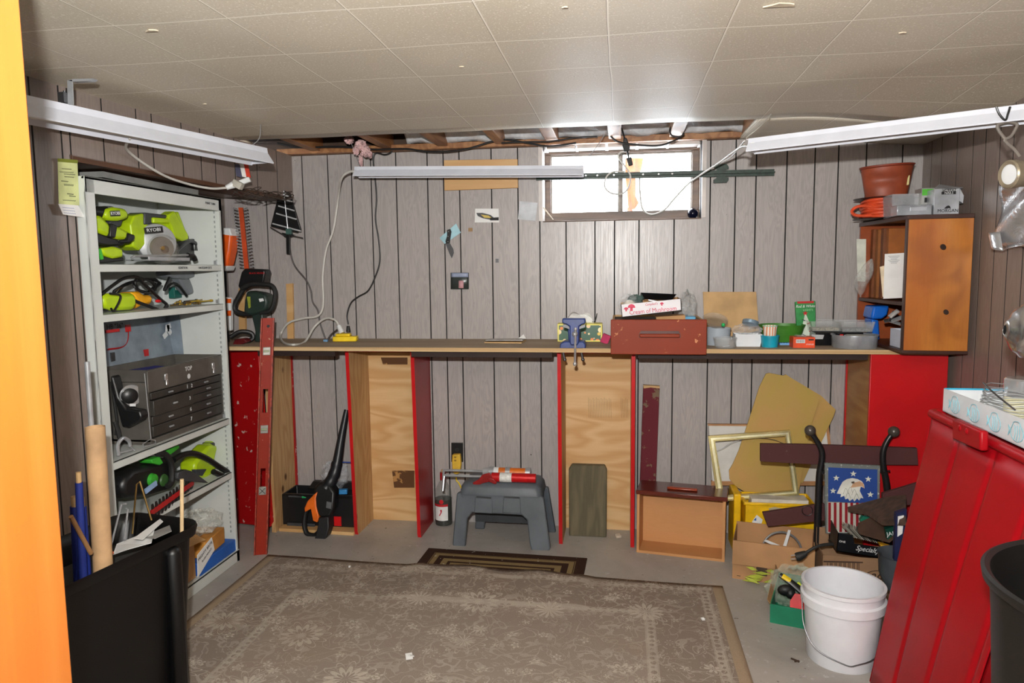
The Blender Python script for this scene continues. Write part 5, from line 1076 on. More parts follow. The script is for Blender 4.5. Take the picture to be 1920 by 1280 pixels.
b = B(); b.prism([V((F0.x, F0.y-.002, BT)), V((F0.x+.006, F0.y-.002, BT)), V((F0.x+.006, F0.y-.002, tz)), V((F0.x, F0.y-.002, tz))], (0, .02, 0)); b.o('face_edge', drk, t)
# folders (upper bay), papers
fold_m = [mat((122, 66, 28), .6), mat((140, 82, 30), .6), mat((112, 62, 30), .6), mat((150, 84, 26), .6)]
for k in range(4):
    y_ = 3.60-k*.055; x_ = 1.165+.004*k
    b = B(); b.bb(x_, x_+.17, y_, y_+.035, sz+.003, tz-.03-.004*(k % 2)); tag(b.o('brown_folder', fold_m[k], bev=.002), ['brown folder standing furthest back in the pine cabinet', 'brown folder second from the back in the pine cabinet', 'orange-brown folder third from the back in the pine cabinet', 'orange-brown folder nearest the front in the pine cabinet'][k], 'folder', 'brown folders in the pine cabinet')
b = B(); b.prism([at(1659, 476, y=3.24), at(1694, 474, y=3.24), at(1694, 558, y=3.24), at(1656, 560, y=3.24)], (.01, .003, 0)); wp = tag(b.o('white_booklet', paper), 'white printed booklet leaning at the mouth of the upper shelf', 'booklet')
for k in range(6): b = B(); b.box(at(1676, 480+k*2.6, y=3.239), (.045-.01*(k % 3), .0006, .0012)); b.o('print_line', dgrey, wp)
b = B(); b.prism(ats([(1650, 500), (1658, 498), (1660, 558), (1655, 556)], y=3.26), (.0, .003, 0)); tag(b.o('cream_card', mat((224, 205, 176), .8)), 'cream card behind the white booklet on the upper shelf', 'card')
b = B(); b.prism(ats([(1606, 448), (1624, 448), (1623, 528), (1608, 527)], y=3.62), (0, .002, 0)); tag(b.o('white_sheet', mat((215, 218, 205), .8)), 'white sheet pinned on back wall left of the pine cabinet', 'paper')
b = B()
def bag2(u, w_):
    th = u*2*PI; k = w_; q = at(1634-20*k-6*math.sin(k*3), 485+72*k, y=3.32); r = .004+.034*math.sin(min(1, k*1.05)*PI)**.8*(1+.2*math.sin(3*th+8*k)); return q+V((math.cos(th)*r*.8, math.sin(th)*r*.6, 0))
b.sheet(bag2, 24, 18); tag(b.o('hanging_bag', film('tied_grey_film', (175, 176, 172), .25, .7)), 'twisted clear bag hanging from the open side of the pine cabinet', 'bag')
# lower bay
t = thing('blue_masks', 'bright blue folded plastic pieces in the lower cabinet bay', 'plastic', at(1650, 640, y=3.5))
b = B(); b.prism(ats([(1638, 574), (1668, 573), (1664, 590), (1654, 598), (1634, 598), (1634, 592)], y=3.45), (0, .12, 0)); b.o('upper_piece', mat((20, 98, 196), .3), t, bev=.008)
b = B(); b.prism(ats([(1634, 598), (1648, 600), (1650, 636), (1640, 640), (1636, 620)], y=3.45), (0, .1, 0)); b.o('lower_piece', mat((20, 98, 196), .3), t, bev=.006)
t = thing('white_carton', 'open white carton holding metal brackets in lower cabinet bay', 'carton', at(1672, 640, z=BT+.014))
a0 = at(1669, 642, y=3.21); w0 = at(1646, 636, y=3.32)
b = B(axes(V((1.20, 3.25, BT+.016)), (1, 0, 0), (0, 1, 0), (0, 0, 1))); b.tray(Mx(), .085, .13, .075, .003); b.o('carton', mat((205, 210, 224), .5, var=.02), t)
for k, (px, py, a) in enumerate(((1676, 588, .7), (1672, 592, 1.2), (1682, 598, .4), (1668, 600, .2), (1678, 604, -.3))):
    b = B(); q = at(px, py, y=3.25+.01*k); q.x = min(q.x, 1.225); q.z = max(q.z, BT+.088); u_2 = V((math.cos(a), 0, math.sin(a))); b.tube([q-u_2*.022, q+u_2*.022], .010, 10, 1, flat=.35); tag(b.o('steel_bracket', [chrome, dsteel][k % 2]), ['shiny', 'dull', 'shiny', 'dull', 'shiny'][k]+' steel bracket in the white carton, '+['upright at the back', 'second from the back', 'lying at the middle', 'second from the front', 'lowest at the front'][k], 'bracket', 'steel brackets in the white carton')
# on top of the cabinet
TZ = tz+.004
t = thing('cord_reel', 'orange extension cord wound on a black reel atop the cabinet', 'cord reel', at(1655, 400, y=3.5))
cx = at(1653, 390, y=3.48); c = V((cx.x+.01, 3.48, TZ+.006))
zlo, zhi = TZ+.006, at(1640, 373, y=3.48).z
for z in (zlo, zhi):
    b = B(); b.lathe([(0, 0), (.125, 0), (.128, .002), (.125, .004), (0, .004)], V((c.x, c.y, z-.002)), n=40); b.o('reel_flange', black, t)
b = B(); p = []
for i in range(150): a = i*.35; k = (i % 30)/30; p.append(V((c.x+.092*math.cos(a)+.004*math.sin(i*1.7), c.y+.092*math.sin(a), zlo+.008+(zhi-zlo-.014)*(k if (i//30) % 2 == 0 else 1-k))))
b.tube(p, .0068, 8, 3); b.lathe([(.086, .006), (.088, (zhi-zlo)*.5), (.086, zhi-zlo-.006)], V((c.x, c.y, zlo)), n=30); b.o('cord', mat((216, 78, 40), .45), t)
b = B(); b.tube([c+V((-.07, -.06, .012)), c+V((-.13, -.05, .015)), c+V((-.145, -.03, .035)), c+V((-.12, -.03, .056)), c+V((-.07, -.06, .055))], .0068, 8, 6); b.o('cord_loop', mat((216, 78, 40), .45), t)
# dented clay-red planter
t = thing('red_planter', 'dented rust-red plastic planter standing on the cord reel', 'planter', V((c.x+.03, c.y, zhi+.003)))
zp0, zp1 = zhi+.003, at(1655, 312, y=3.48).z; xa, xb = at(1615, 312, y=3.48).x, at(1712, 306, y=3.48).x
def plf(u, w_):
    th = u*2*PI; z = zp0+(zp1-zp0)*w_; r = (xb-xa)/2*(.78+.22*w_); dent = .02*math.exp(-((w_-.55)/.18)**2)*max(0, math.cos(th+PI/2+.3))**2
    r -= dent; return V(((xa+xb)/2+.0+r*math.cos(th), c.y+r*math.sin(th)*.72, z+.006*w_*math.cos(th)))
b = B(); b.sheet(plf, 48, 16); zc_ = V(((xa+xb)/2, c.y, zp0)); b.lathe([(0, 0), ((xb-xa)/2*.78, 0)], zc_, n=48, sy=.72); b.o('pot', mat((146, 66, 38), .5), t, solid=.002, ang=60)
b = B(); r = (xb-xa)/2; b.sheet(lambda u, w_: V(((xa+xb)/2+(r+.006*w_)*math.cos(u*2*PI), c.y+(r+.006*w_)*.72*math.sin(u*2*PI), zp1+.006*math.cos(u*2*PI)-.008+.010*w_)), 48, 2); b.o('rim', mat((128, 52, 32), .5), t, solid=.003)
b = B(); b.prism(ats([(1702, 330), (1706, 328), (1704, 346), (1700, 347)], y=c.y-.045), (.0, .002, 0)); b.o('label', mat((226, 214, 150), .5), t)
b = B(); c2 = V((1.235, 3.42, TZ)); a0, a1 = at(1663, 402, y=3.34), at(1728, 366, y=3.34); b.tray(frame(V(((a0.x+a1.x)/2, 3.33, TZ+.002))), a1.x-a0.x, .10, a1.z-TZ, .002, taper=.004); tag(b.o('clear_box', glass('frosted_box', (190, 192, 196), .15, .6)), 'frosted plastic box behind the silver tin on the cabinet top', 'box')
a0, a1 = at(1681, 403, y=3.17), at(1747, 383, y=3.17)
t = thing('silver_tin', 'low silver tin at the front edge of the cabinet top', 'tin', V(((a0.x+a1.x)/2, 3.2, TZ))); b = B(); b.bb(a0.x, a1.x, 3.165, 3.235, TZ, a1.z); b.o('tin', mat((170, 174, 180), .25, .7), t, bev=.002); b = B(); b.bb(a0.x+.05, a1.x-.02, 3.163, 3.165, TZ+.018, a1.z-.01); b.o('embossed_panel', mat((190, 194, 200), .3, .6), t)
# nail boxes
t = thing('nail_carton', 'torn silver carton of nails on the cabinet top, right of tin', 'carton', V((1.32, 3.22, TZ)))
a0, a1 = at(1750, 402, y=3.18), at(1800, 353, y=3.18); sl = mat((176, 179, 184), .35, .3)
b = B(); b.bb(a0.x, a1.x, 3.18, 3.27, TZ, a1.z); cb = b.o('carton', sl, t, bev=.001)
b = B(); q = at(1779, 359, y=3.1788); b.box(q, (.054, .001, .022)); lb_ = b.o('black_label', inkd, cb)
text('STALLION', .0125, q+V((0, -.0006, .0045)), (1, 0, 0), (0, 0, 1), inkl, lb_, 'lettering'); text('NAILS', .0125, q+V((0, -.0006, -.006)), (1, 0, 0), (0, 0, 1), inkl, lb_, 'lettering')
text('MORGAN', .018, at(1777, 395, y=3.1795), (1, 0, 0), (0, 0, 1), inkd, cb, 'lettering')
b = B(); b.prism(ats([(1770, 391), (1774, 387), (1778, 385), (1781, 386), (1783, 391), (1779, 390), (1776, 391)], y=3.1792), (0, .0006, 0)); b.o('horse_mark', inkd, cb)
b = B(); b.prism([V((a0.x, 3.19, a1.z)), V((a1.x+.02, 3.2, a1.z+.004)), V((a1.x+.035, 3.26, a1.z-.004)), V((a0.x+.05, 3.26, a1.z+.026))], (0, 0, .001)); b.o('flap', sl, t); b = B(); b.prism([V((a1.x, 3.18, a1.z)), V((a1.x+.016, 3.18, a1.z-.03)), V((a1.x+.014, 3.18, a1.z-.06)), V((a1.x, 3.18, a1.z-.05))], (0, .08, 0)); b.o('flap', sl, t)
t = thing('green_topped_carton', 'silver carton with a green panel beside the nail carton', 'carton', V((1.25, 3.26, TZ)))
a2 = at(1727, 385, y=3.25); a3 = at(1751, 354, y=3.25); b = B(); b.bb(a2.x, a3.x+.005, 3.25, 3.32, TZ, a3.z+.004); cb = b.o('carton', mat((160, 160, 156), .4, .2), t); b = B(); b.bb(a2.x+.002, a3.x-.001, 3.2485, 3.2495, a3.z-.026, a3.z); b.o('green_panel', mat((90, 190, 60), .5), cb); b = B(); b.bb(a2.x+.012, a3.x-.014, 3.2485, 3.2495, a3.z-.055, a3.z-.035); b.o('black_mark', inkd, cb)
# ================================================================ FLOOR: RUGS
rx0, rx1, ry1 = -1.685, .432, 3.075; ry0 = 1.05
n = NT('faded_floral_rug'); P = n.co(); s3 = n.sep(P); hw, hh_ = (rx1-rx0)/2, (ry1-ry0)/2
def flowers(vec, sc, pet, r0, r1, seedoff):
    v = n.vm('ADD', vec, V((seedoff, seedoff*.7, 0))); v = n.vm('MULTIPLY', v, V((1, 1, 0)))
    wv_ = n.nd('ShaderNodeTexVoronoi', feature='F1'); n.put(wv_.inputs['Vector'], v); wv_.inputs['Scale'].default_value = sc; wv_.inputs['Randomness'].default_value = .45
    df = n.vm('SUBTRACT', v, wv_.outputs['Position']); q = n.sep(df)
    r = n.vm('LENGTH', df); th = n.ma('ARCTAN2', q[1], q[0])
    lim = n.ma('MULTIPLY_ADD', n.ma('ABSOLUTE', n.ma('SINE', n.ma('MULTIPLY', th, pet/2))), r1-r0, r0)
    k = n.ma('DIVIDE', r, lim)
    ring = n.ma('GREATER_THAN', n.ma('SINE', n.ma('MULTIPLY', k, 13)), -.1); ins = n.ma('LESS_THAN', k, 1.0)
    return n.ma('MULTIPLY', ring, ins)
warp = n.nd('ShaderNodeTexNoise'); n.put(warp.inputs['Vector'], P); warp.inputs['Scale'].default_value = 7
wp_ = n.vm('ADD', P, n.vm('SCALE', n.vm('SUBTRACT', warp.outputs['Color'], V((.5, .5, .5))), sc=.07))
f1 = flowers(P, 3.1, 13, .065, .115, 0); f2 = flowers(wp_, 6.2, 7, .024, .048, 3.3); f3 = flowers(wp_, 12, 5, .010, .028, 7.1)
vine = n.noise(wp_, 5.5, 1, .5, 1.5); vin = n.ma('LESS_THAN', n.ma('ABSOLUTE', n.ma('SUBTRACT', vine, .5)), .010)
vine2 = n.noise(wp_, 9, 1, .5, 1.0); vin2 = n.ma('LESS_THAN', n.ma('ABSOLUTE', n.ma('SUBTRACT', vine2, .45)), .012)
pat = n.ma('MAXIMUM', n.ma('MAXIMUM', f1, f2), n.ma('MAXIMUM', f3, n.ma('MAXIMUM', n.ma('MULTIPLY', n.ma('MAXIMUM', vin, vin2), .45), n.ma('MULTIPLY', n.ma('GREATER_THAN', n.noise(wp_, 17, 1, .5, 2.0), .62), .35))))
ex = n.ma('SUBTRACT', hw, n.ma('ABSOLUTE', s3[0])); ey = n.ma('SUBTRACT', hh_, n.ma('ABSOLUTE', s3[1])); e = n.ma('MINIMUM', ex, ey)
def band(a, c): return n.ma('MULTIPLY', n.ma('GREATER_THAN', e, a), n.ma('LESS_THAN', e, c))
bdr = n.ma('MAXIMUM', n.ma('MAXIMUM', band(.062, .068), band(.098, .104)), n.ma('MAXIMUM', band(.30, .306), band(.335, .341)))
gb = n.ma('MAXIMUM', band(.068, .098), band(.306, .335)); gp = n.ma('GREATER_THAN', n.vor(P, 34, rnd=.2), .42)
fade = n.noise(P, 6, 4, .6); fade = n.ramp(fade, [(.3, (.5, .5, .5, 1)), (.6, (1, 1, 1, 1))])
base = n.mix(n.ma('GREATER_THAN', e, .32), (140, 128, 117), (152, 140, 129))
col = n.mix(n.ma('MULTIPLY', n.ma('MAXIMUM', pat, n.ma('MULTIPLY', n.ma('MULTIPLY', gb, gp), .7)), fade), base, (204, 194, 180))
col = n.mix(n.ma('MULTIPLY', bdr, .35), col, (206, 196, 180)); col = n.mix(n.ma('LESS_THAN', ex, .045), col, (172, 152, 126))
fib = n.noise(P, 260, 2); fib2 = n.noise(n.vm('MULTIPLY', P, V((1, .15, 1))), 300, 1)
col = n.mix(n.ma('MULTIPLY', fib, .5), col, (128, 114, 102)); stain_ = n.noise(P, 1.7, 3); col = n.mix(n.ramp(stain_, [(.55, (0, 0, 0, 1)), (.75, (.35, .35, .35, 1))]), col, (150, 124, 98))
n.fin(col, .95, **{'Specular IOR Level': .1}); n.bump(fib, .6, .004)
rugm = n.m
mx0, mx1, my1 = -.945, -.165, 3.285
def rugf(u, w_):
    x = rx0+(rx1-rx0)*u; y = ry0+(ry1-ry0)*w_; yy = y+(.04-.078*u)*w_
    k = max(0, min(1, (x-mx0+.03)/.06))*max(0, min(1, (mx1+.05-x)/.06)); ky = max(0, min(1, (y-2.72)/.08))
    z = .007+.011*k*ky+.006*k*ky*(.5+.5*math.sin((x-mx0)*24))*max(0, 1-abs(y-3.0)/.14)+.0012*math.sin(x*9+y*5)
    if w_ > .97: yy += -.012*k*math.sin((x-mx0)*19)
    return V((x, yy, z))
b = B(); b.sheet(rugf, 90, 60); r_o = b.o('floral_rug', rugm, solid=.006, org=((rx0+rx1)/2, (ry0+ry1)/2, 0)); tag(r_o, 'large faded beige floral rug covering most of the floor', 'rug')
n = NT('concentric_brown_mat'); s3 = n.sep(n.co()); mw, mh = .39, .25
e = n.ma('MINIMUM', n.ma('SUBTRACT', mw, n.ma('ABSOLUTE', s3[0])), n.ma('SUBTRACT', mh, n.ma('ABSOLUTE', s3[1])))
dk, ol = (58, 40, 32), (142, 122, 84)
col = n.ramp(n.ma('MULTIPLY', e, 4), [(0, dk), (.18, dk), (.19, ol), (.20, dk), (.215, ol), (.30, ol), (.31, dk), (.42, dk), (.43, ol), (.54, ol), (.55, dk), (.60, dk), (.61, ol), (.68, ol), (.69, dk)][:15])
col.node.color_ramp.interpolation = 'CONSTANT'; fz = n.noise(n.co(), 200, 2); lint = n.noise(n.co(), 60, 1)
col = n.mix(n.ma('MULTIPLY', fz, .35), col, (50, 38, 30)); col = n.mix(n.ramp(lint, [(.76, (0, 0, 0, 1)), (.78, (1, 1, 1, 1))]), col, (200, 195, 185))
n.fin(col, .95, **{'Specular IOR Level': .1}); n.bump(fz, .5, .004)
b = B(); b.box((0, 0, .0035), (.78, .50, .006)); o = b.o('striped_mat', n.m, org=(0, 0, 0)); o.location = ((mx0+mx1)/2, my1-.25, 0); o.rotation_euler.z = -.035; tag(o, 'small brown mat with concentric tan rectangles half under the rug', 'mat')
for px, py, s_, lb in ((767, 1230, .012, 'crumpled white scrap lying on the rug centre'), (1318, 1160, .006, 'small white tag lying at the rug right border'), (655, 1062, .004, 'tiny white scrap at the rug far left edge')):
    q = at(px, py, z=.02); b = B(); b.box(q, (s_*2, s_*2.4, .004), rz=.4, rx=.2); b.box(q+V((s_*.6, 0, .003)), (s_*1.5, s_*1.2, .004), rz=1, ry=.4); tag(b.o('paper_scrap', paper), lb, 'paper')
q = at(495, 1060, z=.012); b = B(); b.prism([at(477, 1064, z=.006), at(500, 1052, z=.006), at(503, 1056, z=.006), at(484, 1067, z=.006)], (0, 0, .001)); tag(b.o('paper_scrap', paper), 'small white paper slip on the floor beside the cabinet foot', 'paper')
b = B(); q = at(1491, 1237, z=.003); b.box(q, (.03, .006, .004), rz=-.7); b.box(q+V((.004, -.006, 0)), (.018, .005, .003), rz=.5); tag(b.o('dry_twig', mat((60, 44, 32), .9)), 'small dry brown twig on the floor left of the white bucket', 'twig')
# ---------------------------------------------------------------- step stool
def slant(pts, ya, pya, yb, pyb): return [at(a, c, y=ya+(yb-ya)*(c-pya)/(pyb-pya)) for a, c in pts]
sg_ = mat((82, 88, 94), .5, sc=8)
t = thing('step_stool', 'dark grey plastic step stool standing under the bench', 'stool', (-.58, 3.45, 0))
fy, by = 3.375, 3.60
zs = at(930, 921, y=3.40).z
fp_ = [(848, 1022), (856, 925), (868, 921), (1010, 925), (1019, 934), (1032, 1028), (1028, 1034), (997, 1034), (993, 1020), (988, 975), (978, 966), (885, 961), (876, 972), (872, 1026), (852, 1026)]
b = B(); b.prism(slant(fp_, 3.405, 921, 3.352, 1034), (0, .028, 0)); b.o('front_legs', sg_, t, bev=.007, bs=3)
xl_, xr_ = -.795, -.335
b = B(); q = [V((xl_+.03, 3.62, .0)), V((xl_+.055, 3.585, zs-.02)), V((xr_-.035, 3.585, zs-.02)), V((xr_+.0, 3.62, 0)), V((xr_-.05, 3.62, 0)), V((xr_-.085, 3.60, .14)), V((xl_+.10, 3.60, .14)), V((xl_+.08, 3.62, 0))]
b.prism(q, (0, -.026, 0)); b.o('rear_legs', sg_, t, bev=.006)
b = B()
def rr3(x0, x1, y0, y1, z, r): return [V(((x0+x1)/2+a, (y0+y1)/2+c, z)) for a, c in rr_(x1-x0, y1-y0, r)]
fx0, fx1 = at(866, 921, y=3.405).x, at(1012, 925, y=3.405).x
R = [rr3(fx0-.012, fx1+.012, 3.39, 3.61, zs-.02, .03), rr3(fx0-.006, fx1+.006, 3.395, 3.605, zs+.015, .035), rr3(fx0+.008, fx1-.008, 3.41, 3.59, zs+.035, .03), rr3(fx0+.03, fx1-.03, 3.43, 3.57, zs+.040, .03)]
rg = [[b.v(p) for p in r] for r in R]
for i in range(3):
    for k in range(len(rg[0])): b.f([rg[i][k], rg[i][(k+1) % len(rg[0])], rg[i+1][(k+1) % len(rg[0])], rg[i+1][k]])
b.f(rg[0][::-1]); b.f(rg[-1]); b.o('top_step', sg_, t, ang=50)
zS = zs+.040
for xx in (fx0-.004, fx1-.014):
    b = B(); b.bb(xx, xx+.018, 3.40, 3.59, .16, zs-.0); b.o('side_apron', sg_, t, bev=.004)
b = B(); b.bb(fx0+.03, fx1-.03, 3.575, 3.59, .05, .16); lab(b.o('lower_brace', mat((52, 55, 58), .6), t), 'darker rear brace')
for px in (905, 958):
    b = B(); b.prism(slant([(px-14, 931), (px+17, 933), (px+19, 963), (px-16, 961)], 3.401, 921, 3.348, 1034), (0, .006, 0)); b.o('recess_panel', sg_, t, bev=.003)
    b = B(); b.prism(slant([(px-12, 930), (px+16, 932), (px+16, 935), (px-12, 933)], 3.397, 921, 3.344, 1034), (0, .003, 0)); b.o('finger_slot', mat((40, 42, 45), .6), t)
# caulk guns on the stool
def gun(name, label, y, ends, rod, m, z):
    t = thing('caulking_gun', label, 'caulking gun', V((at(ends[0][0], 890, y=y).x, y, zS)), 'caulking guns on the step stool')
    return t
t = thing('caulking_gun', 'red caulking gun lying at the front of the step stool', 'caulking gun', V((-.58, 3.44, zS)))
y = 3.43; rad = .023
q0, q1 = at(922, 893, y=y), at(1005, 892, y=y); q0.z = q1.z = zS+rad+.001
b = B(); b.cyl(q0, q1, rad, n=28); b.o('barrel', mat((190, 22, 26), .3, .2), t, bev=.002)
b = B(); k0, k1 = q0+(q1-q0)*.19, q0+(q1-q0)*.46; b.tube([k0, k1], rad+.0006, 28, 1, False); b.o('label', mat((220, 220, 216), .5, sc=60), t)
b = B(); b.tube([q0+V((0, 0, 0)), at(912, 893, y=y)+V((0, 0, q0.z-at(912, 893, y=y).z)), V((at(838, 893, y=y).x, y, q0.z)), V((at(833, 895, y=y).x, y, q0.z-.006)), V((at(832, 918, y=y).x, y-.02, at(832, 918, y=y).z))], .0065, 10, 3); b.o('push_rod', steel, t)
b = B(); b.prism([p+V((0, 0, 0)) for p in ats([(904, 890), (918, 886), (924, 896), (918, 903), (905, 906), (893, 912), (888, 911), (886, 905), (898, 898)], y=y-.024)], (0, .008, 0)); b.o('handle', mat((150, 30, 30), .35, .2), t, bev=.003)
b = B(); b.prism(ats([(914, 895), (926, 898), (932, 905), (928, 908), (916, 903)], y=y-.030), (0, .010, 0)); b.o('trigger', mat((150, 30, 30), .35, .2), t, bev=.003)
t = thing('caulking_gun', 'orange tube caulking gun lying behind the red one', 'caulking gun', V((-.58, 3.52, zS)))
y = 3.515; q0, q1 = at(922, 878, y=y), at(990, 877, y=y); q0.z = q1.z = zS+rad+.003
b = B(); b.cyl(q0, q1, rad, n=28); b.o('cartridge', mat((215, 110, 30), .4), t)
for k in (0, .45, 1): b = B(); c = q0+(q1-q0)*k; b.tube([c-V((.012, 0, 0)), c+V((.012, 0, 0))], rad+.004, 24, 1); b.o('band', steel, t)
b = B(); b.cyl(q0-V((.045, 0, 0)), q0, .018, .024, 16); b.o('ratchet', mat((200, 202, 204), .3, .5), t); b = B(); b.tube([q0-V((.03, 0, 0)), V((at(838, 882, y=y).x, y, q0.z)), V((at(832, 886, y=y).x, y, q0.z-.01)), V((at(831, 896, y=y).x, y, q0.z-.06))], .0065, 10, 3); b.o('push_rod', steel, t)
b = B(); k0, k1 = q0+(q1-q0)*.06, q0+(q1-q0)*.2; b.tube([k0, k1], rad+.0012, 24, 1, False); b.o('label', white, t)
# wine bottle
q = at(832, 985, z=0); y = q.y+.03; x = at(832, 960, y=y).x; rb = (at(848, 960, y=y).x-at(817, 960, y=y).x)/2; zN = at(832, 885, y=y).z
t = thing('wine_bottle', 'large wine bottle with red neck and white label beside the stool', 'bottle', (x, y, 0))
g_ = NT('dark_bottle_glass'); g_.fin((150, 160, 150), .04, 0, Alpha=.16, **{'Specular IOR Level': .8})
b = B(); b.lathe([(0, 0), (rb*.95, 0), (rb, .006), (rb, zN*.60), (rb*.9, zN*.68), (rb*.5, zN*.80), (rb*.33, zN*.86), (rb*.31, zN), (0, zN)], (x, y, 0), n=36); b.o('glass', g_.m, t)
b = B(); b.lathe([(0, .003), (rb*.985, .003), (rb*.985, zN*.50), (0, zN*.50)], (x, y, 0), n=36); b.o('wine', mat((22, 8, 10), .1), t)
b = B(); b.lathe([(rb*.35, zN*.86), (rb*.36, zN*.86), (rb*.36, zN*1.0), (0, zN*1.0)], (x, y, 0), n=24); b.o('neck_foil', mat((150, 24, 28), .4), t)
b = B(); b.lathe([(0, zN), (.008, zN), (.009, zN*1.05), (0, zN*1.05)], (x, y, 0), n=16); b.o('cork', cardl, t)
def wrap(b, a0, a1, z0, z1, r, off=0):
    b.sheet(lambda u, w_: V((x+r*math.sin(a0+(a1-a0)*u), y-r*math.cos(a0+(a1-a0)*u), z0+(z1-z0)*w_)), 14, 2)
b = B(); wrap(b, -1.1, .75, zN*.11, zN*.42, rb+.0008); lb_ = b.o('label', paper, t, flip=False)
b = B(); wrap(b, -1.1, .75, zN*.38, zN*.425, rb+.0014); b.o('label_band', mat((190, 30, 40), .5), lb_, flip=False)
b = B(); c = V((x-.006, y-rb-.002, zN*.26)); b.prism([c+V((a, 0, d)) for a, d in ((-.002, .016), (.005, .020), (.009, .014), (.007, .004), (.002, -.006), (-.004, -.016), (-.008, -.014), (-.004, -.006), (.001, .004), (.0, .010))], (0, .001, 0)); b.o('printed_foot', mat((190, 30, 60), .5), lb_)
b = B(); b.lathe([(0, .0015), (.012, .001), (.012, 0)], (x, y-rb, zN*.475), (0, -1, 0), 20); b.o('red_seal', mat((200, 30, 40), .4), t)
# outlet
t = thing('wall_outlet', 'black wall outlet plate low on the back wall by the stool', 'outlet', at(857, 866, y=3.69))
b = B(); b.prism(ats([(846, 830), (868, 830), (868, 866), (846, 866)], y=3.69), (0, .008, 0)); pl_ = b.o('plate', black, t, bev=.002); b = B(); b.cyl(at(857, 843, y=3.69), at(857, 843, y=3.686), .012, n=20); b.o('receptacle', mat((30, 30, 30), .9), t)
t = thing('yellow_adapter', 'yellow plug-in adapter in the lower half of the black outlet', 'adapter', at(855, 886, y=3.66))
b = B(); b.prism(ats([(848, 852), (862, 852), (864, 872), (862, 886), (858, 889), (852, 889), (848, 884), (847, 866)], y=3.655), (0, .033, 0)); ya_ = b.o('body', mat((222, 180, 60), .4), t, bev=.005)
for dz in (857, 863): b = B(); q = at(853.5, dz, y=3.654); b.box(q, (.012, .002, .009)); b.o('button', mat((150, 118, 40), .4), ya_)
cord('yellow_cord', [at(855, 889, y=3.67), at(856, 900, y=3.67), at(860, 905, y=3.67), at(865, 915, y=3.67)], .004, yellow, 'short yellow cord hanging from the adapter behind the stool')
# ---------------------------------------------------------------- left bay: toolbox, blower
b = B(); a0 = at(528, 992, z=.0); b.box((-1.58, 3.50, .009), (.42, .14, .018), rz=-.03); tag(b.o('pale_plank', cyp, bev=.002), 'pale plank lying flat under the black toolbox', 'plank')
t = thing('black_toolbox', 'open black plastic toolbox standing on the plank in the left bay', 'toolbox', (-1.6, 3.55, .018))
ybx = 3.49; x0, x1 = at(511, 950, y=ybx).x, at(664, 950, y=ybx).x; zt = at(560, 927, y=ybx).z; x1 = min(x1, -1.376); x0 = max(x0, -1.794)
b = B(); b.tray(frame(((x0+x1)/2, ybx+.085, .019)), x1-x0, .17, zt-.02, .006); b.o('body', mat((24, 24, 26), .4), t, bev=.004)
b = B(); b.prism([V((x0+.10, 3.60, zt)), V((x0+.12, 3.62, zt+.035)), V((x1-.02, 3.62, zt+.035)), V((x1-.01, 3.60, zt))], (0, .03, 0)); b.prism([V((x0, ybx, zt-.012)), V((x0+.02, ybx-.004, zt+.004)), V((x1, ybx-.004, zt+.004)), V((x1, ybx, zt-.012))], (0, .012, 0)); b.o('rim', black, t)
b = B(); q0, q1 = at(626, 968, y=ybx-.004), at(640, 986, y=ybx-.004); b.bb(q0.x, q1.x, ybx-.004, ybx, q1.z, q0.z); b.o('red_latch', red, t)
b = B(); b.prism(ats([(538, 980), (590, 982), (590, 988), (538, 988)], y=ybx-.012), (0, .01, 0)); b.o('grey_handle', dgrey, t, bev=.003)
t = thing('screwdriver', 'green tipped screwdriver lying across the toolbox rim', 'screwdriver', at(560, 932, y=ybx+.02))
b = B(); b.cyl(at(541, 930, y=ybx-.002), at(568, 931, y=ybx+.004), .005, n=10); b.o('handle', dgrey, t); b = B(); b.cyl(at(567, 931, y=ybx+.004), at(581, 933, y=ybx+.006), .008, .003, 12); b.o('green_tip', mat((20, 160, 90), .4), t)
b = B(); b.sheet(bagf(at(625, 890, y=3.60), .075, .05, .072, 21), 34, 20); tag(b.o('clear_bag', film('resealable_bag', (205, 208, 212), .2, .6)), 'clear plastic bag of bits standing on the black toolbox', 'bag')
b = B(); b.box(at(641, 866, y=3.61), (.10, .003, .006)); tag(b.o('bag_seal', mat((50, 80, 160), .5)), 'blue zip strip along the top of the clear bag', 'strip')
b = B(); b.box(at(643, 921, y=3.585), (.05, .03, .025), rz=.2); tag(b.o('blue_pack', mat((60, 140, 200), .4), bev=.003), 'small blue pack in the toolbox beside blower', 'pack')
t = thing('leaf_blower', 'black and orange cordless leaf blower leaning nozzle up by the support', 'leaf blower', at(600, 1010, z=0))
yb0, yb1 = 3.395, 3.60
def bl(pts): return [at(a, c, y=yb0+(yb1-yb0)*max(0, (1010-c))/260) for a, c in pts]
b = B(); b.tube(bl([(650, 768), (640, 820), (632, 868)]), lambda k: .014+.012*k, 20, 4); b.o('nozzle', mat((28, 30, 34), .4), t)
b = B(); b.tube(bl([(632, 866), (628, 884), (620, 902), (612, 914)]), lambda k: .028+.006*math.sin(k*20)*.2+.006*k, 20, 5); b.o('duct', mat((26, 28, 32), .4), t)
b = B(); bp = bl([(603, 900), (622, 905), (632, 920), (630, 950), (622, 965), (606, 968), (594, 955), (590, 930), (594, 910)]); b.prism([p-V((0, .03, 0)) for p in bp], (0, .07, 0)); b.o('motor_housing', black, t, bev=.012)
b = B(); b.prism([p-V((0, .036, 0)) for p in bl([(600, 918), (597, 930), (598, 945), (603, 965), (600, 975), (592, 972), (588, 950), (584, 952), (577, 956), (576, 948), (582, 935), (592, 925)])], (0, .03, 0)); b.o('orange_shell', mat((226, 106, 24), .4), t, bev=.004)
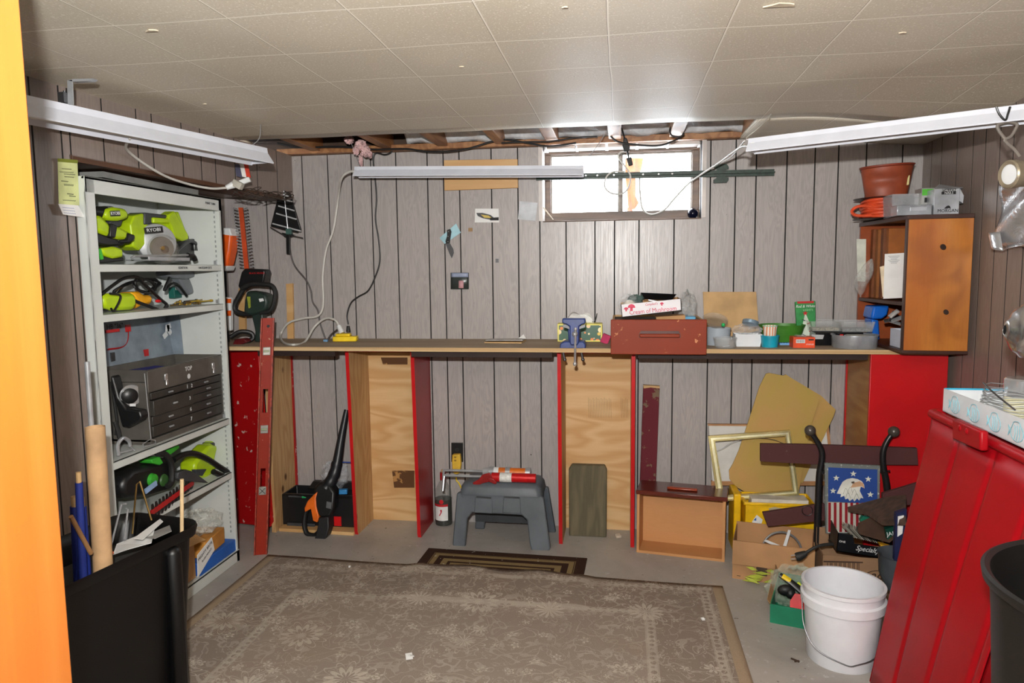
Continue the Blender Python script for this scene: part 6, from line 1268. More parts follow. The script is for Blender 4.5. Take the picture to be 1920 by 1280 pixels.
b = B(); b.tube(bl([(576, 955), (572, 968), (571, 985), (576, 1000), (590, 1003), (600, 995)]), .013, 10, 5); b.o('handle', black, t)
b = B(); bp = bl([(602, 966), (621, 964), (622, 985), (617, 1004), (606, 1012), (594, 1008), (600, 985)]); b.prism([p-V((0, .035, 0)) for p in bp], (0, .07, 0)); b.o('battery', mat((26, 26, 28), .5), t, bev=.006)
b = B(); b.prism([p-V((0, .032, 0)) for p in bl([(617, 936), (626, 938), (625, 950), (616, 948)])], (0, .004, 0)); b.o('white_print', mat((96, 98, 100), .6), t)
# ---------------------------------------------------------------- wood block, post, drawer
wb = wood('weathered_grey_green_wood', (118, 108, 82), (92, 86, 66), (74, 66, 50), ax='Z', st=.05, sc=22, k=16, rough=.85, bmp=.5)
b = B(); b.prism([at(1067, 1005, y=3.56), V((at(1066, 880, y=3.60).x, 3.61, at(1066, 880, y=3.61).z)), at(1072, 871, y=3.612), at(1134, 873, y=3.612), at(1138, 882, y=3.61), at(1137, 1008, y=3.56)], (0, .038, 0))
tag(b.o('wood_block', wb, bev=.006), 'weathered grey-green plank end leaning inside the bench support', 'plank')
q = at(1159, 1004, z=.008); b = B(); b.box(q, (.03, .025, .014), rz=.5, rx=.3); tag(b.o('small_stone', mat((190, 176, 158), .9), bev=.004), 'small pale chip on the floor beside the weathered plank', 'chip')
rp = worn((112, 44, 52), (120, 100, 80), .58, 14, .8, name='weathered_dark_red_paint')
b = B(); b.prism(ats([(1206, 724), (1237, 724), (1228, 960), (1198, 960)], y=3.655), (0, .03, 0)); tag(b.o('red_post', rp, bev=.003), 'weathered dark red board leaning on the wall behind the empty drawer', 'board')
b = B(); b.prism(ats([(1206, 722), (1237, 724), (1237, 728), (1220, 726), (1207, 728)], y=3.653), (0, .032, 0)); tag(b.o('splintered_end', cardl), 'pale splintered top end of the dark red board', 'splinter')
O = V((.075, 3.385, 0)); dx_ = (V((.478, 3.318, 0))-O); Wd = dx_.length; dx_.normalize(); dyv = V((-dx_.y, dx_.x, 0)); tilt = .10
Mz = axes(O, dx_, dyv*math.cos(tilt)+V((0, 0, -math.sin(tilt)))*0, V((0, 0, 1))+dyv*tilt*.4)
t = thing('empty_drawer', 'empty wooden drawer standing on end with its dark red front upward', 'drawer', O+dx_*Wd/2)
Hd = .285; dw = wood('drawer_birch', (206, 152, 98), (190, 134, 82), (170, 114, 66), ax='X', st=.3, sc=4, k=8, rough=.6)
b = B(Mz); b.bb(0, .012, 0, .15, 0, Hd); b.o('side', dw, t); b = B(Mz); b.bb(Wd-.012, Wd, 0, .15, 0, Hd); b.o('side', dw, t); b = B(Mz); b.bb(.012, Wd-.012, 0, .15, .0, .012); b.o('back', dw, t)
b = B(Mz); b.bb(.012, Wd-.012, .135, .141, .012, Hd); b.o('base', dw, t)
b = B(Mz); b.bb(-.006, Wd+.008, -.002, .175, Hd, Hd+.02); fp = b.o('front_panel', mat((92, 34, 22), .25, sc=5), t, bev=.003)
b = B(Mz); b.bb(Wd*.33, Wd*.68, .05, .075, Hd+.02, Hd+.032); b.o('handle', mat((140, 56, 30), .3), fp, bev=.006)
# ---------------------------------------------------------------- right heap
cv = mat((214, 212, 206), .8, var=.04)
t = thing('white_canvas', 'white board with thin wood edge standing behind the gold frame', 'canvas', at(1440, 906, y=3.62))
b = B(); b.prism(ats([(1329, 798), (1552, 800), (1562, 905), (1336, 905)], y=3.62), (0, .015, 0)); b.o('board', cv, t)
for p in ([(1327, 795), (1554, 797), (1554, 800), (1328, 798)], [(1334, 902), (1563, 902), (1564, 910), (1334, 910)], [(1549, 800), (1554, 799), (1566, 905), (1560, 905)]):
    b = B(); b.prism(ats(p, y=3.617), (0, .02, 0)); b.o('edge_strip', mat((176, 128, 84), .6), t)
oc = NT('tan_to_olive_card'); f = oc.noise(oc.co(), 4, 3); oc.fin(oc.ramp(f, [(.35, (190, 150, 88)), (.65, (178, 154, 72))]), .7)
b = B(); b.prism(ats([(1472, 702), (1500, 718), (1540, 742), (1567, 768), (1563, 780), (1530, 850), (1505, 905), (1480, 905)], y=3.60), (0, .006, 0)); tag(b.o('cardboard_piece', oc.m), 'tan card with torn corner behind the large bent cardboard', 'cardboard')
b = B(); b.prism(ats([(1436, 701), (1442, 699), (1468, 704), (1474, 702), (1532, 740), (1536, 750), (1520, 800), (1500, 910), (1496, 928), (1400, 924), (1380, 912), (1368, 898), (1367, 882), (1374, 870), (1385, 845), (1405, 785), (1424, 725)], y=3.57), (0, .008, 0)); tag(b.o('cardboard_sheet', oc.m), 'large worn olive-tan cardboard sheet leaning behind the gold frame', 'cardboard')
goldm = mat((214, 200, 140), .25, .75, sc=5)
t = thing('picture_frame', 'empty gold picture frame leaning on the cardboard sheets', 'picture frame', at(1420, 936, y=3.44))
oc_ = [(1327, 816), (1480, 805), (1497, 926), (1345, 938)]; ic_ = [(1340, 826), (1471, 816), (1485, 918), (1357, 928)]
def mid(a, c, k): return (a[0]+(c[0]-a[0])*k, a[1]+(c[1]-a[1])*k)
for k in range(4):
    a, c = k, (k+1) % 4
    for s0, s1, th in ((0, .35, .016), (.35, .75, .010), (.75, 1, .014)):
        b = B(); P4 = [mid(oc_[a], ic_[a], s0), mid(oc_[c], ic_[c], s0), mid(oc_[c], ic_[c], s1), mid(oc_[a], ic_[a], s1)]
        P4 = [at(p[0], p[1], y=3.47+.05*(935-p[1])/130) for p in P4]; b.prism([p-V((0, th, 0)) for p in P4], (0, th, 0)); b.o('moulding', goldm if s0 != .35 else mat((236, 228, 190), .3, .6), t)
cord('hanging_wire', ats([(1340, 845), (1355, 840), (1375, 828), (1410, 821), (1445, 823), (1472, 832)], y=3.51), .0012, dsteel, 'thin wire strung slack across the gold frame', 'wire')
# yellow crate
yc = mat((232, 184, 16), .4); y0c, y1c = 3.385, 3.55
x0, x1 = at(1398, 950, y=y0c).x, at(1530, 950, y=y0c).x; zc0 = .0; zc1 = at(1398, 941, y=y0c).z
t = thing('yellow_crate', 'yellow plastic crate behind the cardboard boxes under the gold frame', 'crate', ((x0+x1)/2, 3.36, 0))
xa = at(1377, 950, y=3.36).x
b = B(); b.tray(frame(((x0+x1)/2, (y0c+y1c)/2, 0)), x1-x0, y1c-y0c, zc1, .006); b.o('body', yc, t, bev=.004)
b = B(); b.bb(x0-.008, x1+.008, y0c-.010, y0c, zc1-.012, zc1+.002); b.bb(x0-.008, x0, y0c, y1c, zc1-.012, zc1+.002); b.o('rim', yc, t, bev=.003)
b = B(); b.bb(x0-.045, x0-.012, y0c+.05, y1c+.05, 0, zc1+.02); b.o('side_lug', yc, t, bev=.006)
b = B(); b.prism(ats([(1441, 953), (1452, 950), (1480, 956), (1525, 951), (1525, 975), (1445, 960)], y=y0c-.003), (0, .002, 0)); b.o('grey_decal', mat((170, 160, 130), .5), t)
b = B(); b.prism(ats([(1410, 978), (1419, 965), (1430, 974), (1428, 981), (1411, 981)], y=y0c-.004), (0, .002, 0)); dc = b.o('white_decal', white, t)
b = B(); b.prism(ats([(1413, 975), (1418, 970), (1418, 976)], y=y0c-.006), (0, .001, 0)); b.o('blue_mark', blue, dc)
b = B(); q0, q1 = at(1409, 932, y=3.40), at(1516, 932, y=3.40); b.bb(q0.x, q1.x, 3.395, 3.48, zc1-.04, zc1+.014); tag(b.o('white_box', mat((205, 200, 188), .6), bev=.002), 'flat whitish box lying in the top of the yellow crate', 'box')
# boards
bm = worn((88, 54, 54), (130, 112, 100), .70, 26, .8, name='weathered_brown_paint')
b = B(); b.prism(ats([(1426, 832), (1510, 833), (1720, 840), (1722, 872), (1530, 871), (1426, 865)], y=3.235), (0, .02, 0)); tag(b.o('brown_board', bm, bev=.002), 'long dark brown board lying level behind the black uprights', 'board')
b = B(); b.prism(ats([(1430, 961), (1546, 944), (1547, 976), (1440, 987)], y=3.20), (0, .02, 0)); tag(b.o('brown_board', bm, bev=.002), 'short brown board slanting in front of the yellow crate', 'board')
cord('wire_ring', [at(1514+10*math.cos(a*.7), 957+9*math.sin(a*.7), y=3.19) for a in range(10)], .0015, black, 'small black wire ring hanging on the short brown board', 'ring')
dbm = mat((72, 54, 44), .8, sc=30, var=.25)
b = B(); b.prism(ats([(1655, 925), (1700, 912), (1722, 905), (1722, 945), (1655, 952)], y=3.12), (0, .02, 0)); tag(b.o('brown_board', bm, bev=.002), 'brown board end standing behind the right black upright', 'board')
b = B(); b.prism([at(1590, 960, y=3.1), at(1660, 942, y=3.0), at(1700, 938, y=2.9), at(1700, 985, y=2.7), at(1655, 985, y=2.8), at(1625, 965, y=3.0)], (0, .01, .02)); tag(b.o('bark_slab', dbm), 'dark pointed bark-like slab lying atop the heap below the flag', 'slab')
b = B(); P_ = [at(1612, 985, y=2.98), at(1700, 945, y=2.9), at(1700, 990, y=2.78), at(1668, 1018, y=2.78), at(1612, 1002, y=2.9)]; b.prism(P_, (0, .03, 0)); tag(b.o('dark_block', mat((74, 52, 38), .8, bmp=.3), bev=.003), 'dark brown wooden block resting on the black box', 'block')
# hand truck
t = thing('hand_truck', 'black upright frame with two ball-topped handles behind the heap', 'hand truck', (.96, 3.16, 0))
for s_, pts, bl_ in ((0, [(1519, 808), (1526, 818), (1535, 832), (1541, 846), (1541, 864), (1536, 895), (1533, 985)], (1519, 807)), (1, [(1676, 810), (1666, 822), (1658, 838), (1655, 856), (1657, 880), (1662, 905), (1668, 965)], (1676, 809))):
    p = [at(a, c, y=3.17) for a, c in pts]; b = B(); b.tube(p, lambda k: .010+.005*k, 14, 5); e_ = p[-1]; d_ = (p[-1]-p[-2]).normalized(); b.tube([p[-1], V((e_.x+.0, 3.17, .02))], .0155, 14, 1); b.o('upright', mat((24, 24, 26), .35), t)
    b = B(); b.ball(at(*bl_, y=3.17), .0235, n=24); b.o('ball_knob', mat((74, 68, 62), .3, .2), t)
    b = B(); q = at(pts[4][0], 884, y=3.17); b.cyl(q-V((.02, 0, 0)), q+V((.025, 0, .004)), .004); b.cyl(q+V((0, -.02, 0)), q+V((0, .02, 0)), .006); b.o('bolt', black, t)
b = B(); b.bb(.80, 1.12, 3.16, 3.18, .05, .07); b.o('cross_bar', black, t)
# eagle sign
t = thing('eagle_sign', 'painted sign with a white eagle head, stars and red white stripes', 'sign', at(1600, 985, y=3.13))
ys = 3.13; fr0 = [(1547, 868), (1650, 873), (1649, 962), (1648, 1000), (1549, 1000), (1547, 940)]
b = B(); b.prism(ats(fr0, y=ys), (0, .012, 0)); b.o('backing', worn((118, 124, 122), (190, 190, 180), .6, 60, .6, name='flaked_grey_edge'), t)
b = B(); b.prism(ats([(1553, 876), (1645, 880), (1645, 944), (1553, 940)], y=ys-.001), (0, .002, 0)); bf = b.o('blue_field', worn((44, 76, 150), (150, 165, 180), .70, 40, .6, name='flecked_blue'), t)
for px, py in ((1600, 888), (1568, 896), (1628, 898), (1562, 920), (1632, 927)):
    b = B(); b.prism(star(at(px, py, y=ys-.002), .0135), (0, .001, 0)); b.o('star', mat((215, 215, 200), .6), bf)
ey_ = [(1569, 925), (1575, 912), (1580, 903), (1588, 898), (1598, 896), (1608, 898), (1616, 902), (1620, 908), (1621, 915), (1614, 912), (1612, 920), (1619, 934), (1614, 933), (1611, 938), (1607, 934), (1602, 940), (1599, 935), (1593, 939), (1590, 934), (1585, 936), (1583, 929), (1576, 932), (1577, 926)]
b = B(); b.prism(ats(ey_, y=ys-.002), (0, .001, 0)); eg = b.o('eagle_head', mat((214, 214, 206), .6), bf)
b = B(); b.prism(ats([(1600, 905), (1612, 902), (1619, 906), (1621, 916), (1616, 911), (1604, 913), (1595, 914)], y=ys-.003), (0, .001, 0)); b.o('beak', mat((190, 150, 116), .6), eg)
b = B(); b.prism(ats([(1596, 903), (1602, 902), (1602, 906), (1597, 906)], y=ys-.0035), (0, .001, 0)); b.o('eye', mat((80, 70, 60), .5), eg)
for fx, fy_ in ((1586, 920), (1594, 918), (1602, 922), (1590, 928), (1606, 930)):
    b = B(); b.tube(ats([(fx-5, fy_+6), (fx, fy_-5), (fx+5, fy_+6)], y=ys-.0028), .0009, 4, 5); b.o('feather_line', mat((150, 152, 140), .6), eg)
b = B(); b.prism(ats([(1552, 941), (1645, 945), (1645, 998), (1552, 998)], y=ys-.001), (0, .002, 0)); sf = b.o('striped_field', worn((206, 204, 192), (150, 140, 130), .66, 50, .6, name='flecked_cream'), t)
for k in range(9):
    xx = 1553+k*10.4; b = B(); b.prism(ats([(xx, 942), (xx+5, 942), (xx+5, 997), (xx, 997)], y=ys-.0022), (0, .001, 0)); b.o('red_stripe', worn((150, 30, 40), (200, 170, 160), .70, 60, .6, name='flecked_red'), sf)
# cardboard boxes
cb1 = mat((170, 128, 88), .85, sc=5)
O = V((.487, 3.145, 0)); dx_ = (V((.812, 3.072, 0))-O); W1 = dx_.length; dx_.normalize(); M1_ = axes(O, dx_, V((-dx_.y, dx_.x, 0)), (0, 0, 1)); z1_ = at(1373, 1012, y=3.145).z; z2_ = at(1378, 980, y=3.33).z
t = thing('cardboard_box', 'open brown cardboard box on the floor at the left of the heap', 'box', O+dx_*W1/2)
b = B(M1_); b.tray(frame((W1/2, .11, 0)), W1, .22, z1_, .004); b.o('body', cb1, t)
b = B(M1_); b.bb(0, W1, .216, .22, z1_, z2_); b.bb(0, .004, .05, .22, z1_, z2_-.01); b.o('raised_flap', cb1, t)
b = B(M1_); b.prism([V((0, 0, z1_)), V((W1, 0, z1_-.002)), V((W1-.005, -.016, z1_-.10)), V((0, -.016, z1_-.10))], (0, -.003, 0)); b.o('folded_flap', cb1, t)
for sx_ in (.02, .07): b = B(M1_); b.bb(sx_, sx_+.015, -.0012, 0, .014, .016); b.o('print_mark', inkd, t)
b = B(M1_); b.bb(.10, .145, -.0012, 0, .03, .075); b.o('print_block', mat((70, 52, 40), .8), t)
t = thing('steel_hoop', 'grey hoop with white tape stripes sticking out of the left box', 'hoop', at(1465, 1030, y=3.22))
b = B(); c = at(1466, 1035, y=3.22); rr = (at(1505, 1030, y=3.22).x-at(1430, 1030, y=3.22).x)/2; b.tube([c+V((rr*math.cos(a*PI/16), .02*math.sin(a*PI/16), rr*math.sin(a*PI/16)*1.0)) for a in range(17)], .005, 8, 2); b.o('hoop', mat((150, 152, 155), .3, .6), t)
b = B(); b.prism(ats([(1478, 993), (1483, 994), (1474, 1026), (1468, 1024)], y=3.20), (0, .002, 0)); b.o('white_tape', white, t); b = B(); b.prism(ats([(1432, 1014), (1438, 1012), (1462, 1022), (1458, 1026)], y=3.20), (0, .002, 0)); b.o('white_tape', white, t)
O = V((.83, 3.02, 0)); dx_ = V((1, -.05, 0)).normalized(); z3_ = at(1540, 1040, y=3.02).z; cb2 = mat((150, 116, 86), .85, sc=5)
t = thing('printed_box', 'brown cardboard box printed with a barcode behind the white bucket', 'box', O+dx_*.2)
M2_ = axes(O, dx_, V((-dx_.y, dx_.x, 0)), (0, 0, 1))
b = B(M2_); b.tray(frame((.19, .07, 0)), .38, .14, z3_, .004); pb = b.o('body', cb2, t)
b = B(M2_); b.bb(0, .05, .136, .14, z3_, z3_+.07); b.o('flap', cb2, t)
for k in range(22):
    if k % 3 != 1: b = B(); x_ = 1551+k*2.8; b.prism(ats([(x_, 1055), (x_+1.3, 1055), (x_+1.3, 1075), (x_, 1075)], y=3.012), (0, .001, 0)); b.o('bar', mat((70, 50, 38), .8), pb)
for a, c in ((1051, 1053.5), (1073, 1075)): b = B(); b.prism(ats([(1544, a), (1618, a+2), (1618, c+2), (1544, c)], y=3.010), (0, .001, 0)); b.o('print_line', mat((70, 50, 38), .8), pb)
text('adle', .05, at(1652, 1079, y=2.995), (1, -.05, 0), (0, 0, 1), mat((50, 36, 28), .8), pb, 'lettering', shear=.3)
b = B(); c = at(1648, 1081, y=2.999); b.tube([c+V((.052*math.cos(a*PI/12), 0, .026*math.sin(a*PI/12))) for a in range(25)], .0012, 5, 1); b.o('printed_oval', mat((50, 36, 28), .8), pb)
# black Specialty box
t = thing('black_carton', 'black open carton lettered in white script standing on the printed box', 'box', at(1620, 1040, y=2.98))
ysb = 2.975; b = B(); b.prism(ats([(1571, 999), (1599, 1003), (1602, 1019), (1663, 1028), (1664, 1048), (1568, 1033)], y=ysb), (0, .004, 0)); bk = b.o('front', mat((22, 24, 28), .3), t)
b = B(); b.prism([at(1571, 999, y=ysb), at(1568, 1033, y=ysb), at(1556, 1012, y=ysb+.12), at(1558, 975, y=ysb+.12)], (.003, 0, 0)); b.prism([at(1568, 1033, y=ysb), at(1664, 1048, y=ysb), at(1664, 1048, y=ysb)+V((0, .12, 0)), at(1568, 1033, y=ysb)+V((0, .12, 0))], (0, 0, .003)); b.o('shell', mat((40, 34, 30), .5), t)
text('Specialty', .030, at(1626, 1030, y=ysb), (1, 0, -.12), (0, 0, 1), inkl, bk, 'lettering', shear=.35, sx=.85); text('ONE', .012, at(1579, 1015, y=ysb), (1, 0, -.12), (0, 0, 1), inkl, bk, 'lettering')
for k in range(14):
    x_ = 1578+k*5.2; b = B(); b.prism([at(x_, 985+k*1.5, y=ysb+.02), at(x_+24-k, 1008+k, y=ysb+.02), at(x_+25-k, 1007+k, y=ysb+.10), at(x_+2, 978+k*1.5, y=ysb+.10)], (.0022, 0, 0)); tag(b.o('paper_leaf', [mat((176, 168, 152), .8), mat((205, 200, 190), .8), mat((120, 114, 104), .8)][k % 3]), ['tan', 'pale', 'grey'][k % 3]+' paper leaf, '+ORD[k]+' from the left in the black carton', 'paper', 'paper leaves filed in the black carton')
t = thing('black_power_cord', 'black appliance cord with plug hanging over the left cardboard box', 'cord', at(1530, 1045, y=3.0))
b = B(); b.tube([at(1562, 1020, y=2.97), at(1545, 1021, y=2.96), at(1528, 1026, y=2.95), at(1508, 1038, y=2.95)], .0065, 10); b.o('cord', rubber, t)
b = B(); b.tube([at(1512, 1036, y=2.95), at(1500, 1042, y=2.95), at(1492, 1044, y=2.95)], lambda k: .010+.008*math.sin(k*2.4), 12, 3); b.o('plug', rubber, t)
for py in (1040, 1047): b = B(); b.tube([at(1492, py, y=2.95), at(1483, py+1, y=2.95)], .0022, 6, 1); b.o('prong', steel, t)
b = B(); P_ = ats([(1613, 975), (1618, 968), (1655, 975), (1640, 985), (1618, 988)], y=3.02); b.prism(P_, (0, .02, 0)); tag(b.o('green_folder', mat((16, 110, 84), .5)), 'green folder corner under the dark slab in the heap', 'folder')
b = B(); b.prism(ats([(1680, 962), (1700, 955), (1700, 1060), (1677, 1050)], y=2.74), (0, .02, 0)); bb_ = tag(b.o('navy_book', mat((24, 30, 70), .5)), 'navy blue book standing against the red tote', 'book')
b = B(); b.prism(ats([(1684, 968), (1695, 966), (1692, 1000), (1683, 1006)], y=2.736), (0, .003, 0)); b.o('white_label', paper, bb_)
b = B(); b.prism(ats([(1660, 992), (1684, 984), (1682, 1015), (1664, 1012)], y=2.80), (0, .02, 0)); gt = tag(b.o('green_tin', mat((10, 60, 48), .4)), 'dark green box lettered in white beside the navy book', 'box'); text('JAN', .022, at(1672, 1000, y=2.799), (1, 0, .25), (0, 0, 1), inkl, gt, 'lettering')
b = B(); b.prism(ats([(1650, 1020), (1672, 1026), (1670, 1036), (1655, 1030)], y=2.86), (0, .03, 0)); tag(b.o('yellow_edge', mat((230, 170, 30), .5)), 'small yellow piece under the green box', 'piece')
b = B(axes(at(1690, 1060, y=2.74), (1, 0, .0), (0, 1, 0), (0, 0, 1))); b.lathe([(0, -.10), (.05, -.09), (.075, -.03), (.08, .04), (.084, .045), (.07, .035), (0, -.08)], n=32); tag(b.o('grey_bowl', mat((72, 78, 84), .4)), 'dark grey bowl tucked between the printed box and the red tote', 'bowl')
# green ivy strips
random.seed(3); lf = mat((170, 180, 60), .6)
t = thing('ivy_garland', 'yellow-green cut-out leaf garland on the floor at the left box', 'garland', at(1430, 1085, z=0))
for k in range(14):
    px, py = 1404+random.random()*56, 1060+random.random()*26; q = at(px, py, z=.02+.05*random.random()*(1088-py)/26); q.y -= .03; a = random.random()*1.2-.6; l_ = .02+.02*random.random(); d_ = V((math.cos(a), -.3, math.sin(a)*.6)); n_ = V((-math.sin(a), 0, math.cos(a)))
    b = B(); b.prism([q-d_*l_, q+n_*.008, q+d_*l_, q-n_*.007], (0, .0015, 0)); b.o('leaf', lf, t)
b = B(); b.tube([at(1402, 1088, z=.005), at(1420, 1075, z=.02), at(1440, 1068, z=.04), at(1455, 1058, z=.05), at(1466, 1056, z=.06)], .002, 6); b.o('stem', lf, t)
# green box with tray of tools
O = V((.570, 2.755, 0)); dx_ = (V((.745, 2.70, 0))-O); W3 = dx_.length; dx_.normalize(); M3_ = axes(O, dx_, V((-dx_.y, dx_.x, 0)), (0, 0, 1)); zg = at(1449, 1132, y=2.755).z
t = thing('green_carton', 'green open carton holding a clear tray and tools, beside the bucket', 'box', O+dx_*W3/2)
b = B(M3_); b.tray(frame((W3/2, .16, 0)), W3, .32, zg, .004); b.o('body', mat((14, 116, 84), .5, sc=6), t)
b = B(M3_); b.prism([V((0, 0, zg)), V((-.01, 0, zg+.015)), V((-.012, .30, zg+.04)), V((0, .32, zg))], (-.002, 0, 0)); b.o('side_flap', card, t)
b = B(M3_); b.prism([V((.07, .01, zg-.02)), V((W3, .01, zg-.02)), V((W3, .03, zg+.045)), V((.085, .03, zg+.045)), V((.07, .015, zg+.02))], (0, .004, 0)); rf = b.o('red_flap', red, t); b = B(M3_); b.prism([V((.13, .012, zg+.015)), V((W3, .012, zg+.012)), V((W3, .026, zg+.04)), V((.13, .026, zg+.04))], (0, -.003, 0)); b.o('white_label', paper, rf)
b = B(); b.sheet(bagf(at(1493, 1100, y=2.90), .10, .05, .085, 6), 30, 18); tag(b.o('clear_clamshell', film('cloudy_clamshell', (190, 198, 180), .22, .5)), 'cloudy plastic clamshell standing in the green carton', 'packaging')
t = thing('utility_knife', 'black and yellow utility knife lying across the green carton', 'knife', at(1480, 1100, y=2.86))
b = B(); b.tube([at(1462, 1077, y=2.86), at(1484, 1092, y=2.84), at(1508, 1112, y=2.82)], lambda k: .010+.006*k, 10, 4, flat=.6); b.o('handle', black, t); b = B(); b.tube([at(1467, 1079, y=2.852), at(1482, 1089, y=2.842)], .0105, 10, 1, flat=.6); b.o('yellow_grip', yellow, t)
b = B(); b.ball(at(1474, 1106, y=2.84), .028, (1.2, .7, .8)); b.ball(at(1482, 1112, y=2.83), .02); tag(b.o('black_gadget', mat((18, 18, 20), .5, bmp=.5)), 'lumpy black gadget lying in the green carton', 'gadget')
b = B(); b.tube([at(1496, 1092, y=2.85), at(1512, 1110, y=2.82)], .006, 8, 1); b.tube([at(1500, 1105, y=2.84), at(1518, 1092, y=2.86)], .004, 8, 1); tag(b.o('lime_strips', mat((200, 215, 60), .4)), 'lime green strips sticking up in the green carton', 'strip')
# white bucket
c = V((.765, 2.53, 0)); rb_, hb = .128, .275
t = thing('white_bucket', 'white plastic bucket with a thin wire handle on the floor', 'bucket', c)
bw = mat((222, 224, 230), .4, var=.02)
b = B(); b.lathe([(0, 0), (rb_*.86, 0), (rb_*.88, .006), (rb_*.98, hb*.72), (rb_*1.07, hb*.735), (rb_*1.075, hb*.84), (rb_*1.01, hb*.855), (rb_*1.01, hb*.94), (rb_*1.06, hb*.955), (rb_*1.06, hb), (rb_*.985, hb), (rb_*.95, hb*.7), (rb_*.84, .006), (0, .006)], c, n=64); b.o('pail', bw, t, ang=30)
b = B(); b.tube([c+V((-rb_*1.08, -.01, hb*.78)), c+V((-rb_*1.10, -.06, hb*.5)), c+V((-rb_*.85, -.10, hb*.28)), c+V((-.03, -rb_*1.02, hb*.17)), c+V((.01, -rb_*1.04, hb*.17)), c+V((rb_*.7, -.10, hb*.28)), c+V((rb_*1.12, -.02, hb*.75))], .0022, 8, 5); b.o('wire_handle', dsteel, t)
# ---------------------------------------------------------------- red tote with fish box, barrel
rdm = mat((158, 8, 20), .42, var=.05, sc=3, **{'Specular IOR Level': .22})
t = thing('red_tote', 'tall red ribbed plastic tub leaning at the right front of the room', 'tub', (1.10, 2.1, 0))
zR = .885
rimq = [V((.995, 2.455, zR)), V((.985, 1.78, zR)), V((1.36, 1.74, zR)), V((1.37, 2.455, zR))]
botq = [V((.815, 2.39, 0)), V((.805, 1.83, 0)), V((1.20, 1.80, 0)), V((1.21, 2.39, 0))]
b = B()
N = 28
def edge_pt(u, w_):
    a = rimq[0].lerp(rimq[1], u); c = botq[0].lerp(botq[1], u); p = c.lerp(a, w_)
    rib = -.006*(.5+.5*math.cos(min(PI, max(-PI, (((u*3.2+.5) % 1)-.5)*PI*11)))) if w_ < .92 else 0
    return p+V((-rib-.006*math.sin(w_*PI), 0, 0))
b.sheet(edge_pt, 130, 12)
for i, (a, c) in enumerate(((1, 2), (2, 3), (3, 0))): b.quad(botq[a], botq[c], rimq[c], rimq[a])
b.quad(*botq); b.o('shell', rdm, t, solid=.004, ang=30)
b = B(); b.tube([p+V((0, 0, .004)) for p in (rimq[0], rimq[1], rimq[2], rimq[3], rimq[0])], .015, 12, 1); b.quad(*[p+V((0, 0, .006)) for p in rimq]); b.o('rim', rdm, t)
hq = [at(1800, 784, x=.975), at(1855, 808, x=.972), at(1855, 846, x=.972), at(1800, 824, x=.975)]
b = B(); b.prism(hq, (-.022, 0, 0)); hd = b.o('handle', rdm, t, bev=.006)
for k in (.3, .55): b = B(); b.ball(hq[0].lerp(hq[1], k)+V((-.02, 0, -.018)), .010, (.6, 1, 1)); b.o('handle_boss', rdm, hd)
# fish box
t = thing('fish_box', 'white tray-like box with pale blue fish drawings on the red tub', 'box', (1.18, 2.1, zR+.02))
za = zR+.022; hB = .055
c0 = V((1.02, 2.43, za)); c1 = V((1.0, 1.76, za)); 
c0 = at(1770, 762, z=za+.0); c0 = V((1.005, at(1768, 760, x=1.005).y, za)); 
b = B(); wB = .30; q = [V((1.005, c0.y, za)), V((.995, 1.75, za)), V((.995+wB, 1.74, za)), V((1.005+wB, c0.y, za))]
ht = at(1775, 730, x=1.005).z-za; ht = max(.05, min(.09, ht))
wt = mat((222, 226, 230), .5, var=.02)
for k in range(4): b.prism([q[k], q[(k+1) % 4], q[(k+1) % 4]+V((0, 0, ht)), q[k]+V((0, 0, ht))], V((.003, 0, 0)) if k in (0, 2) else V((0, -.003, 0)))
b.prism(q, (0, 0, .003)); fb = b.o('tray', wt, t)
b = B(); b.prism([q[3]+V((0, -.003, ht)), q[0]+V((0, -.003, ht)), q[0]+V((0, -.006, ht-.003)), q[3]+V((0, -.006, ht-.003))], (0, 0, .002)); b.o('blue_edge', mat((60, 180, 220), .5), t)
fm_ = mat((120, 190, 205), .6); 
for k, yy in enumerate((c0.y-.10, c0.y-.225, c0.y-.345, c0.y-.46, c0.y-.57)):
    cc = V((1.0015-.0149*(c0.y-yy)/.7-.0005, yy, za+ht*.48)); r = ht*.42
    b = B(); X_ = -.0022
    def fq(a, c): return cc+V((X_, -a, c))
    b.tube([fq(r*1.0*math.cos(a*PI/10), r*.72*math.sin(a*PI/10)+(.25*r if 3 < a < 8 else 0)) for a in range(21)], .0008, 5, 1); fo = b.o('fish_outline', fm_, fb)
    for m_ in (-.4, -.05, .3): b = B(); b.tube([fq(r*m_, -r*.6), fq(r*(m_+.12), 0), fq(r*m_, r*.62)], .0008, 5, 3); b.o('fish_stripe', fm_, fo)
    b = B(); b.tube([fq(-r, 0), fq(-r*1.35, r*.45), fq(-r*1.2, 0), fq(-r*1.35, -r*.45), fq(-r, 0)], .0008, 5, 1); b.o('fish_tail', fm_, fo)
b = B(); cw = V((1.15, 2.30, za+ht*.6))
for k in range(7): b.tube([cw+V((.085*math.cos(a*PI/9)+.003*k, .085*math.sin(a*PI/9), .010*k-.01+.004*math.sin(a*1.3+k))) for a in range(19)], .0014, 5, 1)
tag(b.o('wire_coil', steel), 'coil of fine silver wire lying in the fish box', 'wire')
cord('stiff_wire', [at(1843, 717, y=2.0), at(1862, 735, y=1.95), at(1890, 758, y=1.9), at(1903, 768, y=1.85)], .0022, dsteel, 'stiff bent wire poking up out of the fish box', 'wire')
t = thing('cream_jar', 'cream jar with a shiny metal lid standing in the fish box', 'jar', at(1908, 768, y=1.88))
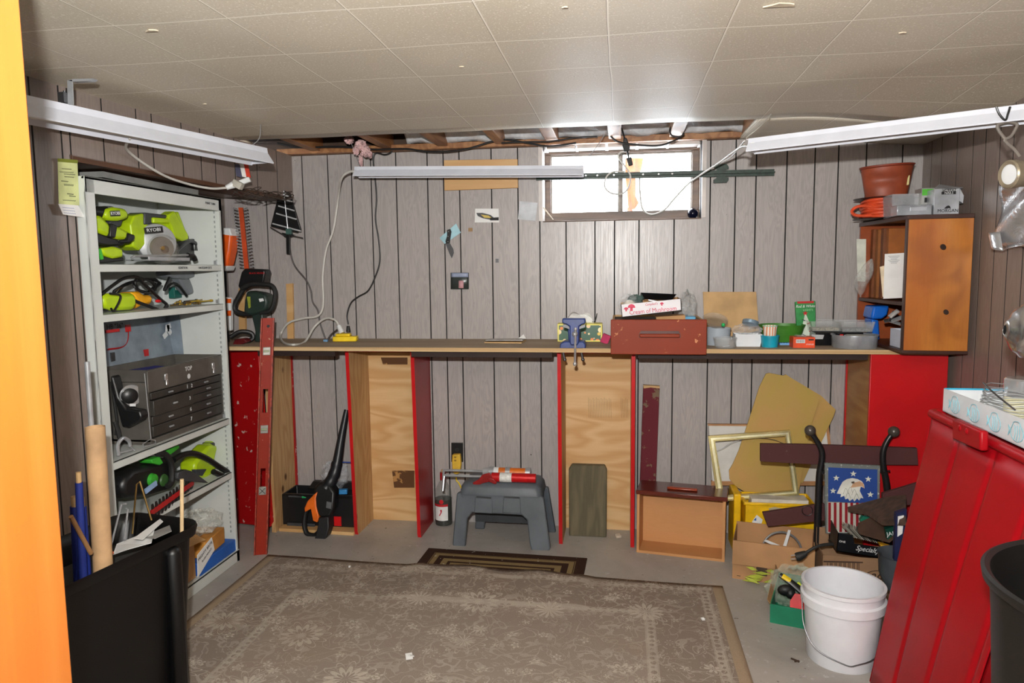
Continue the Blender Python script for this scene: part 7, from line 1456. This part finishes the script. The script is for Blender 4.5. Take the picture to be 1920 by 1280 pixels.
q = at(1914, 760, y=2.33); q.z = za+.004; b = B(); b.lathe([(0, 0), (.042, 0), (.044, .01), (.044, .07), (0, .07)], q, n=32); b.o('jar', mat((216, 212, 180), .4), t); b = B(); b.lathe([(.044, .06), (.047, .06), (.047, .11), (.042, .115), (0, .115)], q, n=32); b.o('lid', chrome, t)
# black barrel
c = V((.962, 1.40, 0)); zB = .775; RB = .268
t = thing('dark_barrel', 'large dark grey-brown plastic barrel at the right front corner', 'barrel', c)
bm2 = mat((19, 17, 16), .5, sc=5)
b = B(); b.lathe([(0, 0), (RB*.78, 0), (RB*.80, .01), (RB*.93, zB-.10), (RB*.95, zB-.03), (RB*1.0, zB-.02), (RB*1.01, zB-.004), (RB*.985, zB), (RB*.95, zB-.006), (RB*.90, zB-.08), (RB*.76, .012), (0, .012)], c, n=80); b.o('body', bm2, t, ang=45)
b = B(); b.sheet(bagf(c+V((.06, .02, .50)), .12, .12, .09, 31), 30, 18); tag(b.o('clear_liner', film('blueish_film', (150, 160, 180), .4, .8)), 'crumpled bluish plastic inside the dark barrel', 'bag')
b = B(); b.lathe([(0, .30), (RB*.8, .30), (RB*.8, .41), (0, .41)], c, n=30); tag(b.o('barrel_filling', mat((50, 50, 54), .8)), 'dark rubbish filling the barrel under the plastic', 'rubbish')
# ---------------------------------------------------------------- right wall metal things
n = NT('bright_foil'); f = n.noise(n.co(), 14, 4, .6, 1); n.fin((205, 207, 210), .25, .7); n.bump(f, .3, .02); foil = n.m
t = thing('flex_duct', 'shiny corrugated aluminium duct end jutting in at the right edge', 'duct', at(1905, 620, y=1.95))
c = at(1912, 622, y=1.98)
b = B(); prof = []; 
for k in range(90): s_ = k/89; prof.append((.012+.055*math.sin(min(1, s_*9)*PI/2)+.0022*math.sin(k*PI*.5), s_*.405))
b.lathe(prof, at(1884, 618, y=2.0), (1, -.12, -.05), 40); b.o('duct', mat((205, 206, 208), .2, .95), t, solid=.001)
t = thing('foil_sheet', 'crumpled shiny foil sheets hanging on the right wall', 'foil', at(1900, 400, y=2.3))
def fs(u, w_): return at(1898-8*math.sin(w_*3)-14*w_+u*60, 322+140*w_, x=1.385)+V((-.02-.012*math.sin(u*5+w_*9), 0, 0))
b = B(); b.sheet(fs, 12, 16); b.o('sheet', foil, t, solid=.001)
b = B(); b.sheet(lambda u, w_: at(1866+22*u+6*w_, 438-4*u+(26+10*u)*w_, x=1.37)+V((-.02-.02*math.sin(u*3), 0, 0)), 6, 6); b.o('torn_corner', foil, t, solid=.001)
b = B(); b.tube([at(1882, 468, x=1.37), at(1895, 462, x=1.36), at(1925, 456, x=1.37)], .008, 8, flat=.4); b.o('crimped_strip', foil, t)
t = thing('tin_canister', 'tan metal canister with white end fixed high at right edge', 'canister', at(1900, 326, y=2.2))
q0 = at(1889, 327, y=2.25); b = B(); ax = V((1, .25, .05)).normalized(); b.lathe([(.028, .004), (.036, 0), (.040, .004), (.040, .02), (.037, .024), (.037, .325), (0, .325)], q0, ax, 36); b.o('can', mat((160, 148, 126), .35, .5), t); b = B(); b.lathe([(0, .006), (.030, .006), (.030, .012), (0, .012)], q0, ax, 36); b.o('white_end', white, t)
